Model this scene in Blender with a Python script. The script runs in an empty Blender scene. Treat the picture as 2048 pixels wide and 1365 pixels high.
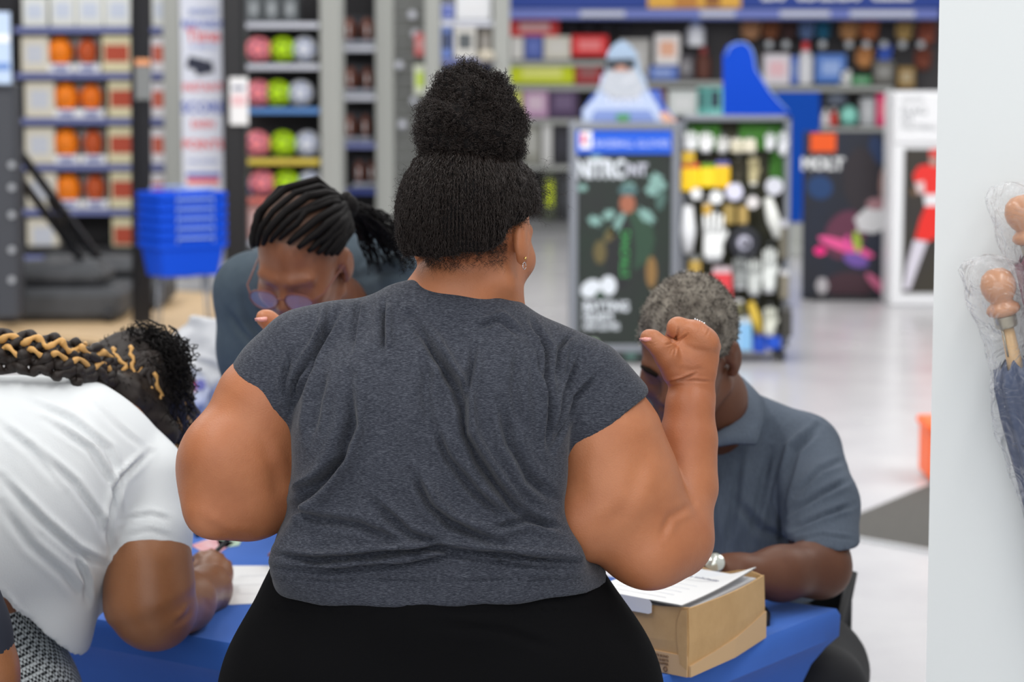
import bpy, math, random
import numpy as np
from mathutils import Vector
random.seed(7); rng = np.random.default_rng(7)
SC = bpy.context.scene; COL = SC.collection
# ------------------------------------------------------------------ camera, world, lights, exposure
FPX = 4836.0; PITCH = math.radians(6.5); CAMZ = 1.72
cam = bpy.data.cameras.new('camera'); cam.lens = 85.0; cam.sensor_width = 36.0
cam.clip_end = 200
cam.dof.use_dof = True; cam.dof.focus_distance = 3.38; cam.dof.aperture_fstop = 4.8
co = bpy.data.objects.new('camera', cam); COL.objects.link(co)
co.location = (0, 0, CAMZ); co.rotation_euler = (math.pi/2 - PITCH, 0, 0); SC.camera = co
w = bpy.data.worlds.new('store_ambient'); SC.world = w; w.use_nodes = True
w.node_tree.nodes['Background'].inputs[0].default_value = (0.93, 0.96, 1.0, 1)
w.node_tree.nodes['Background'].inputs[1].default_value = 0.44
def area(name, loc, sx, sy, power, rot=(0, 0, 0), col=(1, 0.98, 0.95)):
    l = bpy.data.lights.new(name, 'AREA'); l.shape = 'RECTANGLE'; l.size = sx; l.size_y = sy
    l.energy = power; l.color = col
    o = bpy.data.objects.new(name, l); COL.objects.link(o); o.location = loc; o.rotation_euler = rot
    return o
area('ceiling_strip_light', (-1.6, 2.6, 4.4), 0.5, 5.0, 105)
area('ceiling_strip_light', (1.6, 2.6, 4.4), 0.5, 5.0, 105)
for xx in (-5.0, 0.0, 5.0):
    area('background_fill_light', (xx, 8.5, 4.5), 3.0, 1.6, 170, rot=(math.radians(58), 0, 0))  # added fill, tilted towards the back to brighten the upright background stock
for yy in (8.0, 14.0, 20.0):
    for xx in (-4.5, 0.0, 4.5):
        area('ceiling_strip_light', (xx, yy, 4.9), 2.4, 3.0, 95)
area('front_fill_light', (-0.8, -2.2, 2.6), 7.0, 3.0, 130, rot=(math.radians(80), 0, 0), col=(0.96, 0.98, 1.0))  # unseen fill added behind the camera to brighten front-facing surfaces
SC.view_settings.view_transform = 'Standard'; SC.view_settings.look = 'None'
SC.view_settings.gamma = 1.0; SC.view_settings.use_curve_mapping = False
SC.view_settings.exposure = 0.0
SC.cycles.max_bounces = 6; SC.cycles.transparent_max_bounces = 8

def P(px, py, d):
    """point on the plane Y = d that sits at photo pixel (px, py)"""
    a = (px-1024)/FPX; b = -(py-682.5)/FPX
    ry = math.cos(PITCH) + b*math.sin(PITCH); rz = -math.sin(PITCH) + b*math.cos(PITCH)
    t = d/ry
    return np.array((a*t, d, CAMZ + rz*t))
def PZ(px, py, z):
    a = (px-1024)/FPX; b = -(py-682.5)/FPX
    ry = math.cos(PITCH) + b*math.sin(PITCH); rz = -math.sin(PITCH) + b*math.cos(PITCH)
    t = (z-CAMZ)/rz
    return np.array((a*t, ry*t, z))
def proj(V):
    x = V[:, 0]; y = V[:, 1]; z = V[:, 2]-CAMZ
    dep = y*math.cos(PITCH) - z*math.sin(PITCH); up = y*math.sin(PITCH) + z*math.cos(PITCH)
    return 1024 + FPX*x/dep, 682.5 - FPX*up/dep
def R(rpx, d): return rpx*d/FPX

# ------------------------------------------------------------------ materials
def lin(c): return tuple(((v/255)/12.92 if v/255 <= 0.04045 else ((v/255+0.055)/1.055)**2.4) for v in c)
MATS = {}
def mat(name, rgb, rough=0.6, metal=0.0, spec=0.4, var=0.0, vscale=8.0, bump=0.0, bscale=200.0, alpha=1.0, rgb2=None,
        stretch=None, sheen=0.0, sss=0.0, emit=0.0):
    if name in MATS: return MATS[name]
    m = bpy.data.materials.new(name); m.use_nodes = True; nt = m.node_tree; b = nt.nodes['Principled BSDF']
    c = lin(rgb)
    b.inputs['Base Color'].default_value = (*c, 1); b.inputs['Roughness'].default_value = rough
    b.inputs['Metallic'].default_value = metal; b.inputs['Specular IOR Level'].default_value = spec
    b.inputs['Alpha'].default_value = alpha; b.inputs['Sheen Weight'].default_value = sheen
    if sss:
        b.inputs['Subsurface Weight'].default_value = sss; b.inputs['Subsurface Radius'].default_value = (0.02, 0.008, 0.004)
        b.inputs['Subsurface Scale'].default_value = 0.5
    if emit:
        b.inputs['Emission Color'].default_value = (*c, 1); b.inputs['Emission Strength'].default_value = emit
    tc = nt.nodes.new('ShaderNodeTexCoord'); src = tc.outputs['Object']
    if stretch:
        mp = nt.nodes.new('ShaderNodeMapping'); mp.inputs['Scale'].default_value = stretch
        nt.links.new(src, mp.inputs[0]); src = mp.outputs[0]
    if var or rgb2:
        n = nt.nodes.new('ShaderNodeTexNoise'); n.inputs['Scale'].default_value = vscale; n.inputs['Detail'].default_value = 5
        n.inputs['Roughness'].default_value = 0.65
        nt.links.new(src, n.inputs['Vector'])
        cr = nt.nodes.new('ShaderNodeValToRGB'); cr.color_ramp.elements[0].position = 0.32; cr.color_ramp.elements[1].position = 0.68
        c2 = lin(rgb2) if rgb2 else tuple(min(1, v*(1+var)) for v in c)
        c1 = c if rgb2 else tuple(v*(1-var) for v in c)
        cr.color_ramp.elements[0].color = (*c1, 1); cr.color_ramp.elements[1].color = (*c2, 1)
        nt.links.new(n.outputs['Fac'], cr.inputs[0]); nt.links.new(cr.outputs[0], b.inputs['Base Color'])
    if bump:
        n2 = nt.nodes.new('ShaderNodeTexNoise'); n2.inputs['Scale'].default_value = bscale; n2.inputs['Detail'].default_value = 3
        nt.links.new(src, n2.inputs['Vector'])
        bp = nt.nodes.new('ShaderNodeBump'); bp.inputs['Strength'].default_value = bump; bp.inputs['Distance'].default_value = 0.002
        nt.links.new(n2.outputs['Fac'], bp.inputs['Height']); nt.links.new(bp.outputs[0], b.inputs['Normal'])
    MATS[name] = m
    return m
def cmat(rgb, rough=0.55):
    return mat('paint_%d_%d_%d' % tuple(rgb), rgb, rough)

# ------------------------------------------------------------------ meshes
def mesh_np(name, V, Fq, m, parent=None, smooth=True, kind=None):
    """V (n,3) world, Fq (m,k) -> one object; coordinates become relative to the parent's place"""
    V = np.asarray(V, dtype=np.float64); Fq = np.asarray(Fq, dtype=np.int32); k = Fq.shape[1]
    off = np.array(wloc(parent)) if parent is not None else np.zeros(3)
    if parent is None:
        off = np.array([(V[:, 0].min()+V[:, 0].max())/2, (V[:, 1].min()+V[:, 1].max())/2, V[:, 2].min()])
    me = bpy.data.meshes.new(name); me.vertices.add(len(V)); me.vertices.foreach_set('co', (V-off).astype(np.float32).ravel())
    me.loops.add(Fq.size); me.loops.foreach_set('vertex_index', Fq.ravel())
    me.polygons.add(len(Fq)); me.polygons.foreach_set('loop_start', np.arange(0, Fq.size, k, dtype=np.int32))
    if smooth: me.polygons.foreach_set('use_smooth', np.ones(len(Fq), dtype=bool))
    me.update(calc_edges=True); me.validate()
    return link(name, me, m, parent, off, kind)
WL = {}
def wloc(o): return WL.get(o.name, (0, 0, 0))
def link(name, data, m, parent, off, kind=None):
    o = bpy.data.objects.new(name, data); COL.objects.link(o)
    if m is not None: data.materials.append(m)
    if parent is None: o.location = off; WL[o.name] = tuple(off)
    else: o.parent = parent; WL[o.name] = wloc(parent)
    if kind: o['kind'] = kind
    return o
class MB:
    def __init__(s): s.v = []; s.f = []
    def add(s, V, Fs):
        n = len(s.v); s.v.extend([tuple(map(float, v)) for v in V]); s.f.extend([tuple(i+n for i in f) for f in Fs]); return s
    def box(s, c, size, rz=0.0, bev=0.0, rx=0.0, ry=0.0):
        x, y, z = [q/2 for q in size]; b = min(bev, x*0.9, y*0.9, z*0.9)
        if b <= 0:
            V = [(i*x, j*y, k*z) for i in (-1, 1) for j in (-1, 1) for k in (-1, 1)]
            Fs = [(0, 1, 3, 2), (4, 6, 7, 5), (0, 4, 5, 1), (2, 3, 7, 6), (0, 2, 6, 4), (1, 5, 7, 3)]
        else:
            V = []; idx = {}
            for i in (-1, 1):
                for j in (-1, 1):
                    for k in (-1, 1):
                        for a in range(3):
                            p = [i*(x-b), j*(y-b), k*(z-b)]; p[a] = (i*x, j*y, k*z)[a]
                            idx[(i, j, k, a)] = len(V); V.append(tuple(p))
            Fs = []
            for a in range(3):
                for sg in (-1, 1):
                    o1, o2 = [q for q in range(3) if q != a]; f = []
                    for (u, v_) in ((-1, -1), (1, -1), (1, 1), (-1, 1)):
                        key = [0, 0, 0]; key[a] = sg; key[o1] = u; key[o2] = v_; f.append(idx[(*key, a)])
                    Fs.append(tuple(f))
            for a in range(3):
                o1, o2 = [q for q in range(3) if q != a]
                for u in (-1, 1):
                    for v_ in (-1, 1):
                        k1 = [0]*3; k1[o1] = u; k1[o2] = v_; k1[a] = -1; k2 = list(k1); k2[a] = 1
                        Fs.append((idx[(*k1, o1)], idx[(*k2, o1)], idx[(*k2, o2)], idx[(*k1, o2)]))
            for i in (-1, 1):
                for j in (-1, 1):
                    for k in (-1, 1): Fs.append(tuple(idx[(i, j, k, a)] for a in range(3)))
        V = np.array(V)
        for ax, an in ((0, rx), (1, ry), (2, rz)):
            if an:
                cs, sn = math.cos(an), math.sin(an); q = V.copy(); a1, a2 = [(1, 2), (2, 0), (0, 1)][ax]
                q[:, a1] = V[:, a1]*cs - V[:, a2]*sn; q[:, a2] = V[:, a1]*sn + V[:, a2]*cs; V = q
        return s.add(V + np.array(c), Fs)
    def tube(s, pts, rad, n=8, cap=True):
        pts = [np.array(p, float) for p in pts]; rs = rad if hasattr(rad, '__len__') else [rad]*len(pts)
        V = []; Fs = []; prev = None
        for i, p in enumerate(pts):
            t = pts[min(i+1, len(pts)-1)] - pts[max(i-1, 0)]; t = t/(np.linalg.norm(t)+1e-9)
            if prev is None:
                a = np.array((0, 0, 1.0)) if abs(t[2]) < 0.9 else np.array((1.0, 0, 0))
                u = np.cross(t, a)
            else: u = prev - t*np.dot(prev, t)
            u /= np.linalg.norm(u)+1e-9; prev = u; v = np.cross(t, u)
            for k in range(n):
                an = 2*math.pi*k/n; V.append(p + rs[i]*(math.cos(an)*u + math.sin(an)*v))
        for i in range(len(pts)-1):
            for k in range(n):
                Fs.append((i*n+k, i*n+(k+1) % n, (i+1)*n+(k+1) % n, (i+1)*n+k))
        if cap: Fs.append(tuple(range(n-1, -1, -1))); Fs.append(tuple((len(pts)-1)*n+k for k in range(n)))
        return s.add(V, Fs)
    def ball(s, c, r, nu=16, nv=10, sz=(1, 1, 1), f=None):
        V = []; Fs = []
        for j in range(nv+1):
            th = math.pi*j/nv
            for i in range(nu):
                ph = 2*math.pi*i/nu; d = np.array((math.sin(th)*math.cos(ph), math.sin(th)*math.sin(ph), math.cos(th)))
                q = r*(f(d) if f else 1)
                V.append(np.array(c) + d*q*np.array(sz))
        for j in range(nv):
            for i in range(nu): Fs.append((j*nu+i, (j+1)*nu+i, (j+1)*nu+(i+1) % nu, j*nu+(i+1) % nu))
        return s.add(V, Fs)
    def lathe(s, c, prof, n=20, axis=(0, 0, 1)):
        ax = np.array(axis, float); ax /= np.linalg.norm(ax)
        a = np.array((1.0, 0, 0)) if abs(ax[0]) < 0.9 else np.array((0, 1.0, 0)); u = np.cross(ax, a); u /= np.linalg.norm(u); v = np.cross(ax, u)
        V = []; Fs = []
        for (r, h) in prof:
            for k in range(n):
                an = 2*math.pi*k/n; V.append(np.array(c) + ax*h + r*(math.cos(an)*u + math.sin(an)*v))
        for i in range(len(prof)-1):
            for k in range(n): Fs.append((i*n+k, (i+1)*n+k, (i+1)*n+(k+1) % n, i*n+(k+1) % n))
        Fs.append(tuple(range(n))); Fs.append(tuple((len(prof)-1)*n+k for k in range(n-1, -1, -1)))
        return s.add(V, Fs)
    def prism(s, poly, y0, y1):
        """poly of (x, z), extruded from y0 to y1"""
        n = len(poly); V = [(x, y0, z) for x, z in poly] + [(x, y1, z) for x, z in poly]
        Fs = [tuple(range(n)), tuple(range(2*n-1, n-1, -1))] + [(i, i+n, (i+1) % n+n, (i+1) % n) for i in range(n)]
        return s.add(V, Fs)
    def slab(s, poly, z0, z1):
        n = len(poly); V = [(x, y, z0) for x, y in poly] + [(x, y, z1) for x, y in poly]
        Fs = [tuple(range(n-1, -1, -1)), tuple(range(n, 2*n))] + [(i, (i+1) % n, (i+1) % n+n, i+n) for i in range(n)]
        return s.add(V, Fs)
    def build(s, name, m, parent=None, smooth=False, kind=None):
        V = np.array(s.v)
        if parent is None: off = np.array([(V[:, 0].min()+V[:, 0].max())/2, (V[:, 1].min()+V[:, 1].max())/2, V[:, 2].min()])
        else: off = np.array(wloc(parent))
        me = bpy.data.meshes.new(name); me.from_pydata([tuple(v) for v in (V-off)], [], s.f)
        if smooth:
            me.polygons.foreach_set('use_smooth', [True]*len(me.polygons))
            if smooth == 'auto':
                me.set_sharp_from_angle(angle=math.radians(40))
        me.update()
        return link(name, me, m, parent, off, kind)
def tag(o, label, cat, group=None):
    o['label'] = label; o['category'] = cat
    if group: o['group'] = group
    return o
def thing(name, label, cat, loc, group=None):
    o = bpy.data.objects.new(name, None); COL.objects.link(o); o.location = loc; o.empty_display_size = 0.05
    WL[o.name] = tuple(loc); return tag(o, label, cat, group)
def text(body, c, size, m, parent, name='lettering', rz=0.0, rx=math.pi/2, align='CENTER', depth=0.001, sx=1.0, ry=0.0, bold=0.0):
    cu = bpy.data.curves.new(name, 'FONT'); cu.body = body; cu.size = size; cu.align_x = align; cu.align_y = 'CENTER'; cu.extrude = depth
    cu.resolution_u = 3; cu.offset = size*bold
    o = bpy.data.objects.new(name, cu); COL.objects.link(o); cu.materials.append(m); o.rotation_euler = (rx, ry, rz); o.scale = (sx, 1, 1)
    o.parent = parent; o.location = np.array(c) - np.array(wloc(parent)); return o
def dup(root, delta, label, group=None):
    r = root.copy(); COL.objects.link(r); r.location = Vector(root.location) + Vector(delta); r['label'] = label
    if group: r['group'] = group
    for ch in root.children:
        c = ch.copy(); COL.objects.link(c); c.parent = r
        for g in ch.children:
            q = g.copy(); COL.objects.link(q); q.parent = c
    return r

def bake_lettering():
    bpy.context.view_layer.update(); dg = bpy.context.evaluated_depsgraph_get()
    for o in [q for q in SC.objects if q.type == 'FONT']:
        me = bpy.data.meshes.new_from_object(o.evaluated_get(dg)); cu = o.data; nm = o.name
        n = bpy.data.objects.new(nm + '_mesh', me); COL.objects.link(n); n.parent = o.parent; n.location = o.location; n.rotation_euler = o.rotation_euler; n.scale = o.scale
        if not me.materials: me.materials.append(cu.materials[0])
        bpy.data.objects.remove(o); n.name = nm
# ------------------------------------------------------------------ implicit surfaces -> continuous meshes
def axis_coords(lo, hi, h, fine):
    xs = [lo]
    while xs[-1] < hi:
        x = xs[-1]; st = h
        for a, b, hf in fine:
            if a-hf <= x <= b: st = hf
        xs.append(x+st)
    return np.array(xs, dtype=np.float32)
class Field:
    def __init__(s, lo, hi, h, fx=(), fy=(), fz=()):
        s.xs = axis_coords(lo[0], hi[0], h, fx); s.ys = axis_coords(lo[1], hi[1], h, fy); s.zs = axis_coords(lo[2], hi[2], h, fz)
        s.h = h; s.D = np.full((len(s.xs), len(s.ys), len(s.zs)), 10.0, dtype=np.float32)
    def sl(s, lo, hi):
        r = []
        for q, (a, b) in zip((s.xs, s.ys, s.zs), zip(lo, hi)):
            i0 = max(0, int(np.searchsorted(q, a))-1); i1 = min(len(q), int(np.searchsorted(q, b))+1); r.append(slice(i0, max(i1, i0)))
        return tuple(r)
    def grid(s, sl):
        return s.xs[sl[0]][:, None, None], s.ys[sl[1]][None, :, None], s.zs[sl[2]][None, None, :]
    def op(s, v, sl, k, sub=False):
        a = s.D[sl]
        if sub:
            v = -v
            if k <= 0: s.D[sl] = np.maximum(a, v); return
            h = np.clip(0.5-0.5*(v-a)/k, 0, 1); s.D[sl] = v*(1-h) + a*h + k*h*(1-h); return
        if k <= 0: s.D[sl] = np.minimum(a, v); return
        h = np.clip(0.5+0.5*(v-a)/k, 0, 1); s.D[sl] = v*(1-h) + a*h - k*h*(1-h)
    def cone(s, p0, r0, p1, r1, k=0.02, sub=False, cuts=(), flat=None):
        p0 = np.array(p0, dtype=np.float32); p1 = np.array(p1, dtype=np.float32); mg = k+4*s.h; rm = max(r0, r1)+mg
        sl = s.sl(np.minimum(p0, p1)-rm, np.maximum(p0, p1)+rm); X, Y, Z = s.grid(sl)
        if min(s.D[sl].shape) == 0: return s
        d = p1-p0; L = float(d@d)+1e-12
        x = X-p0[0]; y = Y-p0[1]; z = Z-p0[2]
        t = np.clip((x*d[0]+y*d[1]+z*d[2])/L, 0, 1)
        ex, ey, ez = x-t*d[0], y-t*d[1], z-t*d[2]
        q = ex**2+ey**2+ez**2
        if flat is not None:
            n, f = flat; dn = ex*n[0]+ey*n[1]+ez*n[2]; q = q + dn**2*(1/(f*f)-1)
        v = np.sqrt(q)-(r0+(r1-r0)*t)
        for (c, n) in cuts:
            v = np.maximum(v, (X-c[0])*n[0]+(Y-c[1])*n[1]+(Z-c[2])*n[2])
        s.op(v.astype(np.float32), sl, k, sub); return s
    def chain(s, pts, k=0.02, **kw):
        for (a, b) in zip(pts[:-1], pts[1:]): s.cone(a[0], a[1], b[0], b[1], k, **kw)
        return s
    def ell(s, c, r, Rm=None, k=0.02, sub=False, cuts=()):
        c = np.array(c, dtype=np.float32); rm = max(r)+k+4*s.h; sl = s.sl(c-rm, c+rm); X, Y, Z = s.grid(sl)
        if min(s.D[sl].shape) == 0: return s
        x, y, z = X-c[0], Y-c[1], Z-c[2]
        if Rm is None: Rm = np.eye(3)
        q = [(x*Rm[0, i]+y*Rm[1, i]+z*Rm[2, i]) for i in range(3)]
        k0 = np.sqrt(sum((q[i]/r[i])**2 for i in range(3))); k1 = np.sqrt(sum((q[i]/r[i]**2)**2 for i in range(3)))+1e-6
        v = k0*(k0-1)/k1
        for (cc, n) in cuts: v = np.maximum(v, (X-cc[0])*n[0]+(Y-cc[1])*n[1]+(Z-cc[2])*n[2])
        s.op(v.astype(np.float32), sl, k, sub); return s
    def loft(s, rows, k=0.02, off=0.0, n=2.4):
        """rows: (z, xl, xr, yc, hd) top to bottom"""
        rows = sorted(rows); z = np.array([r[0] for r in rows]); sl = s.sl((min(r[1] for r in rows)-0.1, min(r[3]-r[4] for r in rows)-0.1, z[0]-0.1),
                                                                      (max(r[2] for r in rows)+0.1, max(r[3]+r[4] for r in rows)+0.1, z[-1]+0.1))
        X, Y, Z = s.grid(sl); zz = s.zs[sl[2]]
        # smooth interpolation of the rows
        g = lambda i: np.interp(zz, z, [r[i] for r in rows])
        def sm(a):
            kk = max(1, int(0.02/s.h)); ker = np.ones(2*kk+1)/(2*kk+1); return np.convolve(np.pad(a, kk, mode='edge'), ker, mode='valid').astype(np.float32)
        xl, xr, yc, hd = [sm(g(i)) for i in (1, 2, 3, 4)]
        cx = ((xl+xr)/2)[None, None, :]; a = ((xr-xl)/2+off)[None, None, :]; b = (hd+off)[None, None, :]; yc = yc[None, None, :]
        q = (np.abs((X-cx)/a)**n + np.abs((Y-yc)/b)**n)**(1/n)
        v = (q-1)*np.minimum(a, b)
        v = np.maximum(v, np.maximum(Z-z[-1]-off, z[0]-Z))
        s.op(v.astype(np.float32), sl, k); return s
    def cut(s, c, n):
        X, Y, Z = s.grid((slice(None),)*3)
        s.D = np.maximum(s.D, ((X-c[0])*n[0]+(Y-c[1])*n[1]+(Z-c[2])*n[2]).astype(np.float32)); return s
    def noise(s, amp, fr, seed=0):
        X, Y, Z = s.grid((slice(None),)*3); r = np.random.default_rng(seed); acc = 0
        for i in range(6):
            f = fr*(0.7+0.7*r.random(3)); p = r.random(3)*6.28
            acc = acc + np.sin(X*f[0]+p[0]+1.7*np.sin(Z*f[1]*0.7+p[1]))*np.sin(Y*f[1]+p[1])*np.sin(Z*f[2]+p[2])
        s.D = s.D + (amp*acc/2).astype(np.float32); return s
    def mesh(s, smooth_it=2):
        D = s.D.copy()
        D[0] = 1; D[-1] = 1; D[:, 0] = 1; D[:, -1] = 1; D[:, :, 0] = 1; D[:, :, -1] = 1
        I = D < 0; c = [I[a:a+I.shape[0]-1, b:b+I.shape[1]-1, e:e+I.shape[2]-1] for a in (0, 1) for b in (0, 1) for e in (0, 1)]
        cnt = sum(q.astype(np.int8) for q in c); act = (cnt > 0) & (cnt < 8); ii = np.argwhere(act)
        idx = -np.ones(act.shape, dtype=np.int32); idx[act] = np.arange(len(ii))
        i, j, k = ii.T; cor = {(a, b, e): D[i+a, j+b, k+e] for a in (0, 1) for b in (0, 1) for e in (0, 1)}
        S = np.zeros((len(ii), 3)); N = np.zeros(len(ii))
        for a in cor:
            for ax in range(3):
                if a[ax] == 0:
                    b = list(a); b[ax] = 1; b = tuple(b); d0, d1 = cor[a], cor[b]; m = (d0 < 0) != (d1 < 0)
                    t = np.where(m, d0/(d0-d1+1e-12), 0); p = np.repeat(np.array([a], float), len(ii), 0); p[:, ax] = t
                    S += p*m[:, None]; N += m
        V = ii + S/N[:, None]
        W = np.stack([np.interp(V[:, q], np.arange(len(c_)), c_) for q, c_ in enumerate((s.xs, s.ys, s.zs))], 1)
        Q = []
        for ax in range(3):
            A = [slice(None)]*3; B = [slice(None)]*3; A[ax] = slice(0, -1); B[ax] = slice(1, None)
            ch = I[tuple(A)] != I[tuple(B)]; e = np.argwhere(ch); o1, o2 = [(1, 2), (2, 0), (0, 1)][ax]
            e = e[(e[:, o1] > 0) & (e[:, o2] > 0) & (e[:, o1] < idx.shape[o1]) & (e[:, o2] < idx.shape[o2])]
            def g(d1, d2):
                q = e.copy(); q[:, o1] -= d1; q[:, o2] -= d2; return idx[q[:, 0], q[:, 1], q[:, 2]]
            f = np.stack([g(1, 1), g(0, 1), g(0, 0), g(1, 0)], 1)
            fl = I[e[:, 0], e[:, 1], e[:, 2]]; f[~fl] = f[~fl][:, ::-1]; Q.append(f)
        Q = np.concatenate(Q)
        for _ in range(smooth_it): W = lap(W, Q, 0.5)
        return W, Q
def lap(W, Q, lam):
    acc = np.zeros_like(W); n = np.zeros(len(W))
    for a in range(4):
        b = (a+1) % 4
        for (u, v) in ((a, b), (b, a)):
            for q in range(3): acc[:, q] += np.bincount(Q[:, u], weights=W[Q[:, v], q], minlength=len(W))
            n += np.bincount(Q[:, u], minlength=len(W))
    return W + lam*(acc/np.maximum(n, 1)[:, None]-W)
def normals(W, Q):
    fn = np.cross(W[Q[:, 2]]-W[Q[:, 0]], W[Q[:, 3]]-W[Q[:, 1]]); N = np.zeros_like(W)
    for a in range(4):
        for q in range(3): N[:, q] += np.bincount(Q[:, a], weights=fn[:, q], minlength=len(W))
    return N/(np.linalg.norm(N, axis=1)[:, None]+1e-12)
def folds(W, Q, fl, back=True):
    """press cloth folds into a garment: fl = list of (polyline in photo pixels, width px, depth mm)"""
    N = normals(W, Q); px, py = proj(W); face = np.clip(-N[:, 1]*1.6+0.1, 0, 1) if back else np.ones(len(W)); d = np.zeros(len(W))
    for pl, wd, amp in fl:
        best = np.full(len(W), 1e9); sd = np.zeros(len(W)); tt = np.zeros(len(W)); n = len(pl)-1
        for s_ in range(n):
            a = np.array(pl[s_], float); b = np.array(pl[s_+1], float); e = b-a; L = e@e
            t = np.clip(((px-a[0])*e[0]+(py-a[1])*e[1])/L, 0, 1); ex = px-a[0]-t*e[0]; ey = py-a[1]-t*e[1]; r = np.hypot(ex, ey)
            m = r < best; best[m] = r[m]; sd[m] = np.sign(ex*e[1]-ey*e[0])[m]; tt[m] = ((s_+t)/n)[m]
        u = best/wd*sd; taper = np.clip(np.sin(np.pi*np.clip(tt, 0.04, 0.96))*1.6, 0, 1)
        prof = -np.exp(-(u*1.6)**2) + 0.75*np.exp(-((u-1.1)*1.5)**2) + 0.25*np.exp(-((u+1.2)*1.4)**2)
        d += prof*amp*0.001*taper*np.exp(-(best/(3.2*wd))**4)
    return W + N*(d*face)[:, None]
def strands(name, C, rad, m, parent, sides=3, kind='stuff', taper=0.4):
    """C (n,k,3) polylines -> one mesh of thin tubes"""
    n, k, _ = C.shape; T = np.gradient(C, axis=1); T /= np.linalg.norm(T, axis=2, keepdims=True)+1e-9
    ref = np.array([0.31, 0.57, 0.76]); U = np.cross(T, ref); U /= np.linalg.norm(U, axis=2, keepdims=True)+1e-9; Wv = np.cross(T, U)
    rr = (np.asarray(rad).reshape(-1, 1)*np.linspace(1, taper, k)[None, :])[:, :, None]
    V = np.stack([C + rr*(math.cos(6.2832*a/sides)*U + math.sin(6.2832*a/sides)*Wv) for a in range(sides)], 2).reshape(-1, 3)
    base = (np.arange(n)[:, None]*k + np.arange(k-1)[None, :])[:, :, None]*sides; a = np.arange(sides)[None, None, :]; b = (a+1) % sides
    Fq = np.stack([base+a, base+b, base+b+sides, base+a+sides], 3).reshape(-1, 4)
    return mesh_np(name, V, Fq, m, parent, True, kind)
def frame(f, up):
    f = np.array(f, float); f /= np.linalg.norm(f); up = np.array(up, float); x = np.cross(f, up); x /= np.linalg.norm(x); z = np.cross(x, f)
    return np.stack([x, f, z], 1)
class Head:
    """local frame: x = the person's right, y = forward, z = up, origin between the ears at eye height"""
    def __init__(s, c, f, up=(0, 0, 1), sc=1.0): s.c = np.array(c); s.R = frame(f, up); s.sc = sc
    def p(s, x, y, z): return s.c + s.R@np.array((x, y, z))*s.sc
    def add(s, F, ears=True, jaw=1.0):
        q = s.sc; F.ell(s.p(0, -.012, .035), (.076*q, .096*q, .088*q), s.R, 0.01)
        F.cone(s.p(0, .030, -.012), .062*q, s.p(0, .050, -.070), .042*q*jaw, 0.03)
        F.ell(s.p(0, .045, -.03), (.064*q*jaw, .05*q, .062*q), s.R, 0.02)
        F.ell(s.p(0, .078, -.098), (.026*q*jaw, .020*q, .020*q), s.R, 0.025)
        for t in (-1, 1):
            F.cone(s.p(t*.058*jaw, .0, -.062), .016*q, s.p(t*.02, .07, -.1), .016*q, 0.03)
            F.ell(s.p(t*.040, .068, -.022), (.022*q,)*3, s.R, 0.02)
            F.cone(s.p(t*.014, .088, .022), .010*q, s.p(t*.046, .074, .022), .009*q, 0.015)
            F.ell(s.p(t*.031, .097, .002), (.019*q, .014*q, .012*q), s.R, 0.008, True)
            F.ell(s.p(t*.031, .078, .001), (.0145*q, .0135*q, .012*q), s.R, 0.003)
            F.ell(s.p(t*.013, .098, -.030), (.0085*q,)*3, s.R, 0.006)
            if ears:
                Re = s.R; F.ell(s.p(t*.081, -.012, -.004), (.010*q, .021*q, .032*q), Re, 0.006)
                F.ell(s.p(t*.078, -.004, -.030), (.009*q, .010*q, .012*q), Re, 0.005)
                F.ell(s.p(t*.093, -.006, .002), (.007*q, .011*q, .018*q), Re, 0.004, True)
        F.cone(s.p(0, .086, .012), .008*q, s.p(0, .108, -.024), .0115*q, 0.01)
        F.cone(s.p(-.016, .093, -.056), .0075*q, s.p(.016, .093, -.056), .0075*q, 0.006)
        F.cone(s.p(-.013, .092, -.068), .0080*q, s.p(.013, .092, -.068), .0080*q, 0.006)
        return s
# ------------------------------------------------------------------ the setting
def structure(o): o['kind'] = 'structure'; return o
def floor_mat():
    m = mat('polished_store_floor', (184, 183, 186), .22, spec=.45, rgb2=(194, 193, 195), vscale=2.2)
    nt = m.node_tree; L = nt.links.new; b = nt.nodes['Principled BSDF']; tc = [n for n in nt.nodes if n.type == 'TEX_COORD'][0]
    n = nt.nodes.new('ShaderNodeTexNoise'); n.inputs['Scale'].default_value = 1.6; n.inputs['Detail'].default_value = 4; r = nt.nodes.new('ShaderNodeMapRange'); r.inputs['To Min'].default_value = .14; r.inputs['To Max'].default_value = .34
    L(tc.outputs['Object'], n.inputs['Vector']); L(n.outputs['Fac'], r.inputs['Value']); L(r.outputs[0], b.inputs['Roughness']); return m
b = MB(); b.slab([(-9, -2.5), (9, -2.5), (9, 26.6), (-9, 26.6)], -0.06, 0); structure(b.build('floor', floor_mat()))
WALLM = mat('grey_wall_paint', (172, 174, 174), .8)
b = MB(); b.box((0, 26.7, 2.3), (18.4, .2, 4.6)); structure(b.build('wall_back', WALLM))
b = MB(); b.box((-9.1, 12, 2.3), (.2, 29.2, 4.6)); structure(b.build('wall_left', WALLM))
b = MB(); b.box((9.1, 12, 2.3), (.2, 29.2, 4.6)); structure(b.build('wall_right', WALLM))
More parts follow.
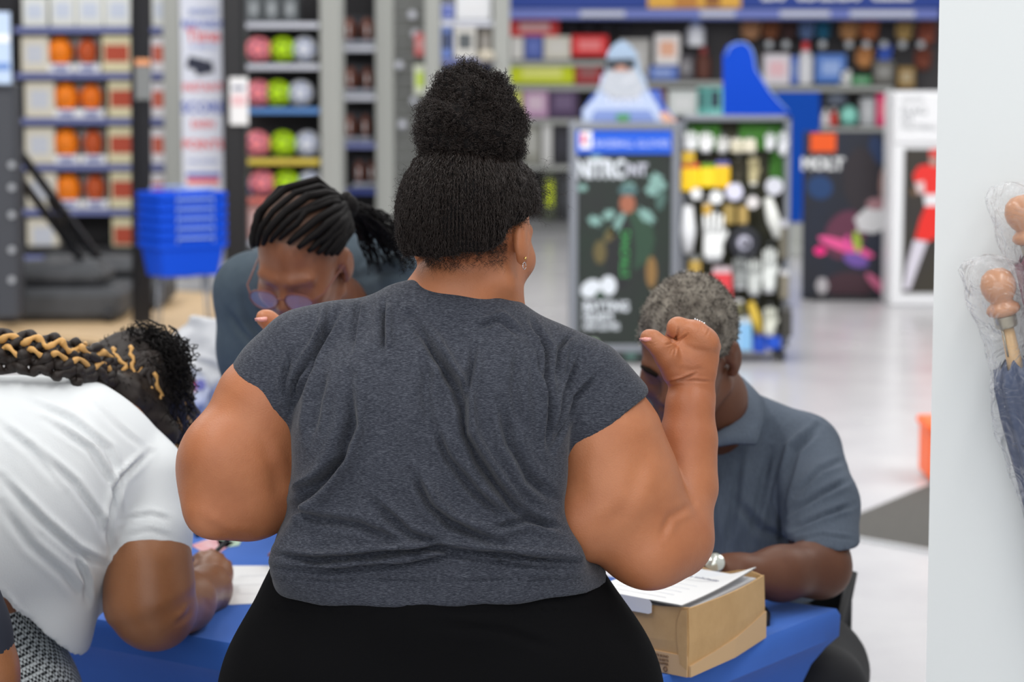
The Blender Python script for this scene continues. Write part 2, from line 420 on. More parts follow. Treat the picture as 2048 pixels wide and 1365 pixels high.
# dark carpet inset with its metal edge
C1, C2, C3, C4 = PZ(1700, 1034, 0), PZ(1905, 925, 0), PZ(1905, 1112, 0), PZ(1700, 1076, 0)
e1 = (C3-C4)*1.9; e2 = (C2-C1)*2.2
b = MB(); b.slab([tuple(q[:2]) for q in (C4-e1*.12, C4+e1, C1+e2+(e1*.3), C1-(C2-C1)*.2)], .0, .008)
structure(b.build('trim_1', mat('dark_carpet', (84, 82, 79), .95, rgb2=(68, 67, 65), vscale=90)))
b = MB(); p, q = C4-e1*.12, C4+e1; d = (q-p)/np.linalg.norm(q-p); n = np.array((d[1], -d[0], 0))*.035
b.slab([tuple(v[:2]) for v in (p, q, q+n, p+n)], 0, .010); structure(b.build('trim_2', mat('carpet_edge_metal', (196, 198, 200), .35, .6)))

def rect(x0, y0, x1, y1, d):
    a = P(x0, (y0+y1)/2, d); c = P(x1, (y0+y1)/2, d); t = P((x0+x1)/2, y0, d); u = P((x0+x1)/2, y1, d); return a[0], c[0], u[2], t[2]
def pbox(mb, x0, y0, x1, y1, d, dep, bev=0.0):
    """box whose front face lies on Y = d between the given photo pixels"""
    a, c, u, t = rect(x0, y0, x1, y1, d); return mb.box(((a+c)/2, d+dep/2, (u+t)/2), (c-a, dep, t-u), 0, bev)
ORD = ['top', 'second', 'third', 'fourth', 'fifth', 'sixth']
DKP = mat('dark_back_panel', (44, 43, 46), .7); GREY = mat('fixture_grey', (120, 121, 122), .5); LGREY = mat('fixture_light_grey', (166, 168, 164), .55); CREAM = mat('cream_card', (206, 200, 182), .7)
STRIP = mat('price_strip_blue', (112, 120, 172), .4); STRIPW = mat('price_strip_white', (205, 208, 220), .4); WHT = mat('white_card', (232, 233, 236), .6); BLK = mat('black_metal', (26, 26, 30), .45)
BLUE = mat('bright_blue_panel', (0, 64, 182), .6, spec=.15); NAVYB = mat('header_blue', (26, 62, 150), .5)
INK = mat('dark_ink', (40, 44, 60), .7)

def gondola(name, label, x0, x1, d, shelves, ztop, strips, posts=(), back=DKP, dep=.5, body=BLK):
    g = thing(name, label, 'shelving', (P((x0+x1)/2, 300, d)[0], d+dep/2, 0))
    a = P(x0, 300, d)[0]; c = P(x1, 300, d)[0]
    b = MB(); b.box(((a+c)/2, d+dep-.02, ztop/2), (c-a, .04, ztop)); b.build('back_panel', back, g)
    b = MB(); b.box(((a+c)/2, d+dep/2, .06), (c-a, dep, .12)); b.build('base', body, g)
    for (p0_, p1_, m) in posts:
        u = P(p0_, 300, d)[0]; v = P(p1_, 300, d)[0]; b = MB(); b.box(((u+v)/2, d+dep/2-.02, ztop/2), (v-u, dep+.04, ztop), 0, .01); b.build('upright', m, g)
    for i, y in enumerate(shelves):
        z = P(0, y, d)[2]; b = MB(); b.box(((a+c)/2, d+dep/2, z-.012), (c-a, dep-.04, .024)); s_ = b.build('shelf', GREY, g)
        b = MB(); b.box(((a+c)/2, d-.008, z-.022), (c-a-.02, .014, .045), 0, .003); b.build('price_strip', strips[i % len(strips)], s_)
    return g
def shelf_item(name, label, cat, x0, y0, x1, y1, d, col, dep=.2, group=None, panel=None, kind='carton', dy=.03):
    """one product standing on a shelf, seen between the given pixels"""
    a, c, u, t = rect(x0, y0, x1, y1, d+dy); w_ = c-a; h_ = t-u; cx = (a+c)/2; y = d+dy
    m = cmat(col)
    r = thing(name, label, cat, (cx, y+dep/2, u), group)
    if kind == 'carton':
        b = MB(); b.box((cx, y+dep/2, u+h_/2), (w_, dep, h_), 0, min(.006, w_*.1)); b.build('carton', m, r)
        b = MB(); b.box((cx, y-.001, u+h_*.52), (w_*(.84 if name == 'ball_box' else .62), .003, h_*(.46 if name == 'ball_box' else .5))); b.build('printed_panel', cmat(panel or tuple(min(255, int(v*.6+90)) for v in col)), r)
    elif kind == 'bottle':
        rr = w_/2; b = MB(); b.lathe((cx, y+rr, u), [(rr*.85, 0), (rr, .02*h_), (rr, h_*.62), (rr*.55, h_*.76), (rr*.42, h_*.8)], 16); b.build('bottle_body', m, r, 'auto')
        b = MB(); b.lathe((cx, y+rr, u+h_*.8), [(rr*.46, 0), (rr*.46, h_*.19), (rr*.3, h_*.2)], 14); b.build('cap', cmat(panel or (240, 240, 240)), r, 'auto')
    elif kind == 'glove':
        b = MB(); b.ball((cx, y+dep/2, u+h_*.34), 1, 14, 10, (w_*.46, dep*.4, h_*.34)); b.build('palm', m, r, True)
        for i in range(4):
            xx = cx-w_*.30+w_*.2*i; b = MB(); b.tube([(xx, y+dep/2, u+h_*.4), (xx+(i-1.5)*w_*.05, y+dep*.45, u+h_*(.86+.08*(i in (1, 2)))), (xx+(i-1.5)*w_*.06, y+dep*.4, u+h_*(.9+.08*(i in (1, 2))))], [w_*.13, w_*.11, w_*.05], 8); b.build('finger', m, r, True)
        b = MB(); b.tube([(cx-w_*.3, y+dep/2, u+h_*.2), (cx-w_*.48, y+dep*.3, u+h_*.55)], [w_*.14, w_*.08], 8); b.build('thumb', m, r, True)
    elif kind == 'helmet':
        b = MB(); b.ball((cx, y+dep/2, u+h_*.45), 1, 18, 12, (w_*.46, dep*.5, h_*.52)); b.build('shell', m, r, True)
        b = MB(); b.box((cx, y+.01, u+h_*.22), (w_*.7, .06, .014), 0, .004, .25); b.build('peak', cmat(panel or (60, 60, 66)), r)
    elif kind == 'ball':
        rr = min(w_, h_)/2; cz = u+rr; b = MB(); b.ball((cx, y+rr, cz), rr, 24, 16); b.build('ball_cover', m, r, True)
        b = MB()
        for k in range(5):
            an = k*1.256+.3; q = np.array((math.sin(an)*.55, -.78, math.cos(an)*.55)); q /= np.linalg.norm(q); b.lathe(np.array((cx, y+rr, cz))+q*rr*.965, [(rr*.17, 0), (rr*.22, rr*.02), (rr*.12, rr*.05)], 5, q)
        b.build('printed_patches', cmat(panel or (50, 50, 60)), r); r.children[-1]['kind'] = 'stuff'
    return r
def basketball(label, px, py, rpx, d, col, boxed=None, group='basketballs on the left shelves'):
    c = P(px, py, d+.14); rr = R(rpx, d); r = thing('basketball', label, 'ball', (c[0], c[1], c[2]-rr), group)
    kx, kz = (.90, 1.06) if col[0] > 200 else (.80, 1.08)
    b = MB(); b.ball(c, rr, 28, 18, (kx, 1, kz)); b.build('ball_cover', mat('pebbled_rubber_%d_%d' % (col[0], col[1]), col, .5, bump=.3, bscale=150), r, True)
    b = MB()
    for ax in range(3):
        ring = []
        for q in np.linspace(0, 6.283, 28): u = [0, 0, 0]; u[(ax+1) % 3] = math.cos(q)*rr*1.002; u[(ax+2) % 3] = math.sin(q)*rr*1.002; ring.append(c+np.array(u)*np.array((kx, 1, kz)))
        b.tube(ring, .0022, 4, False)
    b.build('seams', INK, r); return r

# ------------------------------------------------------------------ A: basketball shelving at far left
DA = 21.5
ysA = [55, 147, 238, 330, 420, 512]
gondola('basketball_shelving', 'tall shelving unit at far left filled with boxed basketballs', 8, 336, DA, ysA, 3.0, [STRIP], [(330, 364, LGREY), (2, 14, BLK)])
drift = [0, 0, 12, 12, 16, 20]
for i in range(6):
    y1 = ysA[i]; y0 = y1-78 if i else -10; dx = drift[i]; o = ORD[i]
    if i == 0:
        for k, (a, c) in enumerate(((44, 94), (100, 150), (152, 206), (208, 264), (304, 334))):
            shelf_item('boxed_game', 'white carton on the top basketball shelf, ' + ['leftmost', 'second from left', 'third from left', 'fourth from left', 'rightmost'][k], 'box', a, y0+(k == 0)*4, c, y1-2, DA, (214, 216, 212), .25, 'white cartons on the top shelf', (190, 198, 214))
        continue
    shelf_item('backboard_carton', 'cream carton at the left end of the %s basketball shelf' % o, 'box', 42+dx*.6, y0+4, 97+dx, y1-2, DA, (212, 206, 190), .3, 'cream cartons at the shelf ends', (190, 194, 204))
    if i < 5:
        for k, (cx, col, rr) in enumerate(((121+dx, (246, 130, 0), 28), ((175 if i != 2 else 171)+dx, (196, 84, 34) if i != 2 else (242, 118, 8), 25))):
            cy = y0+34; w2 = 25
            t = thing('ball_carton', '%s open carton under the %s on the %s shelf' % (('white', 'white')[k], ('orange basketball', 'brown basketball' if i != 2 else 'smaller orange basketball')[k], o), 'box', (P(cx, cy, DA)[0], DA+.2, P(cx, y1-2, DA)[2]), 'open cartons holding the basketballs')
            b = MB(); pbox(b, cx-w2, y1-19, cx+w2, y1-2, DA+.02, .30, .004); b.build('tray', WHT, t)
            b = MB(); pbox(b, cx-w2, y0+6, cx+w2, y1-2, DA+.33, .01); b.build('carton_back', WHT, t)
            b = MB(); pbox(b, cx-14, y1-16, cx+14, y1-7, DA+.014, .005); b.build('printed_panel', cmat((120, 130, 180)), t)
            basketball('%s basketball on the %s shelf of the left unit' % (('bright orange', 'brown' if i != 2 else 'smaller orange')[k], o), cx, cy, rr, DA, col)
    shelf_item('ball_box', 'cream carton with a rust panel on the %s basketball shelf' % o, 'box', 204+dx, y0+2, 262+dx*.8, y1-2, DA, (214, 206, 170), .28, 'cartons with rust panels', (172, 68, 44))
    shelf_item('ball_box', 'white carton behind the black pole on the %s basketball shelf' % o, 'box', 268+dx*.6, y0+4, 300, y1-2, DA, (222, 220, 224), .28, 'cartons behind the pole', (184, 86, 60))
    shelf_item('ball_box', 'white carton at the right end of the %s basketball shelf' % o, 'box', 303, y0+4, 329, y1-2, DA, (222, 220, 224), .28, 'cartons at the right shelf end', (190, 92, 72))

# ------------------------------------------------------------------ banner, black column and tag
DB = 18.0
t = thing('banner_sign', 'tall narrow white banner with red and blue lettering beside the black column', 'sign', (P(405, 200, DB)[0], DB, 0))
b = MB(); pbox(b, 362, -60, 446, 392, DB, .03, .005); b.build('banner_panel', mat('banner_white', (214, 219, 234), .6), t)
b = MB(); a, c, u, tt_ = rect(362, 380, 446, 392, DB); b.box(((a+c)/2, DB+.05, .02), (.5, .3, .04), 0, .01); b.tube([((a+c)/2, DB+.05, .03), ((a+c)/2, DB+.05, u+.3)], .02, 8); b.build('banner_stand', GREY, t)
RED = mat('print_red', (226, 88, 92), .6); BLU = mat('print_blue', (66, 92, 186), .6); PBL = mat('print_pale_blue', (150, 165, 215), .6)
for s_, y, sz, m in (('MEMBER', 24, 14, PBL), ('REWARDS', 49, 17, BLU), ('Time', 72, 30, RED), ('to sign up', 92, 12, PBL), ('INSTANT', 175, 18, RED), ('SCORE', 216, 26, BLU), ('EARN', 249, 17, RED), ('POINTS', 290, 22, RED), ('every purchase', 322, 9, PBL)):
    text(s_, P(406, y, DB)-np.array((0, .004, 0)), R(sz*1.2, DB), m, t, sx=.9, bold=.018)
for (cx_, cy_, ry_) in ((392, 128, .25), (408, 136, -.2)): b = MB(); b.box(tuple(P(cx_, cy_, DB)-np.array((0, .003+.002*(cx_ > 400), 0))), (R(36, DB), .003, R(24, DB)), ry=ry_); b.build('card_picture', mat('card_navy', (28, 34, 58), .5), t)
b = MB(); pbox(b, 372, 346, 440, 354, DB-.003, .003); b.build('printed_rule', BLU, t)
b = MB(); pbox(b, 374, 357, 438, 368, DB-.003, .003); b.build('printed_rule', RED, t)
t = thing('hoop_column', 'wide black column standing between the banner and the soccer shelves', 'column', (P(466, 200, DB)[0], DB+.1, 0))
b = MB(); a, c, u, tt_ = rect(444, 0, 488, 300, DB-.3); b.box(((a+c)/2, DB-.2, 1.45), (c-a, .2, 2.9), 0, .02); b.build('column_post', BLK, t)
b = MB(); b.box(((a+c)/2, DB-.2, .03), (.42, .42, .06), 0, .01); b.build('base_plate', BLK, t)
t = thing('price_card', 'small white price card hanging on the black column', 'sign', (P(477, 200, DB-.34)[0], DB-.34, P(0, 250, DB-.34)[2]))
b = MB(); pbox(b, 459, 155, 496, 250, DB-.36, .012, .003); b.build('card', WHT, t)
b = MB(); pbox(b, 463, 190, 492, 212, DB-.364, .003); b.build('printed_panel', cmat((228, 190, 196)), t)
b = MB(); pbox(b, 465, 172, 488, 180, DB-.364, .003); b.build('printed_line', cmat((120, 124, 150)), t)

# ------------------------------------------------------------------ B: soccer balls
DS = 19.0
ysB = [45, 128, 216, 318, 396, 480]
g = gondola('soccer_shelving', 'dark shelving unit with pink, lime and white soccer balls', 484, 642, DS, ysB, 3.0, [STRIPW, STRIPW, mat('strip_blue_bright', (90, 140, 205), .4), mat('strip_yellow', (225, 200, 80), .4), mat('strip_pink', (225, 120, 110), .4), STRIPW], [(642, 682, LGREY)])
PINK = (248, 140, 148); LIME = (188, 232, 10); WB = (216, 220, 232)
for i, row in enumerate((((515, 88, PINK), (563, 88, LIME), (607, 90, WB)), ((515, 178, PINK), (553, 176, LIME), (599, 176, WB)), ((512, 276, PINK), (563, 274, LIME), (613, 272, WB)), ((522, 358, PINK), (570, 353, LIME), (619, 352, WB)))):
    for (x, y, col) in row:
        nm = {PINK: 'pink', LIME: 'lime green', WB: 'white'}[col]; y2 = ysB[i+1]-2; rr = 27
        shelf_item('soccer_ball', '%s soccer ball on the %s ball shelf beside the grey post' % (nm, ORD[i]), 'ball', x-rr, y2-2*rr, x+rr, y2, DS, col, group='soccer balls on the dark shelves', panel={PINK: (110, 60, 110), LIME: (50, 70, 50), WB: (120, 140, 190)}[col], kind='ball', dy=.04)
shelf_item('soccer_ball', 'dark multicoloured soccer ball half hidden at the left end of the fourth shelf', 'ball', 478, 340, 512, 394, DS, (90, 110, 190), kind='ball', panel=(240, 240, 240), dy=.3)
shelf_item('soccer_ball', 'dusky pink ball at the left end of the top ball shelf', 'ball', 466, 70, 500, 112, DS, (150, 90, 100), kind='ball', dy=.3)
for k, x in enumerate((492, 528, 565)):
    shelf_item('shin_guard_pack', 'grey boxed pack above the soccer balls, ' + ('left', 'middle', 'right')[k], 'box', x, -6, x+30, 43, DS, (96, 102, 106), .2, 'grey packs above the soccer balls', (150, 156, 160))
for k, x in enumerate((492, 540, 588)): shelf_item('ball_carton', 'pale red carton on the fifth ball shelf, ' + ('left', 'middle', 'right')[k], 'box', x, 412, x+44, 478, DS, (196, 150, 146), .25, 'cartons low on the ball shelves')

# ------------------------------------------------------------------ C: footballs, slat wall and white stock
DC = 20.0
gondola('football_shelving', 'narrow dark shelving with boxed footballs between grey posts', 680, 756, DC, [92, 190, 286, 378], 3.0, [STRIPW, STRIPW, STRIP, mat('strip_navy', (40, 58, 130), .4)], [(752, 788, LGREY)], DKP)
for i, (yb, its) in enumerate(((90, ((680, 712), (716, 750))), (188, ((682, 716), (718, 748))), (284, ((684, 712), (716, 742))), (376, ((706, 728), (730, 752))))):
    for k, (a, c) in enumerate(its):
        t = thing('boxed_football', 'brown football in a clear box, %s on the %s football shelf' % (('left', 'right')[k], ORD[i]), 'ball', (P((a+c)/2, yb, DC)[0], DC+.14, P(0, yb-2, DC)[2]), 'boxed footballs')
        x0, x1, u, tp = rect(a, yb-58, c, yb-2, DC+.03); cx = (x0+x1)/2; cz = u+(tp-u)*.5
        b = MB(); b.ball((cx, DC+.14, cz), 1, 16, 14, ((x1-x0)*.42, .08, (tp-u)*.44)); b.build('football', cmat((112, 62, 46)), t, True)
        b = MB(); b.box((cx, DC+.055, cz), (.012, .01, .08)); b.build('laces', WHT, t)
        b = MB(); b.box((cx, DC+.14, u+.015), ((x1-x0), .2, .03), 0, .004); b.build('tray', cmat((170, 176, 190)), t)
        b = MB(); b.box((cx, DC+.2, tp-.04), ((x1-x0), .01, .08)); b.build('header_card', cmat((60, 62, 70)), t)
t = thing('slat_wall', 'grey slatted wall panel behind the hair puff with few pegs', 'display', (P(815, 200, DC+.3)[0], DC+.3, 0))
a = P(784, 0, DC+.3)[0]; c = P(852, 0, DC+.3)[0]
for k in range(28): b = MB(); b.box(((a+c)/2, DC+.33, .06+k*.106), (c-a, .03, .098), 0, .004); b.build('slat', mat('slat_grey', (128, 130, 128), .6), t)
for k, (x, y) in enumerate(((826, 30), (832, 68), (800, 130), (806, 248), (830, 200))): b = MB(); q = P(x, y, DC+.3); b.tube([q+np.array((0, .03, 0)), q-np.array((0, .16, 0))], .006, 6); b.lathe(q-np.array((0, .16, 0)), [(.03, 0), (.034, .004), (.03, .008)], 12, (0, -1, 0)); b.build('price_peg', STRIPW, t, 'auto')
shelf_item('hanging_pack', 'red pack hanging on the grey slat wall', 'package', 829, 66, 850, 112, DC, (196, 96, 96), .05)
shelf_item('hanging_pack', 'white and lime pack hanging lower on the slat wall', 'package', 828, 130, 852, 190, DC, (214, 220, 200), .05, panel=(190, 215, 60))
gondola('white_stock_shelving', 'shelving with white and blue stock between cream posts above the hair puff', 880, 988, DC, [42, 118, 205, 290], 3.0, [STRIPW, STRIP], [(850, 882, LGREY), (986, 1020, LGREY)], GREY)
shelf_item('white_carton', 'large white carton at the top of the white stock shelves', 'box', 912, -10, 982, 40, DC, (226, 228, 232), .3)
shelf_item('white_carton', 'small blue and white carton beside the large white carton', 'box', 882, 8, 908, 40, DC, (150, 160, 210), .3, panel=(70, 90, 170))
shelf_item('goggle_box', 'white box with a dark window on the second white stock shelf', 'box', 908, 52, 952, 116, DC, (222, 220, 214), .25, panel=(90, 96, 100))
shelf_item('goggle_box', 'blue box with dark window at the left of the second white stock shelf', 'box', 882, 50, 904, 116, DC, (110, 136, 205), .25, panel=(50, 54, 66))
shelf_item('goggle_box', 'dark box at the right of the second white stock shelf', 'box', 958, 56, 984, 116, DC, (110, 104, 96), .25)
shelf_item('cap', 'beige cap on the shelf edge above the hair puff', 'cap', 950, 98, 992, 124, DC-.2, (190, 182, 166), .2, kind='helmet', panel=(170, 164, 150))
for k, (x, col) in enumerate(((884, (50, 70, 120)), (930, (60, 76, 120)))): shelf_item('navy_carton', 'navy carton behind the hair puff, ' + ('left', 'right')[k], 'box', x, 140, x+44, 203, DC, col, .25)

# ------------------------------------------------------------------ D: back wall of products
DD = 25.0
W0 = P(1016, 0, DD)[0]; W1 = P(1960, 0, DD)[0]
t = thing('product_wall', 'long dark product wall under the blue header across the back', 'shelving', ((W0+W1)/2, DD+.5, 0))
b = MB(); b.box(((W0+W1)/2, DD+.56, 1.55), (W1-W0, .06, 3.1)); b.build('back_panel', mat('slat_dark', (74, 72, 74), .7), t)
b = MB(); b.box(((W0+W1)/2, DD+.35, .06), (W1-W0, .5, .12)); b.build('base', GREY, t)
for (x0, x1, y) in ((1018, 1250, 121), (1018, 1300, 170), (1290, 1450, 162), (1018, 1450, 238), (1480, 1790, 172), (1600, 1790, 254), (1018, 1450, 330)):
    a = P(x0, 0, DD)[0]; c = P(x1, 0, DD)[0]; z = P(0, y, DD)[2]; b = MB(); b.box(((a+c)/2, DD+.28, z-.012), (c-a, .5, .024)); s_ = b.build('shelf', GREY, t)
    b = MB(); b.box(((a+c)/2, DD+.02, z-.03), (c-a, .012, .05)); b.build('price_strip', LGREY, s_)
t = thing('header_sign', 'blue overhead header band with orange section along the product wall', 'sign', ((W0+W1)/2, DD, 2.2))
z0 = P(0, 16, DD)[2]; b = MB(); b.box(((W0+W1)/2, DD-.1, (z0+3.2)/2), (W1-W0, .12, 3.2-z0)); b.build('header_board', NAVYB, t)
b = MB(); pbox(b, 1016, 18, 1880, 38, DD-.2, .5, .01); b.build('light_cover', mat('header_lilac', (110, 124, 196), .35), t)
b = MB(); pbox(b, 1296, -60, 1482, 16, DD-.18, .02); b.build('orange_panel', cmat((232, 176, 72)), t)
for x0, x1 in ((1160, 1250), (1400, 1470), (1560, 1660), (1700, 1830)): b = MB(); pbox(b, x0, 22, x1, 33, DD-.21, .01); b.build('price_label', STRIPW, t)
text('BASEBALL', P(1672, -17, DD-.17), .27, WHT, t, sx=1.3, bold=.03)
for (x0, y0, x1, y1, nm, cat) in ((1350, -20, 1395, 14, 'picture_panel', (196, 130, 60)), (1410, -20, 1440, 12, 'picture_panel', (150, 96, 50))):
    b = MB(); pbox(b, x0, y0, x1, y1, DD-.185, .004); b.build(nm, cmat(cat), t)
items = [
 (1020, 38, 1118, 72, (214, 52, 50), 'red carton with white print high at the left of the product wall', 'carton', (240, 190, 186)),
 (1022, 74, 1047, 119, (214, 212, 206), 'small cream carton left of the navy carton', 'carton', None),
 (1049, 70, 1086, 119, (76, 96, 168), 'navy carton between cream cartons', 'carton', (100, 118, 190)),
 (1088, 72, 1141, 119, (212, 208, 194), 'cream carton right of the navy carton', 'carton', None),
 (1143, 70, 1216, 112, (222, 44, 48), 'bright red carton left of the bearded cutout', 'carton', (240, 130, 130)),
 (1150, 122, 1204, 168, (166, 44, 48), 'dark red carton below the bright red carton', 'carton', (150, 90, 90)),
 (1020, 123, 1148, 168, (200, 212, 20), 'wide lime yellow carton beside the hair puff', 'carton', (222, 226, 120)),
 (1022, 174, 1044, 236, (200, 206, 60), 'small yellow-green pack under the lime carton', 'carton', None),
 (1046, 178, 1096, 236, (190, 150, 184), 'mauve carton below the lime carton', 'carton', (214, 190, 206)),
 (1098, 176, 1156, 236, (78, 58, 92), 'dark purple carton below the lime carton', 'carton', (110, 92, 124)),
 (1048, 246, 1080, 328, (150, 150, 140), 'grey olive pack low beside the curly hair', 'carton', None),
 (1084, 244, 1104, 328, (208, 208, 206), 'narrow white pack low beside the curly hair', 'carton', None),
 (1106, 250, 1142, 328, (36, 36, 44), 'tall black carton beside the poster rack', 'carton', (50, 50, 60)),
 (1086, 338, 1112, 440, (70, 76, 60), 'olive bag on the lowest shelf beside the poster rack', 'carton', (190, 205, 30)),
 (1114, 338, 1144, 440, (40, 42, 46), 'black bag on the lowest shelf beside the poster rack', 'carton', (60, 62, 66)),
 (1240, 78, 1300, 160, (176, 174, 170), 'grey carton partly behind the bearded cutout', 'carton', None),
 (1310, 68, 1360, 130, (234, 230, 228), 'white carton with an orange edge right of the bearded cutout', 'carton', (236, 180, 150)),
 (1294, 132, 1356, 160, (84, 116, 196), 'blue carton below the white carton', 'carton', (150, 170, 220)),
 (1375, 36, 1411, 92, (226, 228, 234), 'white hanging bottle above the brown one', 'bottle', (90, 130, 190)),
 (1392, 94, 1424, 158, (96, 54, 42), 'brown bottle left of the blue cutout board', 'bottle', (150, 60, 60)),
 (1356, 110, 1388, 160, (84, 80, 86), 'dark grey carton left of the brown bottle', 'carton', None),
 (1336, 180, 1394, 236, (214, 220, 218), 'white pack in front of the teal cartons', 'carton', (230, 232, 232)),
 (1396, 166, 1412, 236, (112, 200, 190), 'narrow teal carton right of the white pack', 'carton', (60, 90, 96)),
 (1414, 164, 1446, 236, (130, 216, 208), 'teal carton beside the blue cutout board', 'carton', (50, 70, 84)),
 (1300, 172, 1334, 236, (92, 50, 62), 'maroon carton left of the white pack', 'carton', None),
 (1484, 40, 1524, 80, (170, 124, 88), 'tan baseball glove at the top, right of the blue cutout', 'glove', None),
 (1526, 40, 1562, 80, (120, 70, 40), 'brown baseball glove second in the top glove row', 'glove', None),
 (1564, 42, 1596, 80, (62, 38, 34), 'dark brown baseball glove third in the top glove row', 'glove', None),
 (1600, 42, 1632, 80, (90, 112, 150), 'grey-blue baseball glove in the top glove row', 'glove', None),
 (1634, 40, 1664, 80, (22, 92, 120), 'teal baseball glove in the top glove row', 'glove', None),
 (1682, 40, 1720, 82, (172, 124, 78), 'large tan baseball glove in the top glove row', 'glove', None),
 (1722, 38, 1762, 82, (160, 92, 52), 'chestnut baseball glove in the top glove row', 'glove', None),
 (1794, 42, 1830, 82, (170, 140, 84), 'ochre baseball glove near the white column', 'glove', None),
 (1838, 40, 1876, 92, (130, 66, 46), 'reddish baseball glove beside the white column', 'glove', None),
 (1528, 108, 1580, 170, (222, 216, 222), 'white carton right of the blue cutout board', 'carton', (232, 190, 196)),
 (1582, 112, 1596, 170, (76, 112, 196), 'narrow blue carton between white cartons', 'carton', None),
 (1597, 84, 1629, 170, (222, 222, 224), 'white bottle with a red cap right of the blue cutout', 'bottle', (224, 70, 74)),
 (1632, 108, 1692, 166, (80, 124, 200), 'blue carton beside the red-capped bottle', 'carton', (150, 176, 226)),
 (1714, 94, 1750, 138, (186, 128, 76), 'tan baseball glove in the lower glove row', 'glove', None),
 (1758, 86, 1788, 140, (62, 96, 190), 'royal blue baseball glove in the lower glove row', 'glove', None),
 (1832, 96, 1868, 142, (118, 60, 42), 'dark chestnut glove beside the white column, lower row', 'glove', None),
 (1680, 140, 1702, 170, (214, 216, 214), 'white ball pack low on the glove shelf', 'carton', None),
 (1704, 152, 1742, 170, (60, 140, 84), 'green flat box on the glove shelf', 'carton', None),
 (1746, 120, 1790, 170, (92, 90, 84), 'grey olive carton under the blue glove', 'carton', None),
 (1796, 134, 1830, 176, (150, 120, 66), 'ochre carton above the white cabinet', 'carton', None),
 (1650, 184, 1700, 214, (104, 112, 128), 'grey helmet above the black poster', 'helmet', (70, 76, 90)),
 (1644, 218, 1660, 252, (226, 224, 226), 'small white tumbler above the black poster', 'bottle', (240, 240, 240)),
 (1661, 216, 1677, 252, (206, 66, 56), 'red tumbler above the black poster', 'bottle', (230, 230, 230)),
 (1679, 210, 1720, 252, (150, 224, 208), 'aqua helmet above the black poster', 'helmet', (120, 190, 180)),
 (1722, 196, 1750, 252, (176, 178, 182), 'light grey carton right of the aqua helmet', 'carton', None),
 (1754, 188, 1782, 252, (224, 50, 112), 'hot pink carton beside the white cabinet', 'carton', (236, 120, 140)),
]
for k, (x0, y0, x1, y1, col, lab, kd, pn) in enumerate(items):
    nm = {'carton': 'product_carton', 'bottle': 'bottle', 'glove': 'baseball_glove', 'helmet': 'batting_helmet'}[kd]
    shelf_item(nm, lab, {'carton': 'box', 'bottle': 'bottle', 'glove': 'glove', 'helmet': 'helmet'}[kd], x0, y0, x1, y1, DD, col, .2, panel=pn, kind=kd, dy=.05)
for k in range(4): shelf_item('black_cap', 'black cap in the row under the header, %s from left' % ('first', 'second', 'third', 'fourth')[k], 'cap', 1124+k*36, 42, 1156+k*36, 66, DD, (38, 36, 40), .2, 'black caps under the header', kind='helmet', dy=.1)
for k, x in enumerate((1538, 1572, 1645, 1698, 1733, 1768, 1805, 1842)):
    q = P(x, 89, DD-.02); b = MB(); b.lathe(q, [(.035, 0), (.038, .004), (.035, .010)], 14, (0, -1, 0)); b.tube([q, q+np.array((0, .55, 0))], .006, 6)
    tag(b.build('peg_tag', cmat((176, 180, 184)), None, 'auto'), 'round white price tag on a peg between the glove rows, %s from the left' % ['first', 'second', 'third', 'fourth', 'fifth', 'sixth', 'seventh', 'eighth'][k], 'tag', 'round price tags on pegs')
# ------------------------------------------------------------------ blue boards
DE = 14.35
t = thing('blue_cutout_board', 'bright blue board with a rounded top rising above the glove rack', 'sign', (P(1500, 230, DE)[0], DE, P(0, 232, DE)[2]))
poly = [(1447, 232), (1446, 110), (1455, 92), (1472, 83), (1492, 84), (1504, 95), (1510, 112), (1513, 138), (1525, 158), (1540, 182), (1556, 202), (1576, 222), (1578, 232)]
b = MB(); b.prism([(P(x, y, DE)[0], P(x, y, DE)[2]) for x, y in poly], DE, DE+.03); b.build('board', BLUE, t)
pe = [(1450, 112), (1458, 95), (1474, 87), (1490, 88), (1500, 98), (1506, 115), (1510, 140), (1522, 160), (1538, 185), (1555, 205), (1574, 224)]
b = MB(); b.tube([P(x+2, y-2, DE-.002) for x, y in pe], .006, 6); b.build('edge_trim', cmat((120, 150, 215)), t, True)
D2 = 22.0
t = thing('blue_panel_sign', 'tall flat blue panel standing behind the glove rack', 'sign', (P(1600, 300, D2)[0], D2, 0))
b = MB(); a, c, u, tp = rect(1552, 184, 1640, 260, D2); b.prism([(P(x, y, D2)[0], P(x, y, D2)[2]) for x, y in ((1552, 184), (1640, 184), (1640, 262), (1612, 275), (1604, 445), (1552, 445))], D2, D2+.05); b.build('panel', mat('mid_blue_panel', (0, 66, 162), .6, spec=.15), t)
b = MB(); x = P(1580, 400, D2)[0]; b.box((x, D2+.02, .04), (.4, .5, .08), 0, .01); b.box((x, D2+.03, .25), (.24, .04, .4)); b.build('stand', LGREY, t)

